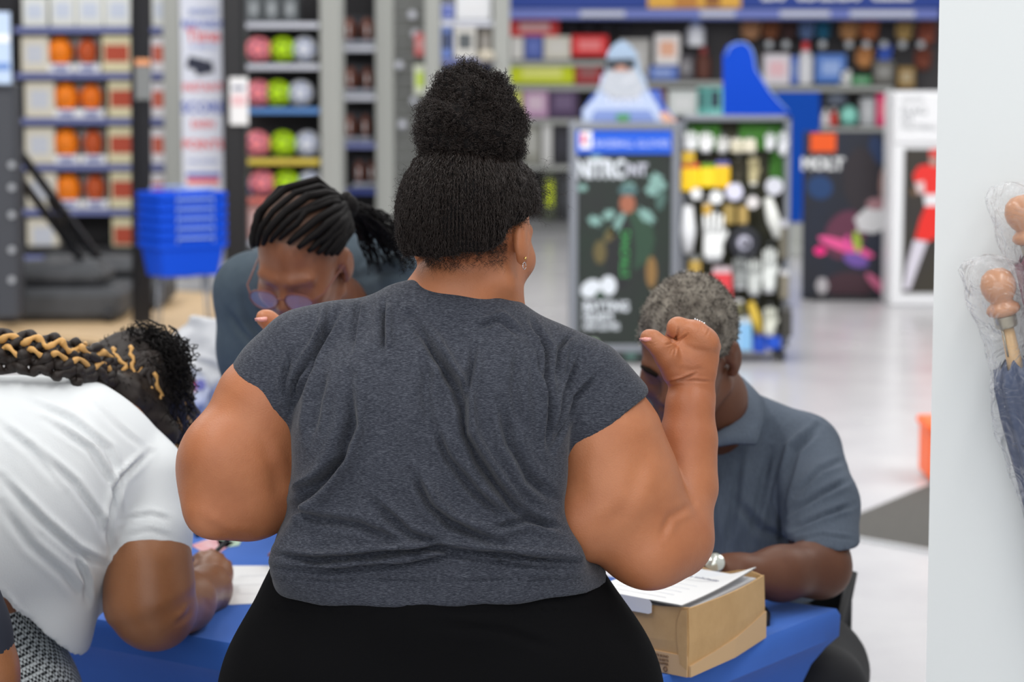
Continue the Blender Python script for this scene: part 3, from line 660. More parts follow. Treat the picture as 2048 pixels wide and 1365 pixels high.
# ------------------------------------------------------------------ E: poster rack with its glove side
DR = 13.9
FR = mat('rack_grey_frame', (128, 132, 140), .4, .3)
x0, x1, z0, z1 = rect(1140, 245, 1358, 735, DR); z0 = .07
rk = thing('poster_rack', 'grey-framed display rack with blue header and black batting poster', 'display', ((x0+x1)/2, DR, 0))
def bar(b, xa, xb, za, zb, y=DR, dep=.05): return b.box(((xa+xb)/2, y+dep/2, (za+zb)/2), (xb-xa, dep, zb-za), 0, .006)
w_ = R(15, DR)
for q in ((x0, x0+w_, z0, z1), (x1-w_, x1, z0, z1), (x0+w_, x1-w_, z1-w_, z1), (x0+w_, x1-w_, z0, z0+w_)): b = MB(); bar(b, *q); b.build('frame_rail', FR, rk)
b = MB(); pbox(b, 1152, 262, 1344, 308, DR-.004, .02, .003); hb = b.build('header_board', mat('rack_header_blue', (20, 84, 200), .4), rk)
text('BASEBALL GLOVES', P(1264, 288, DR-.006), R(19, DR), mat('pale_blue_print', (190, 204, 240), .5), rk, sx=.95)
b = MB(); pbox(b, 1160, 263, 1184, 298, DR-.008, .004, .003); b.build('emblem_plate', WHT, rk)
b = MB(); pbox(b, 1163, 268, 1171, 288, DR-.0095, .002); b.build('emblem_red', RED, rk)
b = MB(); b.tube([P(1177, 272, DR-.009), P(1174, 290, DR-.009)], .008, 6); b.build('emblem_figure', PBL, rk)
b = MB(); pbox(b, 1154, 309, 1344, 722, DR+.012, .012); b.build('poster', mat('poster_black_green', (38, 40, 40), .35, rgb2=(34, 46, 38), vscale=3), rk)
PR = DR+.010
WP = mat('poster_white', (206, 212, 220), .5); TEALP = mat('poster_teal', (120, 156, 150), .5)
text('NITRO', P(1204, 340, PR-.003), R(50, DR), WP, rk, sx=.68, bold=.05); text('FNT', P(1270, 341, PR-.003), R(33, DR), mat('poster_lilac', (186, 188, 202), .5), rk, sx=.8, bold=.04)
def blob(px, py, rx, ry, m, name, y=PR, d=DR, par=None, rot=0, n=14, jag=0.0):
    poly = []
    for i in range(n):
        a = 6.2832*i/n; k = 1+jag*math.sin(i*2.7+px); u = rx*k*math.cos(a); v = ry*k*math.sin(a); X = px+u*math.cos(rot)-v*math.sin(rot); Y = py+u*math.sin(rot)+v*math.cos(rot); q = P(X, Y, d); poly.append((q[0], q[2]))
    b = MB(); b.prism(poly, y-.001, y+.003); return b.build(name, m, par)
for (x, y, rx, ry, rot) in ((1312, 362, 14, 16, 0), (1304, 382, 14, 10, .4), (1322, 400, 9, 22, .2), (1190, 442, 14, 10, .3), (1218, 430, 13, 10, -.4), (1293, 432, 20, 11, .7), (1165, 376, 10, 7, 0), (1258, 378, 15, 13, 0), (1325, 372, 8, 10, 0), (1192, 313, 12, 4, 0)):
    blob(x, y, rx, ry, TEALP if rot != .2 else mat('poster_deep_teal', (70, 98, 92), .5), 'leaf_print', par=rk, rot=rot, jag=.25, y=PR-.0005*(x % 3))
GRD = mat('poster_dark_green', (40, 66, 50), .5); BR = mat('poster_tan', (128, 98, 56), .5); SKP = mat('poster_skin', (150, 92, 70), .5)
blob(1258, 480, 52, 62, GRD, 'player_print', PR+.002, par=rk); blob(1240, 500, 30, 80, mat('poster_black', (30, 32, 34), .5), 'player_print', PR+.001, par=rk)
blob(1255, 408, 16, 20, SKP, 'player_face_print', par=rk); blob(1256, 381, 19, 11, mat('poster_cap', (74, 104, 106), .5), 'player_cap_print', PR-.001, par=rk)
blob(1236, 448, 7, 26, TEALP, 'bat_print', par=rk, rot=.5); blob(1200, 505, 13, 24, mat('poster_olive', (92, 82, 50), .5), 'arm_print', par=rk); blob(1220, 470, 9, 18, mat('poster_olive', (92, 82, 50), .5), 'arm_print', par=rk, rot=.6)
blob(1303, 545, 11, 32, BR, 'arm_print', par=rk)
text('STRONG', P(1251, 508, PR-.001), R(24, DR), mat('poster_green_print', (64, 160, 84), .5), rk, ry=-math.pi/2, sx=1.0)
blob(1182, 578, 22, 17, WP, 'emblem_print', par=rk, rot=-.6); blob(1217, 572, 16, 20, WP, 'emblem_print', par=rk); blob(1200, 590, 9, 8, GRD, 'emblem_print', PR-.002, par=rk)
for y, s_, z in ((614, 'BATTING', 25), (636, 'HELMETS', 20), (654, 'AND GLOVES', 16)): text(s_, P(1166, y, PR), R(z*1.1, DR), WP, rk, align='LEFT', sx=.8 if z == 25 else .68, bold=.04)
blob(1180, 706, 26, 30, mat('poster_pale_green', (186, 208, 184), .5), 'corner_print', par=rk, n=6); blob(1262, 712, 12, 10, mat('poster_deep_teal', (70, 98, 92), .5), 'corner_print', par=rk)
for x in (x0+.05, x1-.05):
    for y in (DR+.06, DR+.5): b = MB(); b.lathe((x-.015, y, .035), [(.035, 0), (.035, .03)], 12, (1, 0, 0)); b.build('caster', BLK, rk)
b = MB(); bar(b, x0, x1, z0, z0+.05, DR+.05, .5); b.build('base', FR, rk)
for x in (x0+.02, x1-.02): b = MB(); b.box((x, DR+.52, (z0+z1)/2), (.03, .03, z1-z0)); b.build('rear_upright', FR, rk)
# bearded cutout standing on the rack
cu_ = thing('cutout_standee', 'cutout of a white-bearded man in hood and sunglasses standing on the poster rack', 'sign', (P(1245, 240, DR+.05)[0], DR+.05, z1))
def cutp(pts, m, name, y, th=.006):
    b = MB(); b.prism([(P(x, yy, DR+.05)[0], P(x, yy, DR+.05)[2]) for x, yy in pts], y, y+th); return b.build(name, m, cu_)
Yc = DR+.05
cutp([(1165, 243), (1163, 222), (1185, 190), (1205, 178), (1320, 180), (1326, 205), (1340, 225), (1358, 246)], cmat((62, 92, 176)), 'jersey_sleeves', Yc+.004)
cutp([(1166, 243), (1165, 220), (1190, 195), (1200, 168), (1203, 150), (1288, 150), (1296, 180), (1318, 215), (1326, 243)], cmat((170, 184, 212)), 'jersey', Yc)
cutp([(1205, 170), (1212, 130), (1215, 105), (1228, 88), (1243, 80), (1258, 88), (1272, 104), (1280, 135), (1292, 175), (1270, 190), (1230, 190)], cmat((146, 166, 190)), 'hood', Yc-.006)
cutp([(1200, 178), (1215, 138), (1270, 138), (1290, 178), (1272, 196), (1225, 196)], mat('beard_print', (186, 190, 198), .7, rgb2=(160, 166, 176), vscale=30), 'beard', Yc-.012)
cutp([(1224, 122), (1262, 122), (1262, 142), (1224, 142)], cmat((176, 130, 112)), 'face', Yc-.016)
cutp([(1211, 119), (1268, 117), (1270, 134), (1256, 139), (1246, 130), (1236, 130), (1228, 140), (1213, 137)], cmat((48, 54, 62)), 'sunglasses', Yc-.020)
cutp([(1318, 228), (1330, 222), (1356, 244), (1326, 244)], cmat((206, 160, 136)), 'hand', Yc-.004)
cutp([(1190, 220), (1300, 220), (1312, 243), (1180, 243)], cmat((116, 136, 190)), 'lower_jersey', Yc-.003)
cutp([(1232, 228), (1260, 228), (1258, 242), (1234, 242)], cmat((76, 140, 92)), 'buckle_print', Yc-.008)
text('TEAM', P(1246, 200, Yc-.004), R(24, DR), cmat((226, 230, 244)), cu_, sx=1.2)
b = MB(); b.box((P(1246, 0, Yc)[0], Yc+.07, z1+.01), (.3, .12, .02)); b.box((P(1246, 0, Yc)[0], Yc+.02, z1+.12), (.06, .02, .24)); b.build('stand', FR, cu_)

# glove side of the rack
DG2 = 14.0
x0, x1, z0_, z1 = rect(1360, 232, 1580, 700, DG2); z0_ = .09
gr = thing('glove_rack', 'wheeled grey grid rack crowded with hanging batting gloves', 'display', ((x0+x1)/2, DG2+.2, 0))
for q in ((x0, x0+.03, z0_, z1), (x1-.035, x1, z0_, z1), (x0, x1, z1-.03, z1), (x0, x1, z0_, z0_+.05)): b = MB(); bar(b, *q, y=DG2, dep=.4); b.build('frame_rail', FR, gr)
b = MB(); b.box(((x0+x1)/2, DG2+.12, (z0_+z1)/2), (x1-x0-.05, .012, z1-z0_-.04)); b.build('back_panel', mat('rack_back', (34, 38, 32), .8, rgb2=(60, 58, 40), vscale=14), gr)
TURF = mat('turf_green', (74, 128, 52), .95, rgb2=(52, 100, 40), vscale=60)
for q in ((1364, 246, 1440, 300), (1478, 246, 1574, 300), (1540, 290, 1574, 372)): b = MB(); pbox(b, *q, DG2+.09, .02); b.build('turf_panel', TURF, gr)
for x in (x0+.04, x1-.04):
    for y in (DG2+.04, DG2+.36): b = MB(); b.lathe((x-.015, y, .04), [(.04, 0), (.04, .035)], 12, (1, 0, 0)); b.tube([(x, y, .05), (x, y, .1)], .012, 6); b.build('caster', BLK, gr)
def hang(x0, y0, x1, y1, col, lab, kd, pn=None, rot=0.0):
    a, c, u, tp = rect(x0, y0, x1, y1, DG2-.02); w_ = c-a; h_ = tp-u; cx = (a+c)/2; m = cmat(col); yy = DG2-.01
    nm, cat = {'glove': ('batting_glove', 'glove'), 'pack': ('hanging_pack', 'package'), 'tag': ('peg_tag', 'tag'), 'mitt': ('catcher_mitt', 'glove'), 'pad': ('guard_pad', 'pad')}[kd]
    r = thing(nm, lab, cat, (cx, yy, tp), None)
    b = MB(); b.tube([(cx, yy+.14, tp+.005), (cx, yy-.03, tp+.005), (cx, yy-.035, tp+.02)], .004, 5); b.build('hook', FR, r)
    if kd == 'tag':
        b = MB(); b.lathe((cx, yy-.02, u+h_/2), [(w_/2*.9, 0), (w_/2, .004), (w_/2*.9, .01)], 14, (0, -1, 0)); b.build('tag_face', m, r, 'auto')
    elif kd == 'pack':
        b = MB(); b.box((cx, yy, u+h_*.42), (w_, .04, h_*.8), 0, .008); b.build('pouch', m, r); b = MB(); b.box((cx, yy, tp-h_*.1), (w_*.9, .006, h_*.2)); b.build('header_card', cmat(pn or (200, 200, 200)), r)
    elif kd == 'pad':
        b = MB(); b.tube([(cx-h_*.5*math.sin(rot), yy, u+h_*.06), (cx, yy-.02, u+h_*.5), (cx+h_*.5*math.sin(rot), yy, tp)], [w_*.3, w_*.5, w_*.32], 10); b.build('padding', m, r, True)
        b = MB(); b.box((cx, yy-w_*.45, u+h_*.5), (w_*.7, .008, h_*.06)); b.build('strap', cmat(pn or (140, 140, 144)), r)
    elif kd == 'mitt':
        b = MB(); b.tube([(cx+w_*.36*math.cos(q), yy, u+h_*.5+h_*.36*math.sin(q)) for q in np.linspace(0, 6.283, 16)], w_*.14, 8, False); b.build('mitt_rim', m, r, True)
        b = MB(); b.ball((cx, yy+.02, u+h_/2), 1, 12, 8, (w_*.3, .03, h_*.3)); b.build('mitt_palm', cmat(pn or (200, 200, 214)), r, True)
        b = MB(); b.ball((cx+w_*.02, yy-.03, u+h_/2), .022, 10, 8); b.build('badge', BLK, r, True)
    else:
        b = MB(); b.box((cx, yy, u+h_*.32), (w_*.72, .035, h_*.46), 0, .012); b.build('palm', m, r)
        for i in range(4): xx = cx-w_*.27+w_*.18*i; b = MB(); b.tube([(xx, yy, u+h_*.5), (xx+(i-1.5)*w_*.04, yy-.012, u+h_*(.9+.06*(i in (1, 2))))], [w_*.10, w_*.07], 7); b.build('finger', m, r, True)
        b = MB(); b.tube([(cx+w_*.25, yy, u+h_*.3), (cx+w_*.5, yy-.01, u+h_*.6)], [w_*.1, w_*.07], 7); b.build('thumb', m, r, True)
        b = MB(); b.box((cx, yy, u+h_*.06), (w_*.6, .04, h_*.1), 0, .008); b.build('cuff', cmat(pn or (170, 172, 176)), r)
WG = (224, 226, 228)
for q in ((1364, 262, 1398, 304, WG, 'white glove at the top left of the glove rack', 'glove', None, 0), (1396, 264, 1428, 306, (232, 232, 234), 'white glove second in the top row of the glove rack', 'glove', None, 0),
 (1430, 272, 1460, 306, (206, 206, 204), 'light grey glove third in the top row of the glove rack', 'glove', None, 0), (1462, 278, 1486, 306, (196, 190, 168), 'cream pack left of centre in the rack top row', 'pack', (222, 218, 206), 0), (1487, 278, 1512, 306, (206, 200, 180), 'cream pack right of centre in the rack top row', 'pack', (222, 218, 206), 0),
 (1528, 266, 1552, 302, (216, 218, 222), 'white glove right of centre in the rack top row', 'glove', None, 0), (1554, 262, 1578, 312, (206, 208, 214), 'white glove at the top right corner of the glove rack', 'glove', None, 0),
 (1364, 298, 1390, 330, (206, 168, 40), 'small gold pack above the yellow bag', 'pack', (40, 36, 30), 0), (1362, 326, 1400, 384, (240, 196, 16), 'yellow bag with red patch on the glove rack', 'pack', (196, 50, 60), 0), (1400, 328, 1432, 376, (236, 200, 30), 'yellow bag with green header on the glove rack', 'pack', (120, 160, 30), 0),
 (1430, 322, 1460, 378, (230, 184, 20), 'yellow bag with violet header on the glove rack', 'pack', (90, 90, 160), 0), (1466, 312, 1488, 372, (52, 48, 36), 'dark olive glove right of the yellow bags', 'glove', (150, 150, 140), 0), (1494, 312, 1520, 372, (176, 166, 128), 'khaki glove right of the dark olive glove', 'glove', (220, 220, 214), 0),
 (1380, 376, 1404, 400, WG, 'round white tag under the yellow bag, left', 'tag', None, 0), (1418, 380, 1446, 410, WG, 'round white tag under the yellow bag, right', 'tag', None, 0), (1450, 370, 1486, 398, (206, 206, 226), 'lilac tag under the dark olive glove', 'tag', None, 0), (1492, 392, 1518, 418, (210, 206, 206), 'pale round tag in the centre of the glove rack', 'tag', None, 0), (1530, 362, 1566, 384, (196, 198, 208), 'wide pale tag near the right rail', 'tag', None, 0),
 (1406, 404, 1424, 432, (196, 156, 60), 'small gold pack hanging over the white glove', 'pack', None, 0), (1446, 402, 1470, 450, (150, 128, 70), 'bronze pack in the middle of the glove rack', 'pack', (60, 54, 40), 0), (1476, 404, 1496, 450, (166, 140, 80), 'gold pack right of the bronze pack', 'pack', (40, 40, 40), 0),
 (1360, 412, 1392, 512, (220, 222, 226), 'long white guard pad on the left of the glove rack', 'pad', None, 0), (1400, 420, 1454, 524, (228, 230, 230), 'large white glove in the middle left of the rack', 'glove', None, 0), (1456, 452, 1522, 520, (34, 36, 44), 'black catcher mitt with a white palm', 'mitt', (206, 206, 226), 0),
 (1532, 396, 1560, 480, (214, 216, 212), 'slanting white guard pad on the right of the rack', 'pad', None, -.25), (1378, 512, 1402, 566, (176, 146, 70), 'gold pack under the long white pad', 'pack', (120, 124, 124), 0), (1358, 545, 1384, 580, (150, 152, 160), 'grey pack at the lower left of the glove rack', 'pack', None, 0),
 (1424, 534, 1464, 606, (206, 58, 66), 'red pack tucked above the grey-haired man', 'pack', (196, 180, 186), 0), (1462, 512, 1500, 580, (136, 140, 140), 'grey glove left of the silver gloves', 'glove', None, 0), (1492, 516, 1526, 592, (190, 194, 192), 'silver glove in the lower middle of the rack', 'glove', None, 0),
 (1522, 492, 1556, 588, (212, 216, 214), 'bright silver glove in the lower right of the rack', 'glove', None, 0), (1558, 440, 1576, 520, (100, 96, 84), 'narrow olive pack by the right rail', 'pack', (190, 190, 200), 0), (1560, 540, 1578, 600, (120, 114, 100), 'brown pack low by the right rail', 'pack', (200, 200, 204), 0),
 (1462, 600, 1488, 636, (96, 92, 62), 'olive pack above the pale blue pack', 'pack', None, 0), (1462, 634, 1484, 704, (150, 192, 226), 'pale blue pack at the bottom of the rack', 'pack', (206, 214, 220), 0), (1484, 634, 1504, 704, (130, 180, 220), 'second pale blue pack at the bottom of the rack', 'pack', (206, 214, 220), 0),
 (1500, 604, 1522, 672, (196, 166, 60), 'slanting yellow guard at the bottom of the rack', 'pad', None, -.3), (1524, 612, 1556, 674, (206, 208, 196), 'cream ball pack at the bottom of the rack', 'glove', None, 0), (1506, 668, 1532, 706, (16, 66, 170), 'deep blue pack at the bottom left of centre', 'pack', (20, 60, 150), 0), (1534, 668, 1562, 700, (20, 74, 186), 'deep blue pack at the bottom right', 'pack', (60, 60, 70), 0),
 (1562, 610, 1584, 676, (56, 54, 50), 'black pack beside the bottom right caster', 'pack', (90, 90, 90), 0)):
    hang(*q)

# ------------------------------------------------------------------ F: posters on the right
DP = 17.8
t = thing('bat_poster_stand', 'black poster stand with orange block and pink bat beside the white cabinet', 'sign', (P(1693, 500, DP)[0], DP, 0))
b = MB(); pbox(b, 1606, 263, 1781, 602, DP, .04, .006); b.build('poster_board', mat('poster_near_black', (34, 34, 40), .35, rgb2=(30, 38, 56), vscale=1.6), t)
PO = mat('poster_orange', (226, 84, 12), .5)
def pblob(x, y, rx, ry, col, nm, k=0, rot=0, n=14, jag=0.0): return blob(x, y, rx, ry, cmat(col), nm, DP-.002-.0012*k, DP, t, rot, n, jag)
b = MB(); pbox(b, 1621, 267, 1672, 304, DP-.003, .003, .001); b.build('orange_block', PO, t)
text('MOLT', P(1645, 329, DP-.003), R(32, DP), mat('poster_grey_white', (216, 218, 220), .5), t, sx=.98, bold=.05)
pblob(1640, 375, 26, 24, (24, 58, 104), 'glow_print', 0, .3); pblob(1755, 300, 16, 30, (28, 48, 84), 'glow_print', 0, -.3); pblob(1722, 360, 36, 66, (40, 34, 40), 'head_print', 1); pblob(1690, 470, 40, 52, (92, 44, 66), 'shoulder_print', 2, .5)
pblob(1768, 372, 9, 36, (150, 116, 110), 'face_edge_print', 3); pblob(1745, 440, 36, 26, (198, 198, 200), 'sleeve_print', 3, -.3, jag=.1); pblob(1752, 408, 20, 12, (150, 110, 116), 'cheek_print', 4)
pblob(1692, 494, 60, 11, (226, 84, 146), 'bat_print', 4, .33); pblob(1640, 502, 12, 9, (236, 40, 130), 'bat_tip_print', 5); pblob(1756, 570, 34, 9, (190, 96, 130), 'bat_print', 4, .78); pblob(1712, 520, 26, 14, (110, 80, 160), 'glove_print', 5, .3); pblob(1714, 484, 8, 22, (150, 176, 56), 'wristband_print', 6, -.15); pblob(1694, 488, 6, 18, (216, 76, 150), 'wristband_print', 6)
pblob(1644, 572, 13, 18, (176, 172, 176), 'emblem_print', 3, 0, 6); pblob(1700, 570, 50, 26, (62, 36, 46), 'torso_print', 1)
b = MB(); x = P(1693, 0, DP)[0]; b.box((x, DP+.1, .02), (.5, .4, .04), 0, .01); b.build('stand_foot', BLK, t); b = MB(); b.box((x, DP+.07, .3), (.05, .03, .6)); b.build('stand_post', BLK, t)
D3 = 17.3
t = thing('white_display_cabinet', 'white display cabinet with a football player poster beside the white column', 'display', (P(1840, 500, D3)[0], D3+.3, 0))
b = MB(); pbox(b, 1784, 183, 1905, 612, D3+.02, .42, .01); b.build('cabinet_body', mat('cabinet_white', (226, 227, 230), .4), t)
b = MB(); pbox(b, 1790, 188, 1900, 286, D3, .03, .006); b.build('sign_board', mat('cabinet_white', (226, 227, 230), .4), t)
GT = cmat((130, 134, 138))
for s_, y, z in (('YOUTH', 200, 13), ('FLAG', 222, 22), ('FIT', 240, 20), ('FOOTBALL', 255, 15)): text(s_, P(1802, y, D3-.002), R(z, D3), GT, t, align='LEFT', sx=1.0)
b = MB(); pbox(b, 1807, 298, 1890, 586, D3+.008, .012); b.build('poster', mat('poster_dark_warm', (50, 46, 46), .35, rgb2=(58, 54, 44), vscale=2), t)
def c3(pts, col, nm, k=0): b = MB(); b.prism([(P(x, y, D3)[0], P(x, y, D3)[2]) for x, y in pts], D3+.004-.001*k, D3+.010); b.build(nm, cmat(col), t)
c3([(1826, 350), (1838, 332), (1862, 328), (1885, 335), (1885, 392), (1850, 392), (1848, 365), (1832, 372)], (222, 44, 38), 'jersey_print'); c3([(1858, 300), (1885, 296), (1885, 320), (1860, 322)], (206, 60, 54), 'helmet_print'); c3([(1858, 316), (1874, 314), (1876, 332), (1862, 332)], (170, 140, 130), 'face_print', 1)
c3([(1848, 390), (1885, 388), (1885, 412), (1850, 412)], (224, 224, 228), 'towel_print', 1); c3([(1852, 412), (1885, 412), (1885, 470), (1856, 484), (1830, 478), (1840, 440)], (224, 40, 32), 'trousers_print'); c3([(1828, 480), (1855, 484), (1838, 530), (1820, 580), (1806, 580), (1814, 530)], (206, 202, 214), 'sock_print')
c3([(1830, 366), (1848, 362), (1850, 386), (1836, 388)], (214, 190, 190), 'glove_print', 1); c3([(1822, 376), (1834, 380), (1832, 392), (1823, 390)], (110, 84, 60), 'ball_print', 2)
# orange crate half hidden by the column
q = P(1856, 986, 9.9); z0 = 0.009
t = thing('orange_crate', 'orange plastic crate half hidden behind the white column', 'crate', (q[0]+.14, 10.0, z0))
h_ = P(1846, 846, 9.9)[2]-z0; b = MB(); b.box((q[0]+.15, 10.0, z0+h_/2), (.30, .3, h_), 0, .012); b.build('crate_body', mat('orange_plastic', (240, 96, 22), .45), t); b = MB(); b.box((q[0]+.15, 10.0, z0+h_-.02), (.32, .32, .035), 0, .008); b.build('rim', mat('orange_plastic', (240, 96, 22), .45), t)

# ------------------------------------------------------------------ G: hoop bases, platform, baskets (left)
PA = PZ(368, 693, .10); 
u_ = np.array((-.83, .56, 0)); v_ = np.array((.56, .83, 0))
t = thing('display_platform', 'low tan wooden platform with black edge at the left', 'platform', (PA[0]-1.2, PA[1]+1.5, 0))
pl = [PA, PA+v_*2.6, PA+v_*2.6+u_*4.2, PA+u_*4.2]
b = MB(); b.slab([tuple(q[:2]) for q in pl], .07, .10); b.build('deck', mat('platform_wood', (208, 180, 142), .5, rgb2=(196, 166, 126), vscale=5), t)
pc = sum(pl)/4; b = MB(); b.slab([tuple((q+(pc-q)*.01)[:2]) for q in pl], 0, .07); b.build('plinth', BLK, t)
HB = mat('hoop_base_grey', (74, 76, 80), .6, rgb2=(60, 62, 66), vscale=6); CH = mat('dark_steel', (34, 35, 39), .35, .3)
def hoop(label, bx, by, w_, dep, h_, pole, arms):
    t = thing('basketball_hoop', label, 'hoop', (bx, by, .10))
    b = MB(); b.box((bx, by, .10+h_*.3), (w_, dep, h_*.6), 0, .05); b.build('water_base', HB, t); b = MB(); b.box((bx, by, .10+h_*.78), (w_*.8, dep*.72, h_*.44), 0, .06); b.build('base_hump', HB, t)
    for k in (-.3, 0, .3): b = MB(); b.ball((bx+k*w_, by-dep*.1, .10+h_*.98), 1, 12, 8, (.09, .09, .03)); b.build('recess_cap', HB, t, True)
    for (p, q, r_) in pole: b = MB(); b.tube([p, q], r_, 4 if r_ > .04 else 8); b.build('pole', BLK, t)
    for (p, q, r_) in arms: b = MB(); b.tube([p, q], r_, 4); b.build('brace', CH, t)
    for s_ in (-1, 1): b = MB(); b.lathe((bx+s_*w_*.42, by-dep*.5, .145), [(.045, 0), (.045, .05)], 14, (1, 0, 0)); b.build('wheel', BLK, t, 'auto')
    return t
dpo = 15.0
hoop('portable basketball hoop base with black pole rising behind the blue baskets', P(200, 560, 16.4)[0], 16.42, .95, .7, .33,
     [(P(284, 640, dpo)+np.array((0, 0, -.02)), np.array((P(284, 0, dpo)[0], dpo, 3.0)), .062)], [])
hoop('large grey hoop base with slanting braces at the far left edge', P(80, 600, 15.6)[0], 15.6, 1.15, .7, .36,
     [(P(14, 640, 15.2), np.array((P(0, 0, 15.2)[0], 15.2, 3.0)), .085)],
     [(P(36, 300, 15.4), P(205, 530, 15.9), .035), (P(30, 345, 15.3), P(170, 530, 15.8), .035), (P(96, 400, 15.5), P(150, 500, 15.7), .02)])
t = thing('hoop_lift_column', 'dark grey lift column at the left picture edge', 'column', (P(14, 500, 14.9)[0], 14.9, .10))
b = MB(); pbox(b, -16, 165, 34, 640, 14.8, .2, .02); b.build('column_body', mat('dark_grey_column', (58, 60, 66), .5), t)
for y in (330, 375, 430, 500, 560): b = MB(); q = P(24, y, 14.79); b.lathe(q, [(.022, 0), (.022, .014)], 8, (0, -1, 0)); b.build('bolt', SILV if 'SILV' in globals() else mat('bolt_steel', (190, 192, 196), .3, .8), t)
t = thing('hoop_sign', 'blue and white sign card at the left picture edge', 'sign', (P(6, 100, 14.7)[0], 14.7, P(0, 168, 14.7)[2]))
b = MB(); pbox(b, -30, 24, 21, 168, 14.7, .02, .004); b.build('card', cmat((176, 194, 220)), t); b = MB(); pbox(b, -26, 126, 19, 140, 14.696, .003); b.build('printed_band', cmat((96, 130, 190)), t); b = MB(); pbox(b, -26, 70, 19, 84, 14.696, .003); b.build('printed_band', WHT, t)
t = thing('pole_tag', 'orange-topped tag hanging on the black hoop pole', 'tag', (P(286, 160, 14.85)[0], 14.85, P(0, 200, 14.85)[2]))
b = MB(); pbox(b, 270, 132, 302, 200, 14.915, .02, .004); b.build('tag_card', cmat((110, 112, 112)), t); b = MB(); pbox(b, 270, 118, 300, 131, 14.915, .02, .003); b.build('tag_top', cmat((206, 140, 96)), t)
# shopping baskets
DQ = 14.6
bc = P(366, 550, DQ); zb = bc[2]
st = thing('basket_stand', 'thin wire stand under the stack of blue baskets', 'stand', (bc[0], DQ, .10))
for i, (sx, sy) in enumerate(((-.16, -.1), (.16, -.1), (.16, .1), (-.16, .1))): b = MB(); b.tube([(bc[0]+sx, DQ+sy, .10), (bc[0]+sx*.85, DQ+sy*.85, zb-.005)], .007, 6); b.build('leg', FR, st, True)
b = MB(); b.tube([(bc[0]-.15, DQ-.1, zb-.006), (bc[0]+.15, DQ-.1, zb-.006), (bc[0]+.15, DQ+.1, zb-.006), (bc[0]-.15, DQ+.1, zb-.006), (bc[0]-.15, DQ-.1, zb-.006)], .006, 6); b.build('top_ring', FR, st, True)
def basket(z, label):
    t = thing('shopping_basket', label, 'basket', (bc[0], DQ, z), 'stacked blue shopping baskets'); rz = math.radians(34); cs, sn = math.cos(rz), math.sin(rz)
    def ringp(w_, d_, zz, n=6):
        pts = []; 
        for (sx, sy) in ((1, 1), (-1, 1), (-1, -1), (1, -1)):
            a0 = {(1, 1): 0, (-1, 1): 90, (-1, -1): 180, (1, -1): 270}[(sx, sy)]
            for k in range(n): a = math.radians(a0+90*k/(n-1)); X = sx*(w_-.04)+.04*math.cos(a); Y = sy*(d_-.04)+.04*math.sin(a); pts.append((bc[0]+X*cs-Y*sn, DQ+X*sn+Y*cs, zz))
        return pts
    lv = [(.185, .125, 0), (.19, .13, .004), (.215, .155, .17), (.232, .172, .175), (.232, .172, .215), (.226, .166, .215), (.208, .148, .17), (.184, .124, .008)]
    b = MB(); V = []; [V.extend(ringp(w_, d_, z+h_)) for w_, d_, h_ in lv]; n = 24
    b.add(V, [(i*n+k, i*n+(k+1) % n, (i+1)*n+(k+1) % n, (i+1)*n+k) for i in range(len(lv)-1) for k in range(n)]+[tuple(range(n-1, -1, -1)), tuple((len(lv)-1)*n+k for k in range(n))]); b.build('basket_shell', mat('basket_blue', (0, 68, 196), .5, spec=.2), t, 'auto')
    for s_ in (-1, 1):
        pts = [(-.12, s_*.176, .205), (-.12, s_*.182, .235), (.12, s_*.182, .235), (.12, s_*.176, .205)]; b = MB(); b.tube([(bc[0]+X*cs-Y*sn, DQ+X*sn+Y*cs, z+Z) for X, Y, Z in pts], .007, 6); b.build('handle', cmat((130, 156, 214)), t, True)
    return t
for i, nm in enumerate(('lowest', 'second', 'third', 'fourth', 'fifth', 'topmost')): basket(zb+.058*i, '%s blue shopping basket of the stack on the wire stand' % nm)

# ------------------------------------------------------------------ H: the white column and the umbrellas
DK_ = 3.80
xe = P(1865, 700, DK_)[0]
cth = math.radians(12); cd_ = np.array((math.cos(cth), -math.sin(cth))); cn_ = np.array((math.sin(cth), math.cos(cth))); ce_ = np.array((xe, DK_))
b = MB(); b.slab([tuple(q) for q in (ce_, ce_+cd_*1.1, ce_+cd_*1.1+cn_*.5, ce_+cn_*.5)], 0, 3.8); t = tag(b.build('white_column', mat('white_painted_column', (226, 230, 230), .55, bump=.05, bscale=120)), 'broad white painted column at the right with umbrellas hanging on it', 'column')
NAVY = mat('navy_umbrella_cloth', (34, 54, 92), .55, sheen=.1, bump=.3, bscale=80); MAR = mat('maroon_umbrella_cloth', (110, 34, 58), .6); KN = mat('varnished_wood', (202, 146, 106), .28, spec=.6, rgb2=(190, 132, 92), vscale=20); SHAFT = mat('pale_wood_shaft', (214, 178, 128), .35, rgb2=(200, 160, 110), vscale=14, stretch=(1, 1, .1))
SILV = mat('brushed_ferrule', (178, 170, 150), .3, .7)
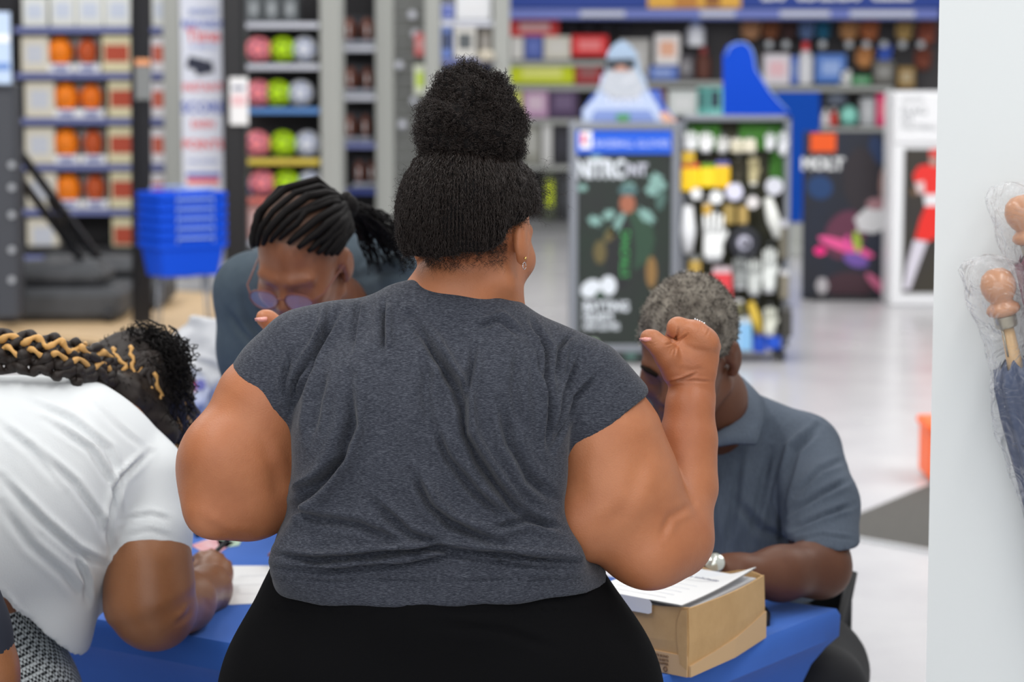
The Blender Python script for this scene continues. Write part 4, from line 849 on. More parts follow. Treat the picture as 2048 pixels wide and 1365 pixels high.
def plastic():
    m = bpy.data.materials.new('clear_poly_film'); m.use_nodes = True; nt = m.node_tree; nt.nodes.clear(); L = nt.links.new
    o = nt.nodes.new('ShaderNodeOutputMaterial'); mx = nt.nodes.new('ShaderNodeMixShader'); tr = nt.nodes.new('ShaderNodeBsdfTransparent'); g = nt.nodes.new('ShaderNodeBsdfPrincipled'); g.inputs['Base Color'].default_value = (.85, .87, .9, 1); g.inputs['Roughness'].default_value = .12; g.inputs['Specular IOR Level'].default_value = 1
    fr = nt.nodes.new('ShaderNodeLayerWeight'); fr.inputs['Blend'].default_value = .35; mr = nt.nodes.new('ShaderNodeMapRange'); mr.inputs['To Min'].default_value = .06; mr.inputs['To Max'].default_value = .62
    n = nt.nodes.new('ShaderNodeTexNoise'); n.inputs['Scale'].default_value = 22; n.inputs['Detail'].default_value = 2; n.inputs['Distortion'].default_value = 1.5; bp = nt.nodes.new('ShaderNodeBump'); bp.inputs['Strength'].default_value = 1.0; bp.inputs['Distance'].default_value = .02; tc = nt.nodes.new('ShaderNodeTexCoord')
    L(tc.outputs['Object'], n.inputs['Vector']); L(n.outputs['Fac'], bp.inputs['Height']); L(bp.outputs[0], g.inputs['Normal']); L(bp.outputs[0], fr.inputs['Normal']); L(fr.outputs['Facing'], mr.inputs['Value']); L(mr.outputs[0], mx.inputs[0]); L(tr.outputs[0], mx.inputs[1]); L(g.outputs[0], mx.inputs[2]); L(mx.outputs[0], o.inputs[0]); return m
FILM = plastic()
def umbrella(label, kx, ky, d, tilt, cloth, length=.85, gap=0):
    k = P(kx, ky, d); ax = np.array((math.sin(tilt), 0, -math.cos(tilt))); s_ = R(1, d)*1.0
    t = thing('umbrella', label, 'umbrella', tuple(k+ax*length))
    b = MB(); b.lathe(k, [(0, -38*s_), (16*s_, -36*s_), (29*s_, -26*s_), (36*s_, -8*s_), (35*s_, 8*s_), (29*s_, 22*s_), (23*s_, 29*s_), (24*s_, 33*s_), (32*s_, 39*s_), (35*s_, 47*s_), (31*s_, 55*s_), (22*s_, 60*s_)], 32, ax); b.build('handle_knob', KN, t, True)
    b = MB(); b.lathe(k, [(21*s_, 59*s_), (23*s_, 61*s_), (23*s_, 80*s_), (20*s_, 84*s_)], 24, ax); b.build('ferrule', SILV, t, 'auto')
    b = MB(); b.tube([k+ax*80*s_, k+ax*160*s_, k+ax*length], [13*s_, 16*s_, 9*s_], 16); b.build('shaft', SHAFT, t, True)
    q0 = k+ax*82*s_-np.array((12*s_, .008, 0)); b = MB(); b.tube([q0, q0+ax*62*s_], 2.2*s_, 6); b.ball(q0+ax*2*s_, 6*s_, 10, 8); b.build('spring_catch', SILV, t, True)
    # furled cloth: a pleated cone of folded panels
    b = MB(); n = 40; prof = [(158-gap, 30), (166-gap, 40), (200, 46), (260, 44), (330, 38), (420, 34), (600, 33), (800, 30), (1050, 20), (length/s_*.98, 8)]; V = []
    for i, (h_, r_) in enumerate(prof):
        for j in range(n):
            a = 6.2832*j/n; rr = r_*s_*(1+.22*math.sin(a*8+i*.35)+.08*math.sin(a*3+i)); hh = h_*s_+(10*s_*math.sin(a*8) if i == 0 else 0)
            V.append(k+ax*hh+rr*(math.cos(a)*np.array((math.cos(tilt), 0, math.sin(tilt)))+math.sin(a)*np.array((0, 1, 0))*.8))
    b.add(V, [(i*n+j, i*n+(j+1) % n, (i+1)*n+(j+1) % n, (i+1)*n+j) for i in range(len(prof)-1) for j in range(n)]); b.build('furled_cloth', cloth, t, True)
    b = MB(); b.tube([k+ax*330*s_+40*s_*(math.cos(a)*np.array((1, 0, 0))+math.sin(a)*np.array((0, .85, 0)))+np.array((0, 0, 6*s_*math.sin(a*2))) for a in np.linspace(0, 6.2832, 24)], 4*s_, 6); b.build('tie_band', cloth, t, True)
    # loose clear bag
    V = []; n = 48; rr_ = random.Random(kx); ph = [rr_.random()*6 for _ in range(6)]
    bp_ = [(-60, 14, 20), (-56, 46, 30), (-36, 60, 40), (0, 56, 46), (50, 54, 44), (120, 46, 44), (170, 48, 46), (260, 62, 50), (340, 50, 46), (450, 44, 40), (700, 40, 36), (1000, 30, 30), (length/s_*1.0, 14, 14)]
    hs = np.concatenate([np.linspace(-66, 340, 40), np.linspace(360, length/s_, 24)])
    for h_ in hs:
        rx = np.interp(h_, [q[0] for q in bp_], [q[1] for q in bp_]); ry_ = np.interp(h_, [q[0] for q in bp_], [q[2] for q in bp_])
        for j in range(n):
            a = 6.2832*j/n; kx_ = 1+.12*math.sin(a*3+h_*.02+ph[0])+.09*abs(math.sin(a*4+h_*.03+ph[1]))+.05*math.sin(a*5-h_*.05+ph[2]); V.append(k+ax*(h_*s_)+np.array((rx*s_*kx_*math.cos(a)-4*s_, ry_*s_*kx_*math.sin(a), 0)))
    m_ = len(hs); b = MB(); b.add(V, [(i*n+j, i*n+(j+1) % n, (i+1)*n+(j+1) % n, (i+1)*n+j) for i in range(m_-1) for j in range(n)]); b.build('plastic_sleeve', FILM, t, True)
    b = MB(); q = k+ax*(66*s_)+np.array((0, 22*s_, 0)); b.tube([q, np.array((q[0], DK_-(q[0]-xe)*math.tan(cth)-.001, q[2]))], .003, 6); b.build('hanging_loop', SILV, t, True)
umbrella('navy umbrella with wooden knob handle in clear sleeve on the column', 1997, 574, 3.715, .23, NAVY)
umbrella('maroon umbrella with wooden knob handle at the upper right edge', 2046, 428, 3.71, .30, MAR, .62, 72)

# ------------------------------------------------------------------ I: the table and what lies on it
ZT = .75
p1, p2 = PZ(419, 1247, ZT)[:2], PZ(494, 1264, ZT)[:2]; p3, p4 = PZ(1682, 1218, ZT)[:2], PZ(1430, 1318, ZT)[:2]
A_ = np.array([p2-p1, -(p4-p3)]).T; s_ = np.linalg.solve(A_, p3-p1); C0 = p1+(p2-p1)*s_[0]
ud = (p3-C0)/np.linalg.norm(p3-C0); vd = np.array((-ud[1], ud[0])); Wd = np.linalg.norm(p3-C0); C0 = C0+vd*.0
CL = mat('royal_blue_stretch_cloth', (56, 110, 204), .7, spec=.25, sheen=.1, rgb2=(52, 104, 194), vscale=3, bump=.15, bscale=700)
def table():
    t = thing('folding_table', 'long folding table under a fitted royal blue stretch cloth', 'table', (*(C0+ud*Wd/2+vd*.9), 0)); Lg = 1.83
    def pt(a, b_, z): q = C0+ud*a+vd*b_; return (q[0], q[1], z)
    ins = .03
    b = MB(); b.slab([pt(ins, ins, 0)[:2], pt(Wd-ins, ins, 0)[:2], pt(Wd-ins, Lg-ins, 0)[:2], pt(ins, Lg-ins, 0)[:2]], ZT-.045, ZT-.006); b.build('tabletop', mat('table_plastic', (196, 196, 190), .6), t)
    for a in (.12, Wd-.12):
        for c in (.22, Lg-.22): b = MB(); b.tube([pt(a, c, .0), pt(a, c, ZT-.045)], .014, 8); b.build('leg', GREY, t, True)
    # fitted cover, concave between the feet
    hs = [0, .004, .012, .03, .05, .07, .10, .16, .25, .4, .6, ZT-.01]; n = 26; V = []; 
    def outline(h_):
        pts = []; sides = [((0, 0), (Wd, 0)), ((Wd, 0), (Wd, Lg)), ((Wd, Lg), (0, Lg)), ((0, Lg), (0, 0))]
        for (a, b_) in sides:
            for k in range(n):
                u = k/n; q = np.array(a)*(1-u)+np.array(b_)*u; c = np.array((Wd/2, Lg/2)); ex = .10*(1-math.exp(-max(0, h_-.05)/.10)); mid = math.sin(math.pi*u)
                hf = min(1, h_/ZT); inward = ex*(1-hf)+.03*hf+.05*mid*math.sin(math.pi*hf)*(hf > .07)
                nx = -1 if q[0] > Wd-.001 else (1 if q[0] < .001 else 0); ny = -1 if q[1] > Lg-.001 else (1 if q[1] < .001 else 0)
                if nx and ny: pass
                else:
                    pass
                sx = (q[0]-c[0])/(Wd/2); sy = (q[1]-c[1])/(Lg/2); q = q-np.array((sx, sy))*inward
                pts.append(q)
        return pts
    for h_ in hs:
        r_ = .006*(1-min(1, h_/.012))
        for q in outline(h_): sx = (q[0]-Wd/2)/(Wd/2); sy = (q[1]-Lg/2)/(Lg/2); V.append(pt(q[0]-sx*r_, q[1]-sy*r_, ZT-h_))
    m_ = 4*n; Fs = [(i*m_+j, (i+1)*m_+j, (i+1)*m_+(j+1) % m_, i*m_+(j+1) % m_) for i in range(len(hs)-1) for j in range(m_)]+[tuple(range(m_))]
    b = MB(); b.add(V, Fs); o = b.build('tablecloth', CL, None, 'auto'); tag(o, 'fitted royal blue stretch cloth covering the table', 'tablecloth')
table()
ZS = ZT+.0006
PAPER = mat('paper_white', (240, 240, 240), .7); PAPER2 = mat('paper_white_shade', (232, 234, 238), .7)
def sheet(name, label, corners, z, m, parent=None, th=.0008, group=None):
    pts = [PZ(x, y, z)[:2] for x, y in corners]; b = MB(); b.slab([tuple(q) for q in pts], z, z+th); o = b.build(name, m, parent); return tag(o, label, 'paper', group) if parent is None else o
o = thing('paper_form', 'white form under the hand of the writing woman', 'paper', (*PZ(490, 1170, ZS)[:2], ZS))
sheet('sheet', '', [(452, 1133), (566, 1133), (560, 1206), (432, 1212)], ZS, PAPER, o)
for k, y in enumerate((1152, 1170, 1188)): sheet('print_line', '', [(478, y), (552, y-1), (552, y), (477, y+1)], ZS+.001, cmat((230, 231, 234)), o, .0002)
sheet('leaflet', 'leaflet with red and white print under the pen', [(382, 1092), (420, 1078), (470, 1086), (424, 1116)], ZS, mat('leaflet_pink', (232, 206, 210), .6, rgb2=(214, 120, 130), vscale=26))
sheet('leaflet', 'pale green leaflet beside the dark elbow shadow', [(432, 1078), (486, 1077), (478, 1092), (440, 1098)], ZS, mat('leaflet_green', (188, 214, 190), .6))
t = thing('phone', 'dark phone lying at the far left part of the table', 'phone', tuple(PZ(400, 1064, ZS))); pts = [PZ(x, y, ZS)[:2] for x, y in ((378, 1055), (404, 1050), (420, 1068), (392, 1076))]; b = MB(); b.slab([tuple(q) for q in pts], ZS, ZS+.008); b.build('phone_body', BLK, t); c_ = sum(pts)/4; b = MB(); b.slab([tuple(c_+(q-c_)*.88) for q in pts], ZS+.008, ZS+.0086); b.build('screen', cmat((66, 76, 110)), t)
t = thing('phone', 'black phone half hidden behind the brown paper box', 'phone', tuple(PZ(1520, 1245, ZS))); pts = [PZ(x, y, ZS)[:2] for x, y in ((1490, 1228), (1532, 1226), (1541, 1240), (1540, 1252), (1500, 1262))]; b = MB(); b.slab([tuple(q) for q in pts], ZS, ZS+.011); b.build('phone_body', BLK, t); c_ = sum(pts)/5; b = MB(); b.slab([tuple(c_+(q-c_)*.85) for q in pts], ZS+.011, ZS+.0117); b.build('screen', cmat((30, 32, 40)), t)
# pen in the writing hand
t = thing('pen', 'black pen held by the writing woman', 'pen', tuple(P(420, 1114, 4.46))); b = MB(); p_, q_ = P(416, 1120, 4.47), P(462, 1074, 4.50); b.tube([p_, p_+(q_-p_)*.12, p_+(q_-p_)*.8], [.002, .0046, .0048], 8); b.build('barrel', BLK, t, True); b = MB(); b.tube([p_+(q_-p_)*.8, q_], .005, 8); b.build('cap', mat('pen_cap', (40, 44, 54), .3), t, True)
# brown paper box with forms
KR = mat('kraft_paper', (206, 168, 118), .75, rgb2=(196, 158, 108), vscale=22, bump=.1, bscale=300); KRD = mat('kraft_inside', (184, 138, 88), .8)
def paper_box():
    # footprint: near-left, near-right (front vertical edge), far-right, far-left
    n1 = PZ(1376, 1356, ZS)[:2]; n0 = PZ(1190, 1318, ZS)[:2]; f1 = PZ(1527, 1276, ZS)[:2]; f0 = n0+(f1-n1)
    t = thing('paper_ream_box', 'opened brown kraft box holding white forms on the table corner', 'box', (*((n1+n0+f1+f0)/4), ZS))
    zt = P(1390, 1216, np.linalg.norm((0, n1[1])))[2]
    zf = P(1524, 1158, f1[1])[2]
    def wall(a, b_, za, zb, nm, cut=None, m=KR, bow=0.0, ins=0.0):
        a = np.array(a); b_ = np.array(b_); d = b_-a; nrm = np.array((d[1], -d[0])); nrm /= np.linalg.norm(nrm); V = []; k = 14
        for s_ in (0, .003):
            for i in range(k+1):
                u = i/k; q = a+d*u+nrm*(bow*math.sin(math.pi*u))-nrm*s_; top = za+(zb-za)*u+(cut(u) if cut else 0); V.append((q[0], q[1], ZS)); V.append((q[0]+nrm[0]*.002, q[1]+nrm[1]*.002, (ZS+top)/2)); V.append((q[0], q[1], top))
        o_ = (k+1)*3; Fs = []
        for i in range(k):
            for r_ in (0, 1): Fs.append((i*3+r_, (i+1)*3+r_, (i+1)*3+r_+1, i*3+r_+1)); Fs.append((o_+i*3+r_, o_+i*3+r_+1, o_+(i+1)*3+r_+1, o_+(i+1)*3+r_))
            Fs.append((i*3+2, (i+1)*3+2, o_+(i+1)*3+2, o_+i*3+2))
        Fs += [(0, 1, o_+1, o_), (1, 2, o_+2, o_+1), (k*3, o_+k*3, o_+k*3+1, k*3+1), (k*3+1, o_+k*3+1, o_+k*3+2, k*3+2)]
        b = MB(); b.add(V, Fs); return b.build(nm, m, t)
    wall(n0, n1, zt-.004, zt, 'front_side', lambda u: -.006*math.sin(math.pi*u)); wall(n1, f1, zt-.002, zf+.006, 'right_side', None, bow=.010); wall(f1, f0, zf+.004, zf+.004, 'back_side', lambda u: .006*math.sin(9*u)); wall(f0, n0, zf, zt, 'left_side')
    b = MB(); b.slab([tuple(q) for q in (n0, n1, f1, f0)], ZS, ZS+.003); b.build('bottom', KR, t)
    # folded lower band and the taped flap on the front
    band_h = .030
    for a, b_, nm in ((n0, n1, 'bottom_fold'), (n1, f1, 'bottom_fold')):
        d = b_-a; nr = np.array((d[1], -d[0])); nr /= np.linalg.norm(nr); e = 11 if nm and a is n1 else 2
        ext = nr*(.0035 if a is n0 else .013); zz = (.034, .034) if a is n0 else (.018, .046)
        V = []; 
        for u in (0, .5, 1.0):
            q = a+d*u; hh = zz[0]+(zz[1]-zz[0])*u; bw = (0.010*math.sin(math.pi*u) if a is not n0 else 0)
            for off_, z_ in ((0.001+bw, 0), ((.0035 if a is n0 else .005)+bw, 0), ((.0035 if a is n0 else .005)+bw, hh), (0.001+bw, hh)): V.append((*(q+nr*off_), ZS+.0006+z_))
        b = MB(); b.add(V, [(i*4+k, (i+1)*4+k, (i+1)*4+(k+1) % 4, i*4+(k+1) % 4) for i in (0, 1) for k in range(4)]+[(3, 2, 1, 0), (8, 9, 10, 11)]); b.build(nm, mat('kraft_fold', (212, 176, 132), .7), t)
    # crease flap beside the front vertical edge
    d = (n0-n1)/np.linalg.norm(n0-n1); nr = np.array(((n1-n0)[1], -(n1-n0)[0])); nr /= np.linalg.norm(nr)
    V = []; 
    for (u, z_) in ((0, .012), (.014, .020), (.020, .06), (.020, zt-ZS-.024), (.012, zt-ZS-.006), (0, zt-ZS-.004)): V += [(*(n1+d*u+nr*.0028), ZS+z_), (*(n1+d*u+nr*.0038), ZS+z_)]
    b = MB(); b.add(V, [tuple(range(0, 12, 2))[::-1], tuple(range(1, 12, 2))]+[(2*i, 2*((i+1) % 6), 2*((i+1) % 6)+1, 2*i+1) for i in range(6)]); b.build('corner_flap', KR, t)
    ang = math.atan2((n1-n0)[1], (n1-n0)[0]); PRN = mat('kraft_print', (112, 78, 52), .8)
    for k, (s_, z_, u) in enumerate((('20 POUND WHITE BOND', .028, .048), ('LETTER SIZE  500 SHEETS', .0215, .048), ('RECYCLABLE WRAPPER', .0155, .048))):
        q = n1+d*.036+nr*.0042; text(s_, (*q, ZS+z_), .0058, PRN, t, rz=ang, align='RIGHT', depth=.0002)
    q = n1+d*.042+nr*.0044; c = np.array((*q, ZS+.0075)); b = MB(); b.tube([c+.004*(math.cos(a)*np.array((*d, 0))+math.sin(a)*np.array((0, 0, 1))) for a in np.linspace(0, 6.2832, 7)], .0009, 4); b.build('recycling_mark', PRN, t)
    # forms: lower stack inside, and curled top sheets
    ci = (n0+n1+f1+f0)/4; inner = [ci+(q-ci)*.90 for q in (n0, n1, f1, f0)]
    st = thing('paper_stack', 'stack of white forms inside the brown box', 'paper', (*ci, ZS+.004)); b = MB(); b.slab([tuple(q) for q in inner], ZS+.004, zt-.009); b.build('stacked_sheets', PAPER2, st)
    tp = thing('curled_forms', 'curled white forms sticking out of the brown box', 'paper', (*ci, zt-.02)); ku, kv = 16, 10
    outl = lambda u, v: (n0+(n1-n0)*(-.05+.99*u+.02*v)+(f1-n1)*(-.015+.955*v)+.0*nr)
    for L_ in range(2):
        V = []; 
        for i in range(ku+1):
            for j in range(kv+1):
                u, v = i/ku, j/kv; q = outl(u, v); z_ = (zt+.0015)+(zf-zt+.004)*v+.016*(max(0, u-.62)/.38)**2*v**2-.008*math.sin(math.pi*min(1, u*1.1))*v+.0016*L_
                V.append((q[0], q[1], z_))
        n_ = len(V); V += [(x, y, z-.0007) for x, y, z in V]; g_ = lambda i, j: i*(kv+1)+j; Fs = [(g_(i, j), g_(i+1, j), g_(i+1, j+1), g_(i, j+1)) for i in range(ku) for j in range(kv)]; Fs += [tuple(n_+k for k in f[::-1]) for f in Fs]
        b = MB(); b.add(V, Fs); b.build('form_sheet', PAPER, tp, True)
        if L_ == 1: top = [np.array(V[g_(i, j)]) for i in range(ku+1) for j in range(kv+1)]
    # sheet corner hanging over the front side
    V = []; 
    for (u, z_) in ((-.10, .004), (.60, .003), (.63, -.003), (.63, -.018), (.60, -.021), (-.10, -.021)): q = n0+(n1-n0)*u+nr*.004; V += [(*q, zt+z_), (*(q+nr*.0006), zt+z_)]
    b = MB(); b.add(V, [tuple(range(0, 12, 2))[::-1], tuple(range(1, 12, 2))]+[(2*i, 2*((i+1) % 6), 2*((i+1) % 6)+1, 2*i+1) for i in range(6)]); b.build('hanging_flap', PAPER, tp)
    g = lambda u, v: top[min(ku, int(u*ku))*(kv+1)+min(kv, int(v*kv))]
    a, c = g(.5, .72), g(.86, .72); T_ = mat('form_ink', (90, 92, 120), .7)
    text('No solicitation', (a+c)/2+np.array((0, 0, .0035)), .013, T_, tp, rz=math.atan2((c-a)[1], (c-a)[0]), rx=0.12, depth=.0002)
    for k in range(5):
        a, c = g(.18, .15+.11*k), g(.75, .15+.11*k); b = MB(); b.tube([a+np.array((0, 0, .001)), (a+c)/2+np.array((0, 0, .0012)), c+np.array((0, 0, .001))], .0005, 4); b.build('print_line', cmat((222, 224, 230)), tp)
paper_box()
# a second draped table behind the bending woman, with a grey bag on it
def back_table():
    t = thing('back_table', 'second blue-draped table behind the woman with glasses', 'table', (-.66, 6.75, 0)); x0, x1, y0, y1 = P(290, 870, 6.42)[0], -.22, 6.42, 7.15
    b = MB(); b.box(((x0+x1)/2, (y0+y1)/2, .73), (x1-x0-.02, y1-y0-.02, .03)); b.build('tabletop', cmat((190, 190, 186)), t)
    for x in (x0+.08, x1-.08):
        for y in (y0+.08, y1-.08): b = MB(); b.tube([(x, y, 0), (x, y, .715)], .014, 8); b.build('leg', GREY, t, True)
    V = []; n = 20; pts = []
    for (a, c) in (((x0, y0), (x1, y0)), ((x1, y0), (x1, y1)), ((x1, y1), (x0, y1)), ((x0, y1), (x0, y0))):
        for k in range(n): u = k/n; pts.append((np.array(a)*(1-u)+np.array(c)*u))
    m_ = 4*n; ct = np.array(((x0+x1)/2, (y0+y1)/2))
    for z_, w in ((.75, 0), (.742, .004), (.5, .008), (.06, .018)):
        for k, q in enumerate(pts): d = q-ct; d /= np.linalg.norm(d); q2 = q+d*w*(1+math.sin(k*1.3)); V.append((q2[0], q2[1], z_))
    b = MB(); b.add(V, [(i*m_+j, (i+1)*m_+j, (i+1)*m_+(j+1) % m_, i*m_+(j+1) % m_) for i in range(3) for j in range(m_)]+[tuple(range(m_))])
    tag(b.build('tablecloth', mat('bright_blue_cloth', (6, 84, 196), .6), None, 'auto'), 'brighter blue cloth on the second table, seen beside the curly hair', 'tablecloth')
    d = 6.70; t = thing('poly_bag', 'grey plastic bag with red and blue emblem on the second table', 'bag', (P(425, 860, d)[0], d, .751))
    c = np.array((P(428, 780, d)[0], d, .86)); F = Field(c-np.array((.24, .2, .13)), c+np.array((.24, .2, .2)), .008)
    F.loft([(.755, c[0]-.15, c[0]+.16, c[1], .12), (.88, c[0]-.17, c[0]+.18, c[1], .13), (.97, c[0]-.13, c[0]+.16, c[1], .08), (1.02, c[0]-.05, c[0]+.07, c[1], .04)], .02); F.noise(.012, 34, 4); F.cut((0, 0, .756), (0, 0, -1))
    V, Q = F.mesh(2); V = folds(V, Q, [([(350, 720), (400, 760), (440, 860)], 12, 9), ([(470, 720), (440, 780), (450, 860)], 10, 9), ([(380, 720), (420, 730), (480, 770)], 9, 8), ([(340, 800), (380, 830), (420, 860)], 9, 7)])
    mesh_np('bag_film', V, Q, mat('grey_poly', (206, 208, 212), .3, rgb2=(186, 188, 194), vscale=9), t); d_ = c[1]-.155
    for k, (x, y, rx, ry, col, nm) in enumerate(((392, 782, 26, 34, (216, 220, 232), 'emblem_ground'), (384, 772, 11, 12, (206, 70, 90), 'emblem_red'), (401, 770, 10, 11, (130, 130, 196), 'emblem_blue'), (374, 816, 9, 22, (70, 130, 206), 'emblem_blue'), (398, 796, 10, 11, (230, 234, 244), 'emblem_white'))): blob(x, y, rx, ry, cmat(col), nm, d_-.002*k, d_, t, 0, 16, .1)
back_table()
# folding chair of the seated man
def chair():
    f = -ud; s_ = vd; c = np.array((.40, 4.66)); t = thing('folding_chair', 'black folding chair under the man in the slate polo', 'chair', (*c, 0))
    q = lambda a, b_, z: np.array((*(c+f*a+s_*b_), z))
    ang = math.atan2(s_[1], s_[0]); b = MB(); b.box((*c, .445), (.40, .40, .03), ang, .012); b.build('seat', mat('chair_black', (30, 32, 34), .5), t)
    b = MB(); b.box((*(c-f*.21), .64), (.38, .025, .16), ang, .01); b.build('backrest', mat('chair_black', (30, 32, 34), .5), t)
    for k in (-1, 1):
        b = MB(); b.tube([q(.24, k*.21, 0), q(-.10, k*.19, .46), q(-.21, k*.19, .72)], .012, 8); b.build('leg', BLK, t, True); b = MB(); b.tube([q(-.24, k*.19, 0), q(.10, k*.19, .45)], .012, 8); b.build('leg', BLK, t, True)
chair()
# ------------------------------------------------------------------ people
SKIN = mat('skin_warm_brown', (184, 120, 82), 0.45, spec=0.4, rgb2=(166, 102, 68), vscale=7, bump=0.25, bscale=420, sss=0.12)
SKIN_L = mat('skin_brown_writing', (150, 100, 66), 0.4, spec=0.45, rgb2=(136, 88, 58), vscale=9, bump=0.2, bscale=350, sss=0.1)
SKIN_G = mat('skin_brown_glasses', (146, 92, 62), 0.38, spec=0.5, rgb2=(128, 78, 52), vscale=9, sss=0.1)
SKIN_M = mat('skin_deep_brown', (112, 70, 48), 0.5, spec=0.4, rgb2=(96, 58, 40), vscale=9, sss=0.1)
NAIL = mat('nail_pink', (232, 160, 150), 0.2, spec=0.6)
SILVER = mat('silver', (225, 225, 228), 0.15, 1.0)
HAIR = mat('hair_black', (17, 14, 14), 0.62, spec=0.12, bump=.6, bscale=260)
HAIRB = mat('hair_black_brown', (40, 31, 27), 0.45, spec=0.4)
BLACK = mat('black_leggings', (9, 9, 11), 0.9, spec=0.1, sheen=0.0, bump=0.2, bscale=500)
def heather(name, a, b, c, bs=0.35):
    m = bpy.data.materials.new(name); m.use_nodes = True; nt = m.node_tree; p = nt.nodes['Principled BSDF']; p.inputs['Roughness'].default_value = 0.9
    p.inputs['Specular IOR Level'].default_value = 0.15; p.inputs['Sheen Weight'].default_value = 0.12
    tc = nt.nodes.new('ShaderNodeTexCoord'); mp = nt.nodes.new('ShaderNodeMapping'); mp.inputs['Scale'].default_value = (190, 190, 1150)
    n = nt.nodes.new('ShaderNodeTexNoise'); n.inputs['Scale'].default_value = 1.0; n.inputs['Detail'].default_value = 4; n.inputs['Roughness'].default_value = 0.7
    cr = nt.nodes.new('ShaderNodeValToRGB'); e = cr.color_ramp.elements; e[0].position = 0.36; e[0].color = (*lin(a), 1); e[1].position = 0.68; e[1].color = (*lin(c), 1)
    q = e.new(0.5); q.color = (*lin(b), 1)
    bp = nt.nodes.new('ShaderNodeBump'); bp.inputs['Strength'].default_value = bs; bp.inputs['Distance'].default_value = 0.001
    L = nt.links.new; L(tc.outputs['Object'], mp.inputs[0]); L(mp.outputs[0], n.inputs['Vector']); L(n.outputs['Fac'], cr.inputs[0]); L(cr.outputs[0], p.inputs['Base Color'])
    L(n.outputs['Fac'], bp.inputs['Height']); L(bp.outputs[0], p.inputs['Normal']); return m
GREYTEE = heather('charcoal_heather_jersey', (38, 41, 50), (57, 60, 69), (90, 93, 102))
WHITETEE = mat('white_cotton_jersey', (222, 226, 228), 0.9, spec=0.15, bump=0.25, bscale=600)
POLO = mat('slate_blue_pique', (100, 110, 124), 0.85, spec=0.2, rgb2=(88, 97, 110), vscale=1.0, stretch=(300, 300, 12), bump=0.3, bscale=3.0)
POLO2 = mat('dark_slate_jersey', (76, 88, 98), 0.85, spec=0.2, rgb2=(68, 80, 90), vscale=30)

def legs_and_shoes(root, hipc, hw, m, d, shoe, zf=0.0, lean=0.0, spread=0.11, top=0.8):
    """plain trouser legs down to shoes on the floor, in one mesh, for a standing figure"""
    F = Field((hipc[0]-0.42, hipc[1]-0.3, 0.02), (hipc[0]+0.42, hipc[1]+0.35, top+0.12), 0.014)
    for t in (-1, 1):
        F.chain([((hipc[0]+t*hw*0.45, hipc[1]+lean, top), hw*0.55), ((hipc[0]+t*spread, hipc[1], 0.46), 0.085), ((hipc[0]+t*spread, hipc[1]+0.01, 0.1), 0.058)], 0.05)
        F.ell((hipc[0]+t*hw*0.45, hipc[1]-0.02, top+0.02), (hw*0.6, hw*0.6, 0.14), None, 0.05)
    V, Q = F.mesh(); mesh_np('trousers', V, Q, m, root)
    for t in (-1, 1):
        F = Field((hipc[0]+t*spread-0.08, hipc[1]-0.14, -0.012), (hipc[0]+t*spread+0.08, hipc[1]+0.22, 0.16), 0.01)
        F.cone((hipc[0]+t*spread, hipc[1]-0.04, 0.045), 0.042, (hipc[0]+t*spread, hipc[1]+0.13, 0.035), 0.036, 0.02)
        F.cone((hipc[0]+t*spread, hipc[1], 0.05), 0.045, (hipc[0]+t*spread, hipc[1], 0.1), 0.05, 0.02); F.cut((0, 0, 0.002), (0, 0, -1))
        V, Q = F.mesh(); mesh_np('shoe', V, Q, shoe, root)
SHOE = mat('black_shoe_rubber', (28, 28, 30), 0.5)

# ---- the woman in the middle, seen from behind -------------------------------------------------
D0 = 3.45
def r0(q): return R(q, D0)
def p0(x, y, dy=0.0): return P(x, y, D0+dy)
wa = thing('person', 'woman in charcoal T-shirt and black leggings seen from behind, curly hair in a high puff', 'person', (P(880, 1000, D0)[0], D0, 0))
hd = Head(p0(950, 478, 0.0), (0.44, 0.87, -0.22), (0, 0.15, 1))
def fist(F, dx, dy, D, my):
    def q(x, y, o=0.0): return P(x+dx, y+dy+(26 if my < 0 and x > 1325 else 0), D+o*my)
    r = lambda v: R(v, D)
    F.chain([(q(1384, 790), r(46)), (q(1384, 768), r(41)), (q(1380, 726, .004), r(56)), (q(1394, 694, .010), r(46))], 0.012, flat=((0, 1, 0), 0.62))
    F.chain([(q(1352, 742, -.004), r(30)), (q(1334, 712, -.014), r(25)), (q(1320, 694, -.018), r(21.5)), (q(1305, 680, -.016), r(19)), (q(1297, 676, -.013), r(17))], 0.006)
    F.chain([(q(1385, 690, .002), r(26)), (q(1388, 665, .004), r(24)), (q(1356, 657, .010), r(22.5)), (q(1346, 676, .020), r(16)), (q(1372, 694, .026), r(15))], 0.004)
    F.chain([(q(1398, 670, .022), r(25)), (q(1366, 659, .036), r(20)), (q(1358, 684, .042), r(15)), (q(1380, 700, .040), r(14))], 0.004)
    F.chain([(q(1412, 676, .034), r(22)), (q(1384, 668, .056), r(18)), (q(1374, 694, .056), r(14)), (q(1392, 704, .05), r(13))], 0.004)
    F.chain([(q(1425, 694, .044), r(18)), (q(1400, 684, .066), r(15)), (q(1390, 704, .064), r(12)), (q(1402, 714, .056), r(12))], 0.004)
    F.cone(q(1352, 678, -.030), r(3.5), q(1352, 678, .006), r(2.5), 0.005, True)
    F.cone(q(1336, 766, -.046), r(7), q(1372, 756, -.040), r(5), 0.006, True)
    for kx, ky in ((1402, 672), (1420, 686)): F.ell(q(kx, ky, -.008), (r(15),)*3, None, 0.02)
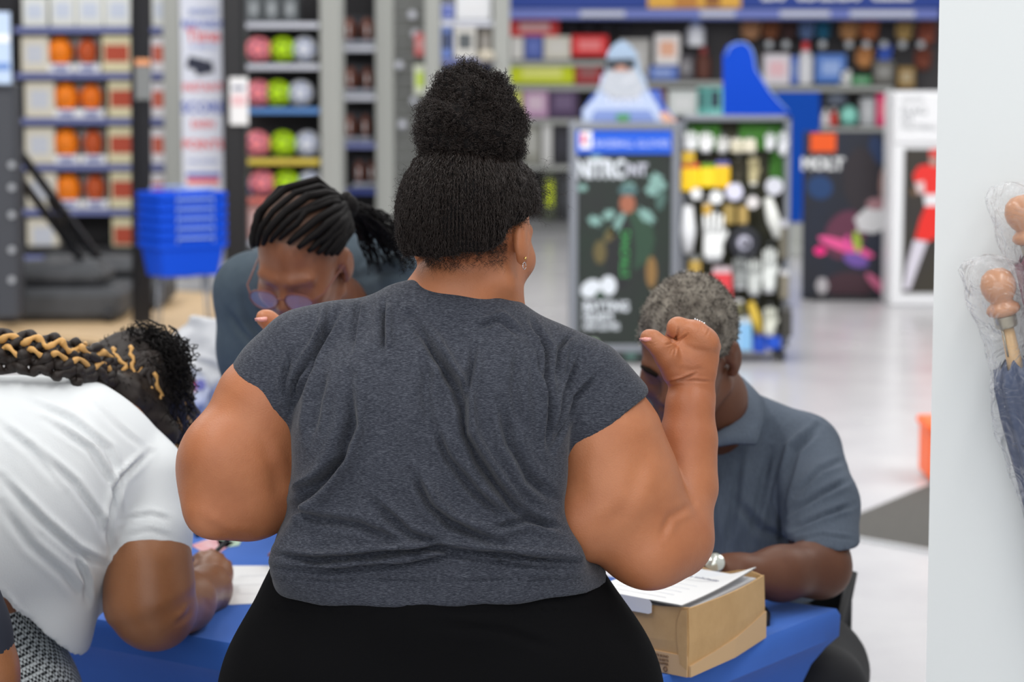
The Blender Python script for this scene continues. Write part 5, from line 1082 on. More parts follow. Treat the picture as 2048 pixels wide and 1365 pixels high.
def arms_main(F, o=0.0, k=0.03):
    # left arm: raised a little, forearm folded away from the camera
    F.chain([(p0(600, 715), r0(80)+o), (p0(528, 806), r0(90)+o), (p0(474, 940), r0(113)+o), (p0(492, 986), r0(97)+o)], k)
    # right arm
    F.chain([(p0(1160, 775), r0(86)+o), (p0(1206, 880), r0(112)+o), (p0(1232, 985), r0(129)+o), (p0(1284, 1072), r0(101)+o)], k)
def body_main():
    lo = p0(340, 1230); hi = p0(1470, 280)
    F = Field((lo[0], 3.2, lo[2]), (hi[0], 3.98, hi[2]), 0.0046, fx=[(P(1275, 0, 3.55)[0], P(1450, 0, 3.55)[0], 0.0018)], fy=[(3.48, 3.62, .0026)], fz=[(P(0, 790, 3.55)[2], P(0, 625, 3.55)[2], 0.0018)])
    F.loft([(p0(0, y)[2], p0(a, y)[0], p0(b, y)[0], D0+.02, h) for y, a, b, h in ((600, 770, 1010, .05), (660, 660, 1090, .09), (740, 620, 1130, .12), (900, 590, 1095, .15), (1060, 590, 1110, .16), (1225, 540, 1200, .19))], 0.02)
    arms_main(F)
    F.chain([(p0(955, 500, .01), r0(76)), (p0(925, 570, .0), r0(80)), (p0(912, 630, .01), r0(112)), (p0(900, 700, .02), r0(130))], 0.03)
    F.chain([(p0(500, 985, .03), r0(84)), (p0(540, 860, .20), r0(52)), (P(585, 750, 3.75), R(38, 3.75))], 0.03)
    # right forearm
    F.chain([(p0(1334, 1062, .035), r0(88)), (p0(1368, 975, .07), r0(70)), (p0(1376, 880, .09), r0(61)), (p0(1380, 812, .10), r0(50)), (p0(1384, 778, .105), r0(38))], 0.006)
    F.ell(p0(1352, 1085, .0), (r0(62), r0(60), r0(62)), None, 0.05)
    fist(F, 0, 0, D0+.105, 1); fist(F, -769, -40, 3.78, -1)
    hd.add(F, jaw=.84); F.cone(p0(1000, 560, -.075), r0(5), p0(1008, 620, -.05), r0(5), 0.02, True)
    for (x, y, rr) in ((415, 1030, 40), (1160, 1060, 50), (1300, 1120, 46), (430, 900, 50)): F.ell(p0(x, y, -.05), (r0(rr),)*3, None, 0.05)
    V, Q = F.mesh(2)
    V = folds(V, Q, [([(1385, 1010), (1340, 1035), (1322, 1075)], 12, 2.5), ([(400, 1040), (450, 1072), (520, 1078)], 16, 1.5), ([(520, 880), (548, 940), (560, 1010)], 22, 1.8),
                     ([(1290, 900), (1262, 990), (1210, 1070)], 26, 1.8), ([(1180, 860), (1150, 940), (1160, 1020)], 30, 1.5), ([(1336, 767), (1365, 759), (1394, 747)], 4, 3.4), ([(1359, 763), (1388, 761), (1424, 764)], 4, 1.6),
                     ([(1350, 679), (1354, 670), (1357, 655)], 3.2, 3.0), ([(1352, 682), (1362, 678), (1376, 668)], 3.2, 2.6), ([(1354, 678), (1341, 677), (1328, 670)], 3, 2.0), ([(1354, 682), (1342, 687), (1330, 691)], 3, 2.6),
                     ([(1360, 681), (1351, 698), (1348, 716)], 3, 1.8), ([(1354, 690), (1345, 700), (1340, 712)], 2.6, 1.2), ([(1296, 686), (1306, 688), (1316, 682)], 2.6, 1.0), ([(1300, 692), (1309, 692), (1317, 686)], 2.6, .8),
                     ([(1396, 668), (1402, 655), (1404, 645)], 3, 1.0), ([(1410, 676), (1416, 664), (1420, 655)], 3, .8), ([(1350, 735), (1380, 742), (1410, 738)], 8, .6), ([(1365, 690), (1390, 700), (1430, 705)], 8, .5)])
    mesh_np('body', V, Q, SKIN, wa)
body_main()
def shirt_main():
    lo = p0(400, 1210); hi = p0(1330, 530)
    F = Field((lo[0], 3.17, lo[2]), (hi[0], 3.74, hi[2]), 0.004)
    rows = ((586, 800, 970, .035), (610, 745, 1020, .065), (650, 655, 1095, .105), (720, 604, 1140, .145), (800, 590, 1128, .168), (870, 582, 1112, .178), (960, 578, 1112, .186), (1010, 570, 1122, .19), (1060, 553, 1140, .192), (1095, 546, 1172, .194), (1120, 544, 1196, .194), (1190, 536, 1236, .196))
    F.loft([(p0(0, y)[2], p0(a, y)[0], p0(b, y)[0], D0+.02, h) for y, a, b, h in rows], 0.02)
    F.cone(p0(835, 660), r0(84), p0(612, 700), r0(86), 0.035); F.cone(p0(990, 690), r0(84), p0(1152, 764), r0(92), 0.035)
    F.ell(p0(900, 660, -.03), (r0(130), r0(90), r0(90)), None, 0.05)
    # back soft volume
    F.ell(p0(760, 900, -.09), (r0(150), r0(80), r0(200)), None, 0.06); F.ell(p0(1000, 900, -.09), (r0(130), r0(80), r0(200)), None, 0.06)
    F.ell(p0(680, 1120, -.10), (r0(130), r0(70), r0(70)), None, 0.05); F.ell(p0(1010, 1110, -.10), (r0(150), r0(70), r0(70)), None, 0.05)
    cl = p0(527, 780); dl = p0(580, 825)-p0(475, 735); nl = np.array((dl[2], 0, -dl[0])); nl /= np.linalg.norm(nl); nl = nl if nl[0] < 0 else -nl
    F.chain([(p0(608, 712), r0(86)), (p0(560, 765), r0(92)), (p0(500, 842), r0(99))], 0.02, cuts=[(cl, nl)])
    cr_ = p0(1188, 848); dr = p0(1272, 795)-p0(1100, 908); nr = np.array((dr[2], 0, -dr[0])); nr /= np.linalg.norm(nr); nr = nr if nr[2] < 0 else -nr
    F.chain([(p0(1158, 770), r0(94)), (p0(1196, 830), r0(108)), (p0(1225, 900), r0(122))], 0.02, cuts=[(cr_, nr)])
    # neck opening and hem
    F.cone(p0(915, 545, .02), r0(92), p0(925, 590, .055), r0(94), 0.004, True); F.cone(p0(990, 600, .08), r0(70), p0(975, 570, .1), r0(90), 0.004, True)
    F.cut(p0(700, 1166), (0.02, 0, -1.0))
    V, Q = F.mesh(5)
    fl = [([(768, 603), (767, 650), (766, 705)], 9, 5), ([(819, 632), (853, 680), (877, 719), (915, 777), (927, 825), (930, 869), (959, 922), (993, 970), (1031, 1019), (1094, 1053)], 13, 9),
          ([(948, 690), (944, 735), (935, 780), (930, 830)], 10, 5), ([(824, 945), (862, 1014), (901, 1048), (1007, 1090)], 13, 7), ([(700, 750), (702, 849), (678, 917), (640, 965), (601, 1004), (545, 1060)], 17, 8),
          ([(867, 850), (896, 917), (949, 985), (1017, 1040)], 12, 5.5), ([(545, 1108), (630, 1122), (727, 1112), (872, 1098), (1070, 1118), (1190, 1128)], 9, 8), ([(540, 1134), (660, 1142), (790, 1132), (900, 1112), (1050, 1132), (1190, 1140)], 7, 5),
          ([(1099, 905), (1096, 800), (1092, 700), (1062, 640)], 9, 6), ([(1104, 900), (1128, 790), (1165, 700)], 7, 4), ([(1106, 905), (1150, 800), (1200, 745)], 7, 3.5), ([(1095, 800), (1080, 740), (1076, 690)], 7, 3.5),
          ([(581, 822), (590, 770), (632, 700), (690, 600)], 9, 5), ([(578, 815), (566, 770), (585, 700)], 7, 3.5), ([(582, 820), (615, 760), (650, 660), (665, 600)], 8, 4), ([(720, 590), (712, 640), (700, 700)], 8, 3.5),
          ([(575, 990), (640, 960), (700, 900)], 10, 4), ([(570, 1010), (640, 1040), (720, 1050), (800, 1090)], 14, 4), ([(1130, 1060), (1060, 1040), (980, 1060)], 10, 4), ([(1110, 1000), (1060, 960), (1020, 890), (1005, 800)], 15, 5),
          ([(620, 880), (630, 800), (650, 740)], 14, 3.5), ([(740, 1000), (820, 1070), (900, 1095)], 12, 4.5), ([(860, 700), (850, 790), (862, 860)], 16, 3), ([(1040, 700), (1030, 780), (1040, 860)], 14, 3),
          ([(950, 655), (1000, 640), (1040, 672)], 8, 2.5), ([(1145, 668), (1120, 700), (1112, 760)], 8, 4), 
          ([(540, 1158), (700, 1162), (870, 1158), (1050, 1160), (1190, 1160)], 3.5, 1.6)]
    V = folds(V, Q, [(a_, w_*1.1, m_*2.5) for a_, w_, m_ in fl])
    px, py = proj(V); N = normals(V, Q)
    V = V + N*(0.0012*np.sin(px*0.05+py*0.021)+0.001*np.sin(px*0.021-py*0.043+1))[:, None]
    mesh_np('shirt', V, Q, GREYTEE, wa)
shirt_main()
def legs_main():
    F = Field((-.47, 3.17, .05), (.26, 3.76, 1.03), 0.007)
    rows = [(p0(0, y)[2], p0(a, y)[0], p0(b, y)[0], D0+.02, h) for y, a, b, h in ((1128, 545, 1196, .187), (1165, 526, 1215, .192), (1200, 520, 1228, .2), (1260, 510, 1246, .205), (1330, 490, 1268, .215), (1400, 474, 1284, .22), (1480, 468, 1290, .22))]
    F.loft(rows, 0.01)
    F.cut(p0(0, 1132), (0, 0, 1))
    for t, c in ((-1, 665), (1, 1100)):
        x = p0(c, 1480)[0]; F.chain([((x, 3.46, .80), .165), ((x*0.8-.02, 3.47, .48), .095), ((x*0.7-.03, 3.48, .13), .062)], 0.05)
    for t, c in ((-1, 690), (1, 1075)): F.ell(p0(c, 1370, -.08), (r0(150), r0(150), r0(150)), None, 0.04)
    V, Q = F.mesh(2)
    V = folds(V, Q, [([(812, 1185), (806, 1260), (800, 1365)], 5, 2.5), ([(500, 1212), (640, 1226), (812, 1224)], 5, 2), ([(812, 1224), (1000, 1222), (1250, 1215)], 5, 2), ([(860, 1250), (1000, 1262), (1120, 1300)], 14, 3)])
    mesh_np('leggings', V, Q, BLACK, wa)
    for x in (-.2, .02):
        F = Field((x-.09, 3.3, -.02), (x+.09, 3.76, .16), 0.01)
        F.cone((x, 3.43, .045), .043, (x, 3.64, .035), .036, .02).cone((x, 3.47, .05), .045, (x, 3.48, .1), .05, .02); F.cut((0, 0, .002), (0, 0, -1))
        V, Q = F.mesh(); mesh_np('shoe', V, Q, SHOE, wa)
legs_main()
def hair_main():
    r = np.random.default_rng(3)
    F = Field(hd.c-0.17, hd.c+np.array((.17, .17, .3)), 0.005)
    c0 = hd.p(0, -.020, .036); pl = (hd.p(0, -.11, -.030), hd.R@np.array((0, .58, -1.0))/1.156)
    F.ell(c0, (.098, .112, .100), hd.R, 0.005, cuts=[pl, (hd.p(0, .072, 0), hd.R@np.array((0, 1.0, 0)))])
    F.ell(hd.p(0, -.07, -.01), (.074, .048, .05), hd.R, 0.02, cuts=[(hd.p(0, -.1, -.038), hd.R@np.array((0, .35, -.94)))])
    F.ell(hd.p(.094, -.012, -.010), (.030, .027, .040), hd.R, .006, True)
    F.noise(0.0035, 95, 5)
    V, Q = F.mesh(2); hair = mesh_np('hair', V, Q, HAIR, wa)
    N = normals(V, Q); bc = p0(940, 300, -.005)
    # strands combed up to the puff
    sel = r.choice(len(V), 8000); A = V[sel] + N[sel]*(.0003); k = 8; C = [A]; cur = A.copy()
    ph = r.random((len(A), 3))*6.28
    for i in range(1, k):
        d = bc-cur; d /= np.linalg.norm(d, axis=1, keepdims=True); n = cur-c0; n /= np.linalg.norm(n, axis=1, keepdims=True)
        d = d - n*(d*n).sum(1, keepdims=True); d /= np.linalg.norm(d, axis=1, keepdims=True)+1e-6
        cur = cur + d*0.0040; wv = 0.0014*np.sin(ph+i*1.9+np.arange(3)); C.append(cur + wv + n*(0.0014*np.sin(ph[:, :1]*3+i*1.1)+.0016))
    strands('strand', np.stack(C, 1), 0.0004+0.0004*r.random(len(A)), HAIRB, hair)
    # the puff: lumpy core with thousands of small coils
    pc = p0(940, 252, -.01); F = Field(pc-.13, pc+.13, 0.005)
    F.ell(pc, (.068, .062, .048), None, 0.02); F.ell(p0(938, 212, -.005), (.050, .050, .040), None, .03)
    for i in range(95):
        th = r.random()*6.283; u = r.random()*1.9-.8; s_ = math.sqrt(max(0, 1-min(1, u)**2)); wx = 1.0 if u < .45 else .82
        q = pc+np.array((.066*wx*s_*math.cos(th), .060*wx*s_*math.sin(th), .048*u+(.018 if u > .5 else 0))); F.ell(q, (.007+.013*r.random(),)*3, None, 0.007)
    F.cone(p0(940, 275), r0(92), p0(942, 315), r0(88), 0.02)
    V, Q = F.mesh(2); puff = mesh_np('hair_puff', V, Q, HAIR, wa); N = normals(V, Q)
    n = 7200; sel = r.choice(len(V), n); k = 14; t = np.linspace(0, 1, k)[None, :, None]
    A = V[sel][:, None, :]; Nn = N[sel][:, None, :]; up = V[sel][:, 2] > pc[2]-.045
    j = r.normal(size=(n, 1, 3)); D_ = Nn + .55*j/np.linalg.norm(j, axis=2, keepdims=True); D_ /= np.linalg.norm(D_, axis=2, keepdims=True)
    U = np.cross(D_, r.normal(size=(n, 1, 3))); U /= np.linalg.norm(U, axis=2, keepdims=True); Wv = np.cross(D_, U)
    cl_ = .5+.5*np.sin(V[sel][:, 0]*160+3*np.sin(V[sel][:, 2]*140))*np.sin(V[sel][:, 2]*150+V[sel][:, 1]*120); L = (.005+.010*cl_[:, None, None]+.008*r.random((n, 1, 1))**2)*np.where(up, 1, .6)[:, None, None]; rad = .0012+.0020*r.random((n, 1, 1)); tu = 1.6+2.0*r.random((n, 1, 1)); f0 = r.random((n, 1, 1))*6.28
    C = A - Nn*.003 + D_*L*t + rad*(np.cos(f0+6.283*tu*t)*U + np.sin(f0+6.283*tu*t)*Wv)
    strands('coil', C, .00038+.00040*r.random(n), HAIRB, puff)
    # small curls over the back of the head, softer towards the hairline
    Vh2, Qh2 = V, Q
    hv = hair.data; Hn = len(hv.vertices); HV = np.empty(Hn*3, np.float32); hv.vertices.foreach_get('co', HV); HV = HV.reshape(-1, 3)+np.array(wloc(hair)); L_ = (HV-hd.c)@hd.R
    HN = HV-c0; HN /= np.linalg.norm(HN, axis=1, keepdims=True)
    ok = np.where((L_[:, 2] < .045+.03*r.random(Hn)) & (L_[:, 1] < .05) & ~((L_[:, 0] > .055) & (L_[:, 2] < .01) & (L_[:, 1] > -.05)))[0]; n2 = 4200; se = r.choice(ok, n2); A4 = HV[se][:, None, :]; N4 = HN[se][:, None, :]
    D4 = N4*.5+r.normal(size=(n2, 1, 3))*.7; D4[:, :, 2] += .25; D4 /= np.linalg.norm(D4, axis=2, keepdims=True); U = np.cross(D4, r.normal(size=(n2, 1, 3))); U /= np.linalg.norm(U, axis=2, keepdims=True); Wv = np.cross(D4, U)
    L4 = .007+.009*r.random((n2, 1, 1)); rad = .0010+.0014*r.random((n2, 1, 1)); f0 = r.random((n2, 1, 1))*6.28; tu = 2+2*r.random((n2, 1, 1))
    strands('curl', A4-.003*N4+D4*L4*t+rad*(np.cos(f0+6.283*tu*t)*U+np.sin(f0+6.283*tu*t)*Wv), .0003+.0003*r.random(n2), HAIRB, hair)
    # frizz on the sides and the nape
    n = 900; sel = r.choice(len(V), n); A2 = V[sel][:, None, :]; N2 = N[sel][:, None, :]
    Vh, Nh = np.array([hd.p(*(np.array((math.sin(a)*.096, -.02-math.cos(a)*.108*abs(math.cos(b)), .03+.09*math.sin(b))))) for a, b in zip(r.random(900)*5-2.5, r.random(900)*1.7-1.0)]), None
    Lh = (Vh-hd.c)@hd.R; Vh = Vh[~((Lh[:, 0] > .04) & (Lh[:, 2] < .045))]; n = len(Vh)
    Nh = (Vh-c0); Nh /= np.linalg.norm(Nh, axis=1, keepdims=True); A2 = Vh[:, None, :]; N2 = Nh[:, None, :]
    D_ = N2+.5*r.normal(size=(n, 1, 3)); D_ /= np.linalg.norm(D_, axis=2, keepdims=True); U = np.cross(D_, r.normal(size=(n, 1, 3))); U /= np.linalg.norm(U, axis=2, keepdims=True); Wv = np.cross(D_, U)
    L = .006+.016*r.random((n, 1, 1)); rad = .001+.003*r.random((n, 1, 1)); f0 = r.random((n, 1, 1))*6.28; tu = 1+1.5*r.random((n, 1, 1))
    strands('frizz', A2-.002*N2 + D_*L*t + rad*t*(np.cos(f0+6.283*tu*t)*U+np.sin(f0+6.283*tu*t)*Wv), np.full(n, .00028), HAIR, hair)
    n = 260; A5 = hd.p(.055, .075, .075)+.014*r.normal(size=(n, 3)); D5 = hd.R@np.array((.9, .1, .1))+.8*r.normal(size=(n, 3)); D5 /= np.linalg.norm(D5, axis=1, keepdims=True)
    L = .012+.022*r.random((n, 1, 1)); f0 = r.random((n, 1, 1))*6.28; strands('temple_wisp', A5[:, None]+D5[:, None]*L*t+.003*np.sin(f0+10*t+np.arange(3)), np.full(n, .0002), HAIRB, hair)
    # fine hairs at the nape
    n = 1300; a = (r.random(n)-.5)*2.2; A3 = np.array([hd.p(.072*math.sin(q), -.084*math.cos(q)+.012, -.024-.030*r.random()**1.6+.012*abs(math.sin(q))) for q in a])[:, None, :]
    D3 = np.array([0, -.15, -1.0])+.45*r.normal(size=(n, 1, 3)); L = .004+.009*r.random((n, 1, 1)); f0 = r.random((n, 1, 1))*6.28
    strands('nape_hair', A3 + D3*L*t + .0016*np.sin(f0+11*t)*np.array([1.0, .2, 0]), np.full(n, .00017), mat('nape_fuzz', (44, 30, 24), .7), hair)
    # ear stud and small hoop
    b = MB(); e = hd.p(.086, -.016, -.040); b.tube([e+hd.R@np.array((.002, .005*math.cos(q), .005*math.sin(q)-.004)) for q in np.linspace(0, 6.0, 12)], .0006, 5); b.build('earring', SILVER, wa, True)
    b = MB(); b.ball(hd.p(.091, -.020, -.034), .0022, 8, 6); b.build('ear_stud', mat('gold', (230, 190, 110), .2, 1.0), wa, True)
hair_main()
def small_main():
    D = D0+.105
    b = MB(); c = P(1399, 648, D); b.tube([c+np.array((.0075*math.cos(q), .004*math.sin(q)+.008, .0035*math.sin(q)-.001-.0045*math.cos(q))) for q in np.linspace(0, 6.1, 16)], .0011, 6)
    for i in range(5):
        q = c+np.array(((i-2)*.0034, 0, .0022-.0018*(i-2)*.9)); b.tube([q-np.array((0, 0, .002)), q+np.array((0.0005, 0, .0028))], [.0006, .0013], 5)
    b.build('ring', SILVER, wa, True)
    for dx, dy, DD in ((0, 0, D), (-769, -40, 3.78)):
        b = MB(); n = P(1290+dx, 678+dy, DD-.022); 
        pts = []
        for i, u in enumerate(np.linspace(-1, 1, 7)):
            for j, v in enumerate((0, .5, 1)):
                x = 1300-18*v-3*v*v+dx; y = 679+u*2.5-2.5*(1-u*u)*(1-v)+1.5*v+dy; pts.append(P(x, y, DD-.022-.004*(1-u*u)+.010*v+.003*u))
        b.add(pts, [(i*3+j, i*3+j+1, (i+1)*3+j+1, (i+1)*3+j) for i in range(6) for j in range(2)])
        b.tube([P(1303+dx, 679+dy, DD-.028), P(1290+dx, 679.5+dy, DD-.027), P(1279+dx, 678+dy, DD-.018)], [R(5, DD), R(4.6, DD), R(1.5, DD)], 8)
        b.build('thumbnail', NAIL, wa, True)
small_main()

# ---- the man seated at the right, looking down --------------------------------------------------
DM = 4.35
def pm(x, y, dy=0.0): return P(x, y, DM+dy)
def rm(q): return R(q, DM)
ma = thing('person', 'grey-haired man in slate polo seated behind the table, head bowed, writing', 'person', (P(1480, 1000, 4.6)[0], 4.62, 0))
hm = Head(pm(1376, 706), (-.42, -.78, -.50), (-.12, -.45, 1), 1.06)
def man():
    lo = P(1235, 1230, 4.9); hi = P(1740, 540, 4.9)
    F = Field((lo[0]-.02, 4.02, .72), (hi[0]+.02, 4.95, hi[2]), 0.006)
    hm.add(F)
    F.chain([(hm.p(0, -.03, -.06), .064), (pm(1420, 800, .12), .064), (pm(1430, 870, .22), .055), (pm(1450, 930, .32), .07)], 0.03)
    F.loft([(P(0, y, 4.6)[2], P(a, y, 4.6)[0], P(b, y, 4.6)[0], 4.62, h) for y, a, b, h in ((880, 1400, 1560, .07), (960, 1330, 1620, .11), (1100, 1320, 1620, .13), (1230, 1320, 1620, .14))], 0.03)
    # left arm lies on the table edge: shoulder, elbow, wrist
    F.chain([(pm(1612, 930, .22), rm(56)), (pm(1640, 1060, .08), rm(60)), (pm(1640, 1135, -.02), rm(58))], 0.03)
    F.chain([(pm(1640, 1135, -.02), rm(58)), (pm(1560, 1148, -.10), rm(50)), (pm(1470, 1150, -.16), rm(36)), (pm(1428, 1140, -.16), rm(27))], 0.03)
    h = lambda x, y, o=0: pm(x, y, -.16+o)
    F.chain([(h(1425, 1138), rm(27)), (h(1388, 1132, -.01), rm(31)), (h(1368, 1136, -.02), rm(26))], 0.012, flat=((0, 0, 1), .7))
    for i, (a, b, c) in enumerate((((1372, 1122), (1345, 1128), (1336, 1146)), ((1370, 1132), (1342, 1140), (1332, 1156)), ((1374, 1142), (1348, 1152), (1338, 1164)), ((1380, 1150), (1358, 1160), (1350, 1168)))):
        F.chain([(h(*a, -.02), rm(12)), (h(*b, -.03-.008*i), rm(10)), (h(*c, -.035-.008*i), rm(8.5))], 0.003)
    F.chain([(h(1400, 1146, -.03), rm(13)), (h(1372, 1158, -.05), rm(11)), (h(1350, 1160, -.055), rm(9))], 0.004)
    # right arm, behind the standing woman
    F.chain([(pm(1330, 930, .22), rm(70)), (pm(1240, 1070, .12), rm(58)), (pm(1270, 1150, -.08), rm(40)), (pm(1300, 1160, -.16), rm(28))], 0.03)
    V, Q = F.mesh(2); mesh_np('body', V, Q, SKIN_M, ma)
    # polo shirt
    F = Field((lo[0]-.03, 4.25, .70), (hi[0]+.03, 4.98, P(0, 715, 4.6)[2]), 0.005)
    rows = ((850, 1390, 1540, .07), (880, 1340, 1600, .10), (930, 1300, 1650, .13), (1000, 1290, 1660, .15), (1100, 1290, 1640, .16), (1260, 1290, 1640, .165))
    F.loft([(P(0, y, 4.6)[2], P(a, y, 4.6)[0], P(b, y, 4.6)[0], 4.62, h) for y, a, b, h in rows], 0.03)
    F.cone(pm(1455, 852, .27), rm(88), pm(1600, 908, .24), rm(84), 0.04); F.cone(pm(1400, 850, .27), rm(80), pm(1272, 812, .27), rm(62), .03)
    F.cone(pm(1400, 880, .26), rm(90), pm(1290, 860, .24), rm(74), 0.04)
    c = pm(1640, 1092, -.02); n = np.array((-.08, 0, -1)); F.chain([(pm(1606, 905, .22), rm(82)), (pm(1640, 1010, .10), rm(79)), (pm(1642, 1120, .0), rm(80))], 0.02, cuts=[(c, n)])
    c = pm(1260, 1050, .1); F.chain([(pm(1320, 915, .22), rm(78)), (pm(1260, 1030, .14), rm(68)), (pm(1240, 1100, .02), rm(66))], 0.02, cuts=[(c, n)])
    F.cone(pm(1405, 780, .06), rm(76), pm(1405, 815, .08), rm(60), 0.006, True)
    V, Q = F.mesh(2)
    fl = [([(1700, 960), (1640, 990), (1575, 1030)], 9, 6), ([(1708, 1010), (1650, 1030), (1580, 1060)], 8, 6), ([(1690, 920), (1640, 940), (1590, 990)], 9, 5), ([(1565, 1100), (1562, 1000), (1590, 900), (1640, 850)], 11, 8),
          ([(1540, 900), (1520, 1000), (1500, 1090)], 12, 5), ([(1480, 910), (1470, 1010), (1455, 1100)], 12, 5), ([(1520, 780), (1590, 810), (1660, 850)], 6, 3), ([(1565, 1090), (1640, 1070), (1715, 1080)], 5, 2.5), ([(1470, 1000), (1520, 1060), (1600, 1090)], 14, 4), ([(1430, 930), (1425, 1010), (1428, 1100)], 12, 4)]
    V = folds(V, Q, [(a_, w_, m_*1.6) for a_, w_, m_ in fl]); sh = mesh_np('polo_shirt', V, Q, POLO, ma)
    # collar: one band around the neck with its two points
    b = MB(); ring = [(1462, 742, .27), (1478, 762, .20), (1483, 805, .12), (1470, 845, .075), (1436, 866, .05), (1400, 880, .045)]
    low = [(1500, 775, .28), (1530, 800, .17), (1526, 845, .10), (1514, 888, .055), (1470, 886, .04), (1420, 895, .035)]
    A = [pm(*q) for q in ring]; B = [pm(*q) for q in low]; 
    def dens(A): 
        A = np.array(A); t = np.linspace(0, len(A)-1, 24); return np.stack([np.interp(t, range(len(A)), A[:, i]) for i in range(3)], 1)
    A = dens(A); B = dens(B); nn = len(A); off = np.array((.004, -.006, .004))
    V = np.concatenate([A, (A+B)/2+off, B, B+np.array((0, .006, -.004)), A+np.array((0, .008, 0))])
    b.add(V, [(r_*nn+i, r_*nn+i+1, (r_+1)*nn+i+1, (r_+1)*nn+i) for r_ in range(4) for i in range(nn-1)]); b.build('collar', POLO, ma, True)
    A2 = dens([pm(1300, 752, .26), pm(1282, 790, .16), pm(1300, 850, .06), pm(1350, 885, .02)]); B2 = dens([pm(1262, 765, .26), pm(1240, 820, .14), pm(1262, 890, .04), pm(1330, 915, .0)])
    b = MB(); V = np.concatenate([A2, (A2+B2)/2+off, B2]); b.add(V, [(r_*nn+i, r_*nn+i+1, (r_+1)*nn+i+1, (r_+1)*nn+i) for r_ in range(2) for i in range(nn-1)]); b.build('collar', POLO, ma, True)
    # short grey hair
    G = mat('hair_salt_and_pepper', (150, 142, 130), 0.8, spec=.2, rgb2=(62, 54, 48), vscale=26); GD = mat('hair_grey_dark', (58, 51, 46), .8); GL = mat('hair_grey_light', (176, 168, 156), .8)
    F = Field(hm.c-.15, hm.c+.17, .005)
    F.ell(hm.p(0, -.015, .040), (.0865, .106, .101), hm.R, .004, cuts=[(hm.p(0, .062, .066), hm.R@np.array((0, .80, -.60))), (hm.p(0, -.1, -.04), hm.R@np.array((0, .42, -.9)))])
    F.noise(.0018, 190, 9); V, Q = F.mesh(1); hr = mesh_np('hair', V, Q, G, ma); N = normals(V, Q); r = np.random.default_rng(11)
    for mm, cnt in ((GD, 2800), (GL, 1700)):
        sel = r.choice(len(V), cnt); t = np.linspace(0, 1, 7)[None, :, None]; D_ = N[sel][:, None]+.7*r.normal(size=(cnt, 1, 3)); f0 = r.random((cnt, 1, 1))*6.28
        strands('strand', V[sel][:, None]-.002*N[sel][:, None]+D_*.0042*t+.0013*np.sin(f0+11*t+np.arange(3)), np.full(cnt, .0006), mm, hr)
    b = MB()
    for t in (-1, 1): b.tube([hm.p(t*.014, .1, .021), hm.p(t*.031, .098, .029), hm.p(t*.05, .082, .022)], [.004, .0055, .003], 6)
    b.build('eyebrows', mat('brow_dark', (30, 24, 20), .9, spec=.05), ma, True); ma.children[-1]['kind'] = 'stuff'
    # wristwatch
    w0 = h(1430, 1140); b = MB(); b.tube([w0+np.array((.004*math.sin(q*2), .029*math.cos(q), .026*math.sin(q))) for q in np.linspace(0, 6.283, 20)], .006, 8)
    b.build('watch_strap', mat('black_strap', (25, 28, 26), .5), ma, True)
    b = MB(); c = h(1428, 1139, -.026)+np.array((0, -.004, .010)); b.lathe(c, [(.0, 0), (.0175, 0), (.0185, .003), (.0175, .008), (.0, .0085)], 24, (.05, -.75, .65)); b.build('watch_face', mat('watch_glass', (235, 238, 228), .08, .6), ma, True)
    # trousers under the table
    T = mat('black_trousers', (34, 34, 37), .8); F = Field((.1, 4.1, .05), (.85, 4.95, .75), .014)
    for x in (.33, .60):
        F.chain([((x, 4.62, .54), .10), ((x-.03, 4.40, .55), .085), ((x-.04, 4.34, .30), .06), ((x-.04, 4.36, .10), .05)], .05)
    F.ell((.47, 4.66, .56), (.2, .15, .13), None, .05); V, Q = F.mesh(); mesh_np('trousers', V, Q, T, ma)
    for x in (.29, .56):
        F = Field((x-.08, 4.1, -.02), (x+.08, 4.5, .14), .01); F.cone((x, 4.38, .045), .043, (x, 4.2, .035), .036, .02).cone((x, 4.36, .05), .045, (x, 4.36, .09), .05, .02).cut((0, 0, .002), (0, 0, -1)); V, Q = F.mesh(); mesh_np('shoe', V, Q, SHOE, ma)
man()

def flat_hand(F, c, f, th, z_drop=.012, sc=1.0):
    f = np.array((f[0], f[1], 0.0)); f /= np.linalg.norm(f); s_ = np.array((-f[1], f[0], 0)); c = np.array(c)
    F.cone(c, .024*sc, c+f*.055*sc, .036*sc, .015, flat=((0, 0, 1), .55))
    for i, L in zip((-1.5, -.5, .5, 1.5), (.062, .070, .072, .058)[::th]):
        a = c+f*.074*sc+s_*i*.0195*sc; F.chain([(a, .0100*sc), (a+f*L*.55*sc+s_*i*.003+np.array((0, 0, .002)), .0088*sc), (a+f*L*sc+s_*i*.004-np.array((0, 0, z_drop*.5)), .0072*sc)], .003)
    a = c+f*.015*sc+s_*th*.026*sc; F.chain([(a, .013*sc), (a+f*.032*sc+s_*th*.022*sc, .0105*sc), (a+f*.060*sc+s_*th*.026*sc, .0085*sc)], .006)

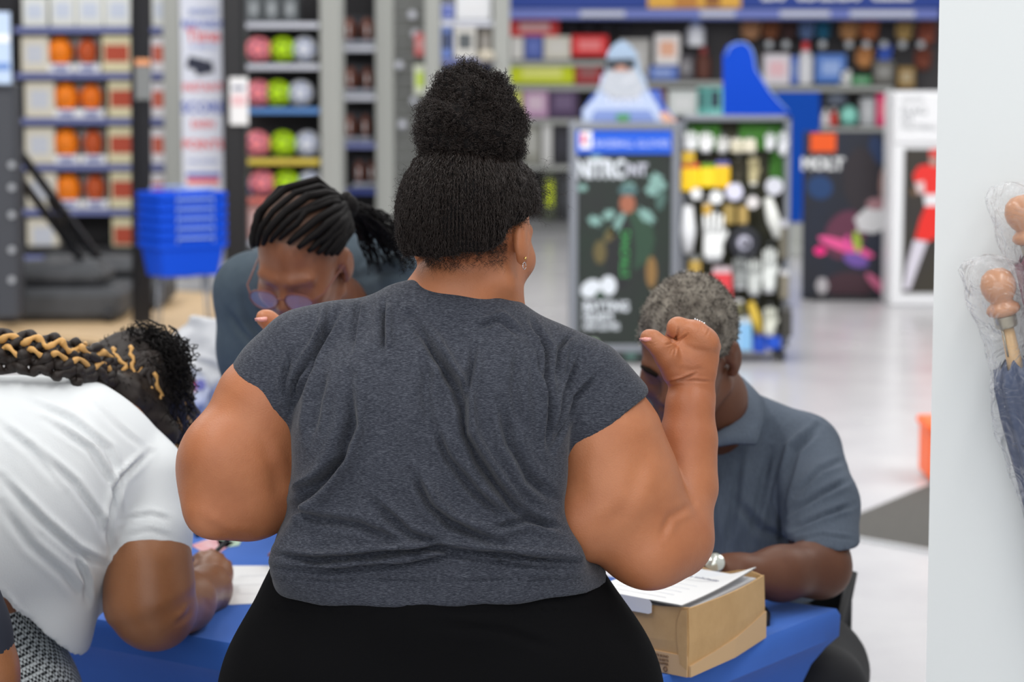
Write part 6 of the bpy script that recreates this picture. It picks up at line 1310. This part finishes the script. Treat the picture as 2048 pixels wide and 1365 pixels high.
# ---- the woman with glasses bending over the table, behind on the left --------------------------
DG = 4.6
def pg(x, y, dy=0.0): return P(x, y, DG+dy)
def rg(q): return R(q, DG)
ga = thing('person', 'woman with glasses and black braids bending forward in a dark slate shirt', 'person', (P(640, 900, 5.25)[0], 5.25, 0))
hg = Head(pg(606, 522), (-.30, -.78, -.55), (-.10, -.5, .85), 1.06)
def glasses_woman():
    F = Field((pg(430, 0)[0]-.05, 4.30, .745), (pg(880, 0)[0]+.06, 5.45, 1.56), .0065)
    hg.add(F)
    F.chain([(hg.p(0, -.03, -.06), .06), (pg(660, 620, .22), .07), (pg(670, 640, .35), .11)], .03)
    F.cone(pg(520, 640, .38), .07, pg(800, 620, .38), .07, .05); F.cone(pg(670, 650, .4), .13, pg(680, 780, .62), .12, .05)
    for x0, x1 in ((480, 520), (830, 800)):
        sg = 1 if x0 < 600 else -1; el = pg(x1, 860, .26); hz = .772; wr = np.array((P(652 if sg > 0 else 790, 1100, 4.66)[0], 4.70, hz+.012))
        F.chain([(pg(x0, 640, .34), .05), (el, .042), ((el+wr)/2, .034), (wr, .025)], .02); flat_hand(F, wr-np.array((0, .01, 0)), (-.55*sg, -.8), -sg)
    V, Q = F.mesh(2); mesh_np('body', V, Q, SKIN_G, ga)
    F = Field((pg(400, 0)[0]-.06, 4.55, .78), (pg(900, 0)[0]+.06, 5.5, 1.56), .006)
    F.chain([(pg(520, 590, .30), .085), (pg(600, 600, .40), .13), (pg(740, 600, .42), .13), (pg(800, 590, .30), .08)], .05)
    F.chain([(pg(660, 610, .42), .16), (pg(680, 780, .62), .17), (pg(690, 900, .70), .18)], .06)
    for x0, x1 in ((500, 518), (815, 810)): F.chain([(pg(x0, 580, .28), rg(76)), (pg(x1-10, 700, .28), rg(74)), (pg(x1, 830, .26), rg(70))], .03, cuts=[(pg(x1, 815, .22), (0, 0, -1))])
    F.cone(hg.p(0, -.01, -.09), .068, pg(655, 620, .18), .075, .01, True)
    V, Q = F.mesh(2); V = folds(V, Q, [([(480, 560), (500, 640), (530, 700)], 14, 6), ([(455, 620), (480, 660), (520, 700)], 10, 5), ([(700, 560), (780, 540), (840, 560)], 14, 5), ([(720, 520), (715, 560), (720, 610)], 10, 4)])
    mesh_np('shirt', V, Q, POLO2, ga)
    # scalp cap and braids
    F = Field(hg.c-.16, hg.c+.16, .005); F.ell(hg.p(0, -.014, .038), (.0765*1.05, .0965*1.05, .0885*1.05), hg.R, .004, cuts=[(hg.p(0, .060, .070), hg.R@np.array((0, .80, -.6))), (hg.p(0, -.1, -.04), hg.R@np.array((0, .45, -.9)))])
    V, Q = F.mesh(2); cap = mesh_np('scalp', V, Q, mat('scalp_brown', (128, 92, 72), .6, rgb2=(88, 62, 50), vscale=40), ga)
    knot = hg.p(-.052, -.105, .050); b = MB(); bl = []
    rr = np.random.default_rng(5)
    for i in range(15):
        a = -1.3+2.6*i/14; st = np.array((math.sin(a)*.080, .058*math.cos(a)+.005, .074+.022*math.cos(a)-.040*abs(math.sin(a))))
        kn = np.array((-.052, -.10, .052)); pts = []
        for t in np.linspace(0, 1, 12):
            q = st*(1-t)+kn*t; c = np.array((0, -.014, .038)); d = q-c; e = np.array((.081, .102, .094)); s_ = 1/np.sqrt(((d/e)**2).sum()); s_ = s_*(1+.05)
            q2 = c+d*s_+np.array((0, 0, .004*math.sin(t*3.1)))+.003*rr.normal(size=3)*min(t, 1-t)*2; pts.append(hg.p(*q2))
        rad = .0062+.0026*rr.random(); bb = MB(); bb.tube(pts, [rad*(.55+.45*min(1, 4*t)) for t in np.linspace(0, 1, 12)], 7); bb.build('braid', HAIR, ga, True)
    # tied tail falling to the right behind her shoulder
    b = MB(); b.tube([knot+hg.R@np.array((0, .02*math.cos(q), .02*math.sin(q))) for q in np.linspace(0, 6.28, 14)], .010, 8); b.ball(knot, .026, 12, 8); b.build('hair_tie', HAIR, ga, True)
    n = 150; end = np.array([pg(735+100*rr.random(), 470+80*rr.random(), .20+.12*rr.random()) for _ in range(n)]); C = []
    k0 = knot
    for e in end:
        m1 = k0*.5+e*.5+np.array((.0, 0, .035))+.012*rr.normal(size=3); t = np.linspace(0, 1, 14)[:, None]; c = (1-t)**2*k0+2*t*(1-t)*m1+t*t*e; c = c+.004*np.sin(t*20+rr.random(3)*6); C.append(c)
    strands('ponytail', np.array(C), 0.0016+.0014*rr.random(n), HAIR, ga, 5)
    # glasses
    fr = mat('glasses_frame', (120, 70, 60), .3); b = MB(); gl = MB()
    for t in (-1, 1):
        c = np.array((t*.034, .112, -.006)); ring = [hg.p(*(c+np.array((.027*math.cos(q), -.004*abs(math.cos(q)), .021*math.sin(q))))) for q in np.linspace(0, 6.283, 22)]
        b.tube(ring, .0016, 6, False); gl.add([hg.p(*c)]+ring[:-1], [(0, i+1, (i+1) % 21+1) for i in range(21)])
        b.tube([hg.p(t*.059, .108, 0), hg.p(t*.074, .085, .002), hg.p(t*.083, .0, .006)], .0016, 6)
    b.tube([hg.p(-.008, .112, .0), hg.p(0, .116, .004), hg.p(.008, .112, 0)], .0018, 6); g = b.build('glasses', fr, ga, True)
    gl.build('lens', mat('lens_tint', (190, 180, 215), .05, spec=.9, alpha=.35), g)
    T = mat('dark_trousers', (40, 42, 48), .8); legs_and_shoes(ga, (-.40, 5.52), .15, T, DG, SHOE, top=.84)
    F = Field((-.75, 4.9, .7), (0, 5.8, 1.3), .014); F.cone((-.40, 5.3, 1.06), .16, (-.40, 5.52, .88), .17, .05); V, Q = F.mesh(); mesh_np('shirt_tail', V, Q, POLO2, ga)
glasses_woman()

# ---- the woman in the white T-shirt leaning over the table at the left --------------------------
DW = 3.95
def pw(x, y, dy=0.0): return P(x, y, DW+dy)
def rw(q): return R(q, DW)
wh = thing('person', 'woman in white T-shirt leaning over the blue table to write, gold-streaked braids', 'person', (P(40, 1200, DW)[0], DW, 0))
hw_ = Head(pw(268, 812, .28), (.50, .52, -.70), (.50, .45, .72), .98)
def white_woman():
    lo = pw(-140, 1400); hi = pw(500, 640)
    F = Field((lo[0], 3.66, lo[2]), (hi[0]+.03, 4.62, hi[2]), .0055, fx=[(pw(370, 0)[0], pw(500, 0)[0], .0035)])
    hw_.add(F)
    F.chain([(hw_.p(0, -.03, -.06), .06), (pw(210, 880, .12), .08)], .03)
    F.chain([(pw(-40, 1020), rw(235)), (pw(140, 960, .03), rw(140)), (pw(270, 980, .05), rw(80))], .04)
    F.chain([(pw(292, 980, .02), rw(80)), (pw(297, 1130, -.02), rw(80)), (pw(300, 1205, -.03), rw(86)), (pw(308, 1224, -.03), rw(72))], .03)
    F.chain([(pw(316, 1222, .0), rw(70)), (pw(368, 1204, .14), rw(60)), (P(415, 1180, 4.28), R(44, 4.28)), (P(428, 1166, 4.33), R(36, 4.33))], .03)
    h = lambda x, y, o=0: P(x, y, 4.36+o)
    F.chain([(h(424, 1168), R(36, 4.36)), (h(425, 1146, .03), R(37, 4.4))], .012)
    F.ell(h(436, 1150, .03), (R(30, 4.36), R(36, 4.36), R(34, 4.36)), None, .015)
    for i, (a, b, c) in enumerate((((415, 1124), (402, 1112), (388, 1120)), ((428, 1120), (424, 1108), (408, 1112)), ((442, 1128), (440, 1116), (426, 1120)), ((452, 1140), (454, 1130), (440, 1132)))):
        F.chain([(h(*a, .04), R(13, 4.36)), (h(*b, .07+.006*i), R(11, 4.36)), (h(*c, .09), R(10, 4.36))], .003)
    F.chain([(h(404, 1150, .02), R(14, 4.36)), (h(394, 1134, .05), R(12, 4.36)), (h(396, 1120, .07), R(9, 4.36))], .004)
    V, Q = F.mesh(2); V = folds(V, Q, [([(350, 1250), (372, 1235), (385, 1215)], 9, 3), ([(390, 1190), (410, 1205), (425, 1222)], 8, 1.5)]); mesh_np('body', V, Q, SKIN_L, wh)
    # T-shirt
    F = Field((lo[0]-.02, 3.60, lo[2]-.02), (hi[0], 4.45, hi[2]), .0055)
    F.chain([(pw(-60, 1030), rw(285)), (pw(60, 985, .02), rw(235)), (pw(160, 950, .04), rw(168))], .05)
    F.chain([(pw(160, 950, .04), rw(168)), (pw(285, 975, .06), rw(98))], .06)
    F.chain([(pw(60, 1130, .0), rw(140)), (pw(20, 1235, .0), rw(158)), (pw(-30, 1290), rw(170))], .05)
    F.chain([(pw(130, 1020, .08), rw(130)), (pw(190, 1110, .10), rw(100)), (pw(190, 1150, .14), rw(72))], .05)
    c = pw(297, 1140, -.01); d = pw(380, 1158)-pw(214, 1118); n = np.array((d[2], 0, -d[0])); n /= np.linalg.norm(n); n = n if n[2] < 0 else -n
    F.chain([(pw(286, 965, .03), rw(94)), (pw(296, 1060, .0), rw(88)), (pw(298, 1180, -.02), rw(86))], .012, cuts=[(c, n)])
    F.cone(hw_.p(0, -.01, -.05), .07, pw(232, 842, .16), .07, .01, True)
    # hem, pulled up over the hip
    a1, a2 = pw(4, 1236, -.24), pw(92, 1350, -.24); d = a2-a1; n = np.array((d[2], 0, -d[0])); n /= np.linalg.norm(n); n = n if n[0] < 0 else -n; F.cut((a1+a2)/2, n)
    V, Q = F.mesh(4)
    fl = [([(0, 955), (80, 1040), (150, 1100), (215, 1135)], 12, 8), ([(60, 890), (150, 970), (200, 1040), (222, 1100)], 11, 6), ([(90, 840), (180, 900), (225, 970), (238, 1040)], 10, 6), ([(30, 790), (140, 840), (215, 900), (245, 970)], 11, 5),
          ([(222, 1110), (218, 1040), (240, 960), (300, 905)], 9, 7), ([(0, 1190), (40, 1240), (70, 1300)], 9, 6), ([(150, 1110), (172, 1160), (176, 1210)], 9, 7), ([(0, 1010), (60, 1090), (130, 1150), (170, 1200)], 14, 6), ([(0, 850), (60, 900), (120, 970)], 12, 5),
          ([(216, 1112), (300, 1122), (378, 1150)], 4, 2.2), ([(250, 1040), (300, 1030), (340, 1040)], 8, 2.5), ([(245, 1075), (300, 1062), (345, 1075)], 8, 2), ([(160, 780), (230, 850), (290, 900)], 9, 3), ([(0, 1235), (40, 1270), (88, 1350)], 5, 2.5)]
    V = folds(V, Q, [(a_, w_, m_*1.35) for a_, w_, m_ in fl]); mesh_np('shirt', V, Q, WHITETEE, wh)
    # hair: dark cap, braids over it and down the back, curls in front
    GO = mat('hair_gold_streak', (206, 158, 92), .55, spec=.4); DK = mat('hair_dark_brown_black', (38, 30, 26), .55, spec=.4)
    F = Field(hw_.c-.17, hw_.c+.17, .0055); F.ell(hw_.p(0, -.018, .030), (.090, .106, .100), hw_.R, .004, cuts=[(hw_.p(0, .075, .05), hw_.R@np.array((0, .86, -.5)))]); F.cone(hw_.p(0, -.06, -.03), .062, pw(225, 800, .14), .05, .03); F.cone(pw(262, 812, .19), .05, pw(322, 868, .20), .032, .03); F.noise(.003, 120, 2)
    V, Q = F.mesh(2); cap = mesh_np('hair', V, Q, DK, wh); r = np.random.default_rng(8); c0 = hw_.p(0, -.018, .030); N = normals(V, Q)
    n = 900; sel = r.choice(len(V), n); t = np.linspace(0, 1, 10)[None, :, None]; D_ = N[sel][:, None]+.9*r.normal(size=(n, 1, 3)); D_ /= np.linalg.norm(D_, axis=2, keepdims=True); f0 = r.random((n, 1, 1))*6.28
    strands('curl', V[sel][:, None]-.003*N[sel][:, None]+D_*.007*t+.002*np.sin(f0+9*t+np.arange(3)), .0008+.0005*r.random(n), DK, cap)
    # zigzag braids drawn over the head (photo-plane guides, laid on the hair's surface)
    def onhair(x, y, lift=.004):
        o = np.array((0, 0, CAMZ)); d = P(x, y, 4.2)-o; d /= np.linalg.norm(d); M = hw_.R@np.diag(1/np.array((.090, .106, .100)))@hw_.R.T
        a = M@(o-c0); b_ = M@d; A = b_@b_; B = 2*a@b_; C = a@a-1; q = B*B-4*A*C
        t_ = (-B-math.sqrt(q))/(2*A) if q > 0 else -B/(2*A); p = o+d*t_; return p+(p-c0)/np.linalg.norm(p-c0)*lift
    guides = [[(232, 708), (238, 722), (256, 738), (246, 760), (252, 778), (244, 800)], [(262, 705), (266, 725), (268, 750), (264, 775), (256, 785), (246, 812)], [(302, 750), (314, 785), (312, 806), (318, 825), (316, 835)], [(296, 775), (300, 792), (296, 806)],
              [(240, 756), (220, 765), (212, 776), (232, 784), (238, 775)], [(270, 808), (276, 822), (296, 824), (304, 832)], [(186, 700), (176, 712), (160, 722), (148, 724), (136, 712), (118, 706)], [(330, 845), (320, 852), (318, 866), (332, 868), (338, 850)]]
    for g in guides:
        g = np.array(g, float); tt = np.linspace(0, len(g)-1, 22); pts = [onhair(np.interp(q, range(len(g)), g[:, 0])+2.5*math.sin(q*7), np.interp(q, range(len(g)), g[:, 1]), .018) for q in tt]
        b = MB(); b.tube(pts, [.0036+.0010*math.sin(i*2.2) for i in range(22)], 6); b.build('gold_braid', GO, wh, True)
    ends = np.array([(186, 742), (205, 775), (232, 815), (262, 850), (296, 872), (330, 892), (356, 892), (372, 866), (380, 820)], float)
    for i in range(30):
        u = i/29*8; e = np.array([np.interp(u, range(9), ends[:, q]) for q in (0, 1)]); s_ = np.array((300+8*math.sin(i*2), 722+6*math.cos(i*3))); mid = (s_+e)/2+np.array((6+14*math.sin(i/29*3.1), -14))
        tt = np.linspace(0, 1, 20); pts = [onhair(*((1-q)**2*s_+2*q*(1-q)*mid+q*q*e+np.array((3.5*math.sin(q*22+i), 2*math.cos(q*22+i)))), .013) for q in tt]
        go = i % 4 == 2 ; b = MB(); b.tube(pts, [(.0040 if go else .0064)*(1+.15*math.sin(k*2.0+i)) for k in range(20)], 6); b.build('gold_braid' if go else 'braid', GO if go else DK, wh, True)
    # thick twisted braids lying across the back to the left
    b0 = [pw(225, 748, .12), pw(170, 738, .03), pw(120, 724, -.01), pw(60, 716, -.02), pw(0, 712, -.02), pw(-60, 712, -.02)]
    A = np.array(b0); tt = np.linspace(0, 5, 90); base = np.stack([np.interp(tt, range(6), A[:, i]) for i in range(3)], 1)
    for j, (oy, oz, mm, rad) in enumerate(((0, 0, DK, .010), (.0, .014, DK, .009), (-.016, -.008, DK, .010), (-.012, .030, GO, .0055), (-.010, .020, DK, .008), (.006, .034, DK, .007), (-.024, .012, GO, .0045), (-.022, -.016, DK, .008), (-.022, .002, DK, .008))):
        pts = [base[i]+np.array((0, oy+.005*math.sin(i*.5+j), oz+.006*math.sin(i*.42+j*2))) for i in range(90)]
        b = MB(); b.tube(pts, [rad*(1+.28*math.sin(i*.9+j)) for i in range(90)], 8); b.build('gold_braid' if mm is GO else 'long_braid', mm, wh, True)
    # black curls falling in front, and the knot on top
    kn = pw(292, 700, .27); n = 150; C = []
    for i in range(n):
        s_ = kn+.022*r.normal(size=3); x = 325+r.random()*62; y = 700+r.random()*210*(.4+.6*r.random()); e = pw(min(x, 318+60*r.random()+(y-690)*.10+20), y, .16+.14*r.random())
        t = np.linspace(0, 1, 26)[:, None]; m1 = (s_+e)/2+np.array((.06, -.06, .03)); c = (1-t)**2*s_+2*t*(1-t)*m1+t*t*e
        a = 6.28*(3+2*r.random()); f = r.random()*6.28; rd = .004+.004*r.random(); c = c+rd*np.concatenate([np.cos(a*t+f), .6*np.sin(a*t+f), np.sin(a*t+f)], 1)*np.minimum(1, t*3); C.append(c)
    strands('curls', np.array(C), .0012+.0008*r.random(n), HAIR, wh, 4)
    b = MB(); b.ball(kn, .030, 16, 10, (1.3, 1, .9)); b.build('hair_knot', HAIR, wh, True)
    n = 700; Dk = r.normal(size=(n, 3)); Dk /= np.linalg.norm(Dk, axis=1, keepdims=True); t = np.linspace(0, 1, 12)[None, :, None]; f0 = r.random((n, 1, 1))*6.28
    strands('coil', kn+Dk[:, None]*np.array((.040, .034, .028))+Dk[:, None]*.020*t+.004*np.sin(f0+8*t+np.arange(3)), np.full(n, .0011), HAIR, wh)
    b = MB(); b.tube([pw(344, 850, .32), pw(353, 880, .30), pw(352, 900, .28)], [.003, .0045, .003], 7); b.tube([pw(340, 800, .32), pw(350, 840, .32), pw(354, 870, .30), pw(348, 905, .27)], .003, 7); b.build('gold_braid', GO, wh, True)
    # checked trousers
    m = bpy.data.materials.new('houndstooth_check'); m.use_nodes = True; nt = m.node_tree; p = nt.nodes['Principled BSDF']; p.inputs['Roughness'].default_value = .85
    tc = nt.nodes.new('ShaderNodeTexCoord'); mp = nt.nodes.new('ShaderNodeMapping'); mp.inputs['Rotation'].default_value = (0, .35, 0); ck = nt.nodes.new('ShaderNodeTexChecker'); ck.inputs['Scale'].default_value = 190
    ck.inputs[1].default_value = (*lin((30, 34, 38)), 1); ck.inputs[2].default_value = (*lin((205, 212, 214)), 1); nz = nt.nodes.new('ShaderNodeTexNoise'); nz.inputs['Scale'].default_value = 60
    L = nt.links.new; L(tc.outputs['Object'], mp.inputs[0]); L(mp.outputs[0], ck.inputs['Vector']); L(ck.outputs[0], p.inputs['Base Color'])
    F = Field((pw(-330, 0)[0], 3.55, .05), (pw(150, 0)[0], 4.35, 1.16), .012)
    F.chain([(pw(-110, 1190), rw(190)), (pw(-80, 1330), rw(176)), (pw(-90, 1480), rw(170))], .05)
    x = pw(-90, 0)[0]
    for dx in (-.12, .06): F.chain([((x+dx, 3.93, .66), .13), ((x+dx, 3.95, .4), .09), ((x+dx, 3.95, .1), .06)], .05)
    V, Q = F.mesh(2); mesh_np('trousers', V, Q, m, wh)
    for dx in (-.12, .06):
        F = Field((x+dx-.08, 3.8, -.02), (x+dx+.08, 4.25, .14), .01); F.cone((x+dx, 3.92, .045), .043, (x+dx, 4.1, .035), .036, .02).cone((x+dx, 3.95, .05), .045, (x+dx, 3.95, .09), .05, .02).cut((0, 0, .002), (0, 0, -1)); V, Q = F.mesh(); mesh_np('shoe', V, Q, SHOE, wh)
white_woman()

# ---- a bystander, of whom only a sleeve and forearm enter at the lower left ---------------------
by = thing('person', 'person at the lower left corner, only a dark sleeve and forearm showing', 'person', (P(-190, 1300, 3.35)[0], 3.35, 0))
def bystander():
    d = 3.35; q = lambda x, y, o=0: P(x, y, d+o)
    F = Field((q(-480, 0)[0], 3.1, .62), (q(70, 0)[0], 3.7, 1.75), .011)
    F.chain([(q(-260, 1000), .14), (q(-260, 1450), .15)], .04)
    F.chain([(q(-130, 1050), .055), (q(-60, 1270), .05), (q(-36, 1350), .048), (q(-30, 1480, .05), .038)], .03); F.chain([(q(-350, 1050), .055), (q(-360, 1330), .05), (q(-350, 1500, .05), .035)], .03)
    F.chain([(q(-30, 1480, .05), .036), (q(-30, 1530, .06), .034)], .02)
    for i in range(4): F.cone(q(-42+i*10, 1530, .04+.01*i), .01, q(-42+i*10, 1590, .05+.01*i), .009, .004)
    F.cone(q(-55, 1500, .04), .012, q(-65, 1550, .05), .01, .006)
    hb = Head(q(-260, 760), (.4, .9, -.1)); hb.add(F); F.cone(hb.p(0, -.02, -.06), .055, q(-260, 960), .09, .03)
    V, Q = F.mesh(); mesh_np('body', V, Q, SKIN_L, by)
    F = Field((q(-500, 0)[0], 3.08, .62), (q(90, 0)[0], 3.72, 1.5), .0075); F.chain([(q(-260, 1000), .155), (q(-260, 1450), .165)], .04).cone(q(-260, 950), .08, q(-170, 1010), .07, .04).cone(q(-260, 950), .08, q(-350, 1010), .07, .04)
    F.chain([(q(-135, 1040), .066), (q(-66, 1262), .058), (q(-42, 1340), .055)], .02, cuts=[(q(-10, 1334), (-.30, 0, -1))]); F.chain([(q(-350, 1040), .066), (q(-360, 1320), .058)], .02)
    V, Q = F.mesh(); mesh_np('shirt', V, Q, mat('navy_jersey', (38, 42, 54), .85), by)
    F = Field(hb.c-.14, hb.c+.16, .01); F.ell(hb.p(0, -.018, .04), (.09, .108, .098), hb.R, .004, cuts=[(hb.p(0, .06, .06), hb.R@np.array((0, .8, -.6)))]); V, Q = F.mesh(); mesh_np('hair', V, Q, HAIR, by)
    legs_and_shoes(by, (q(-260, 0)[0], 3.36), .15, mat('dark_trousers_two', (42, 44, 52), .8), d, SHOE, top=.72)
bystander()
bake_lettering()
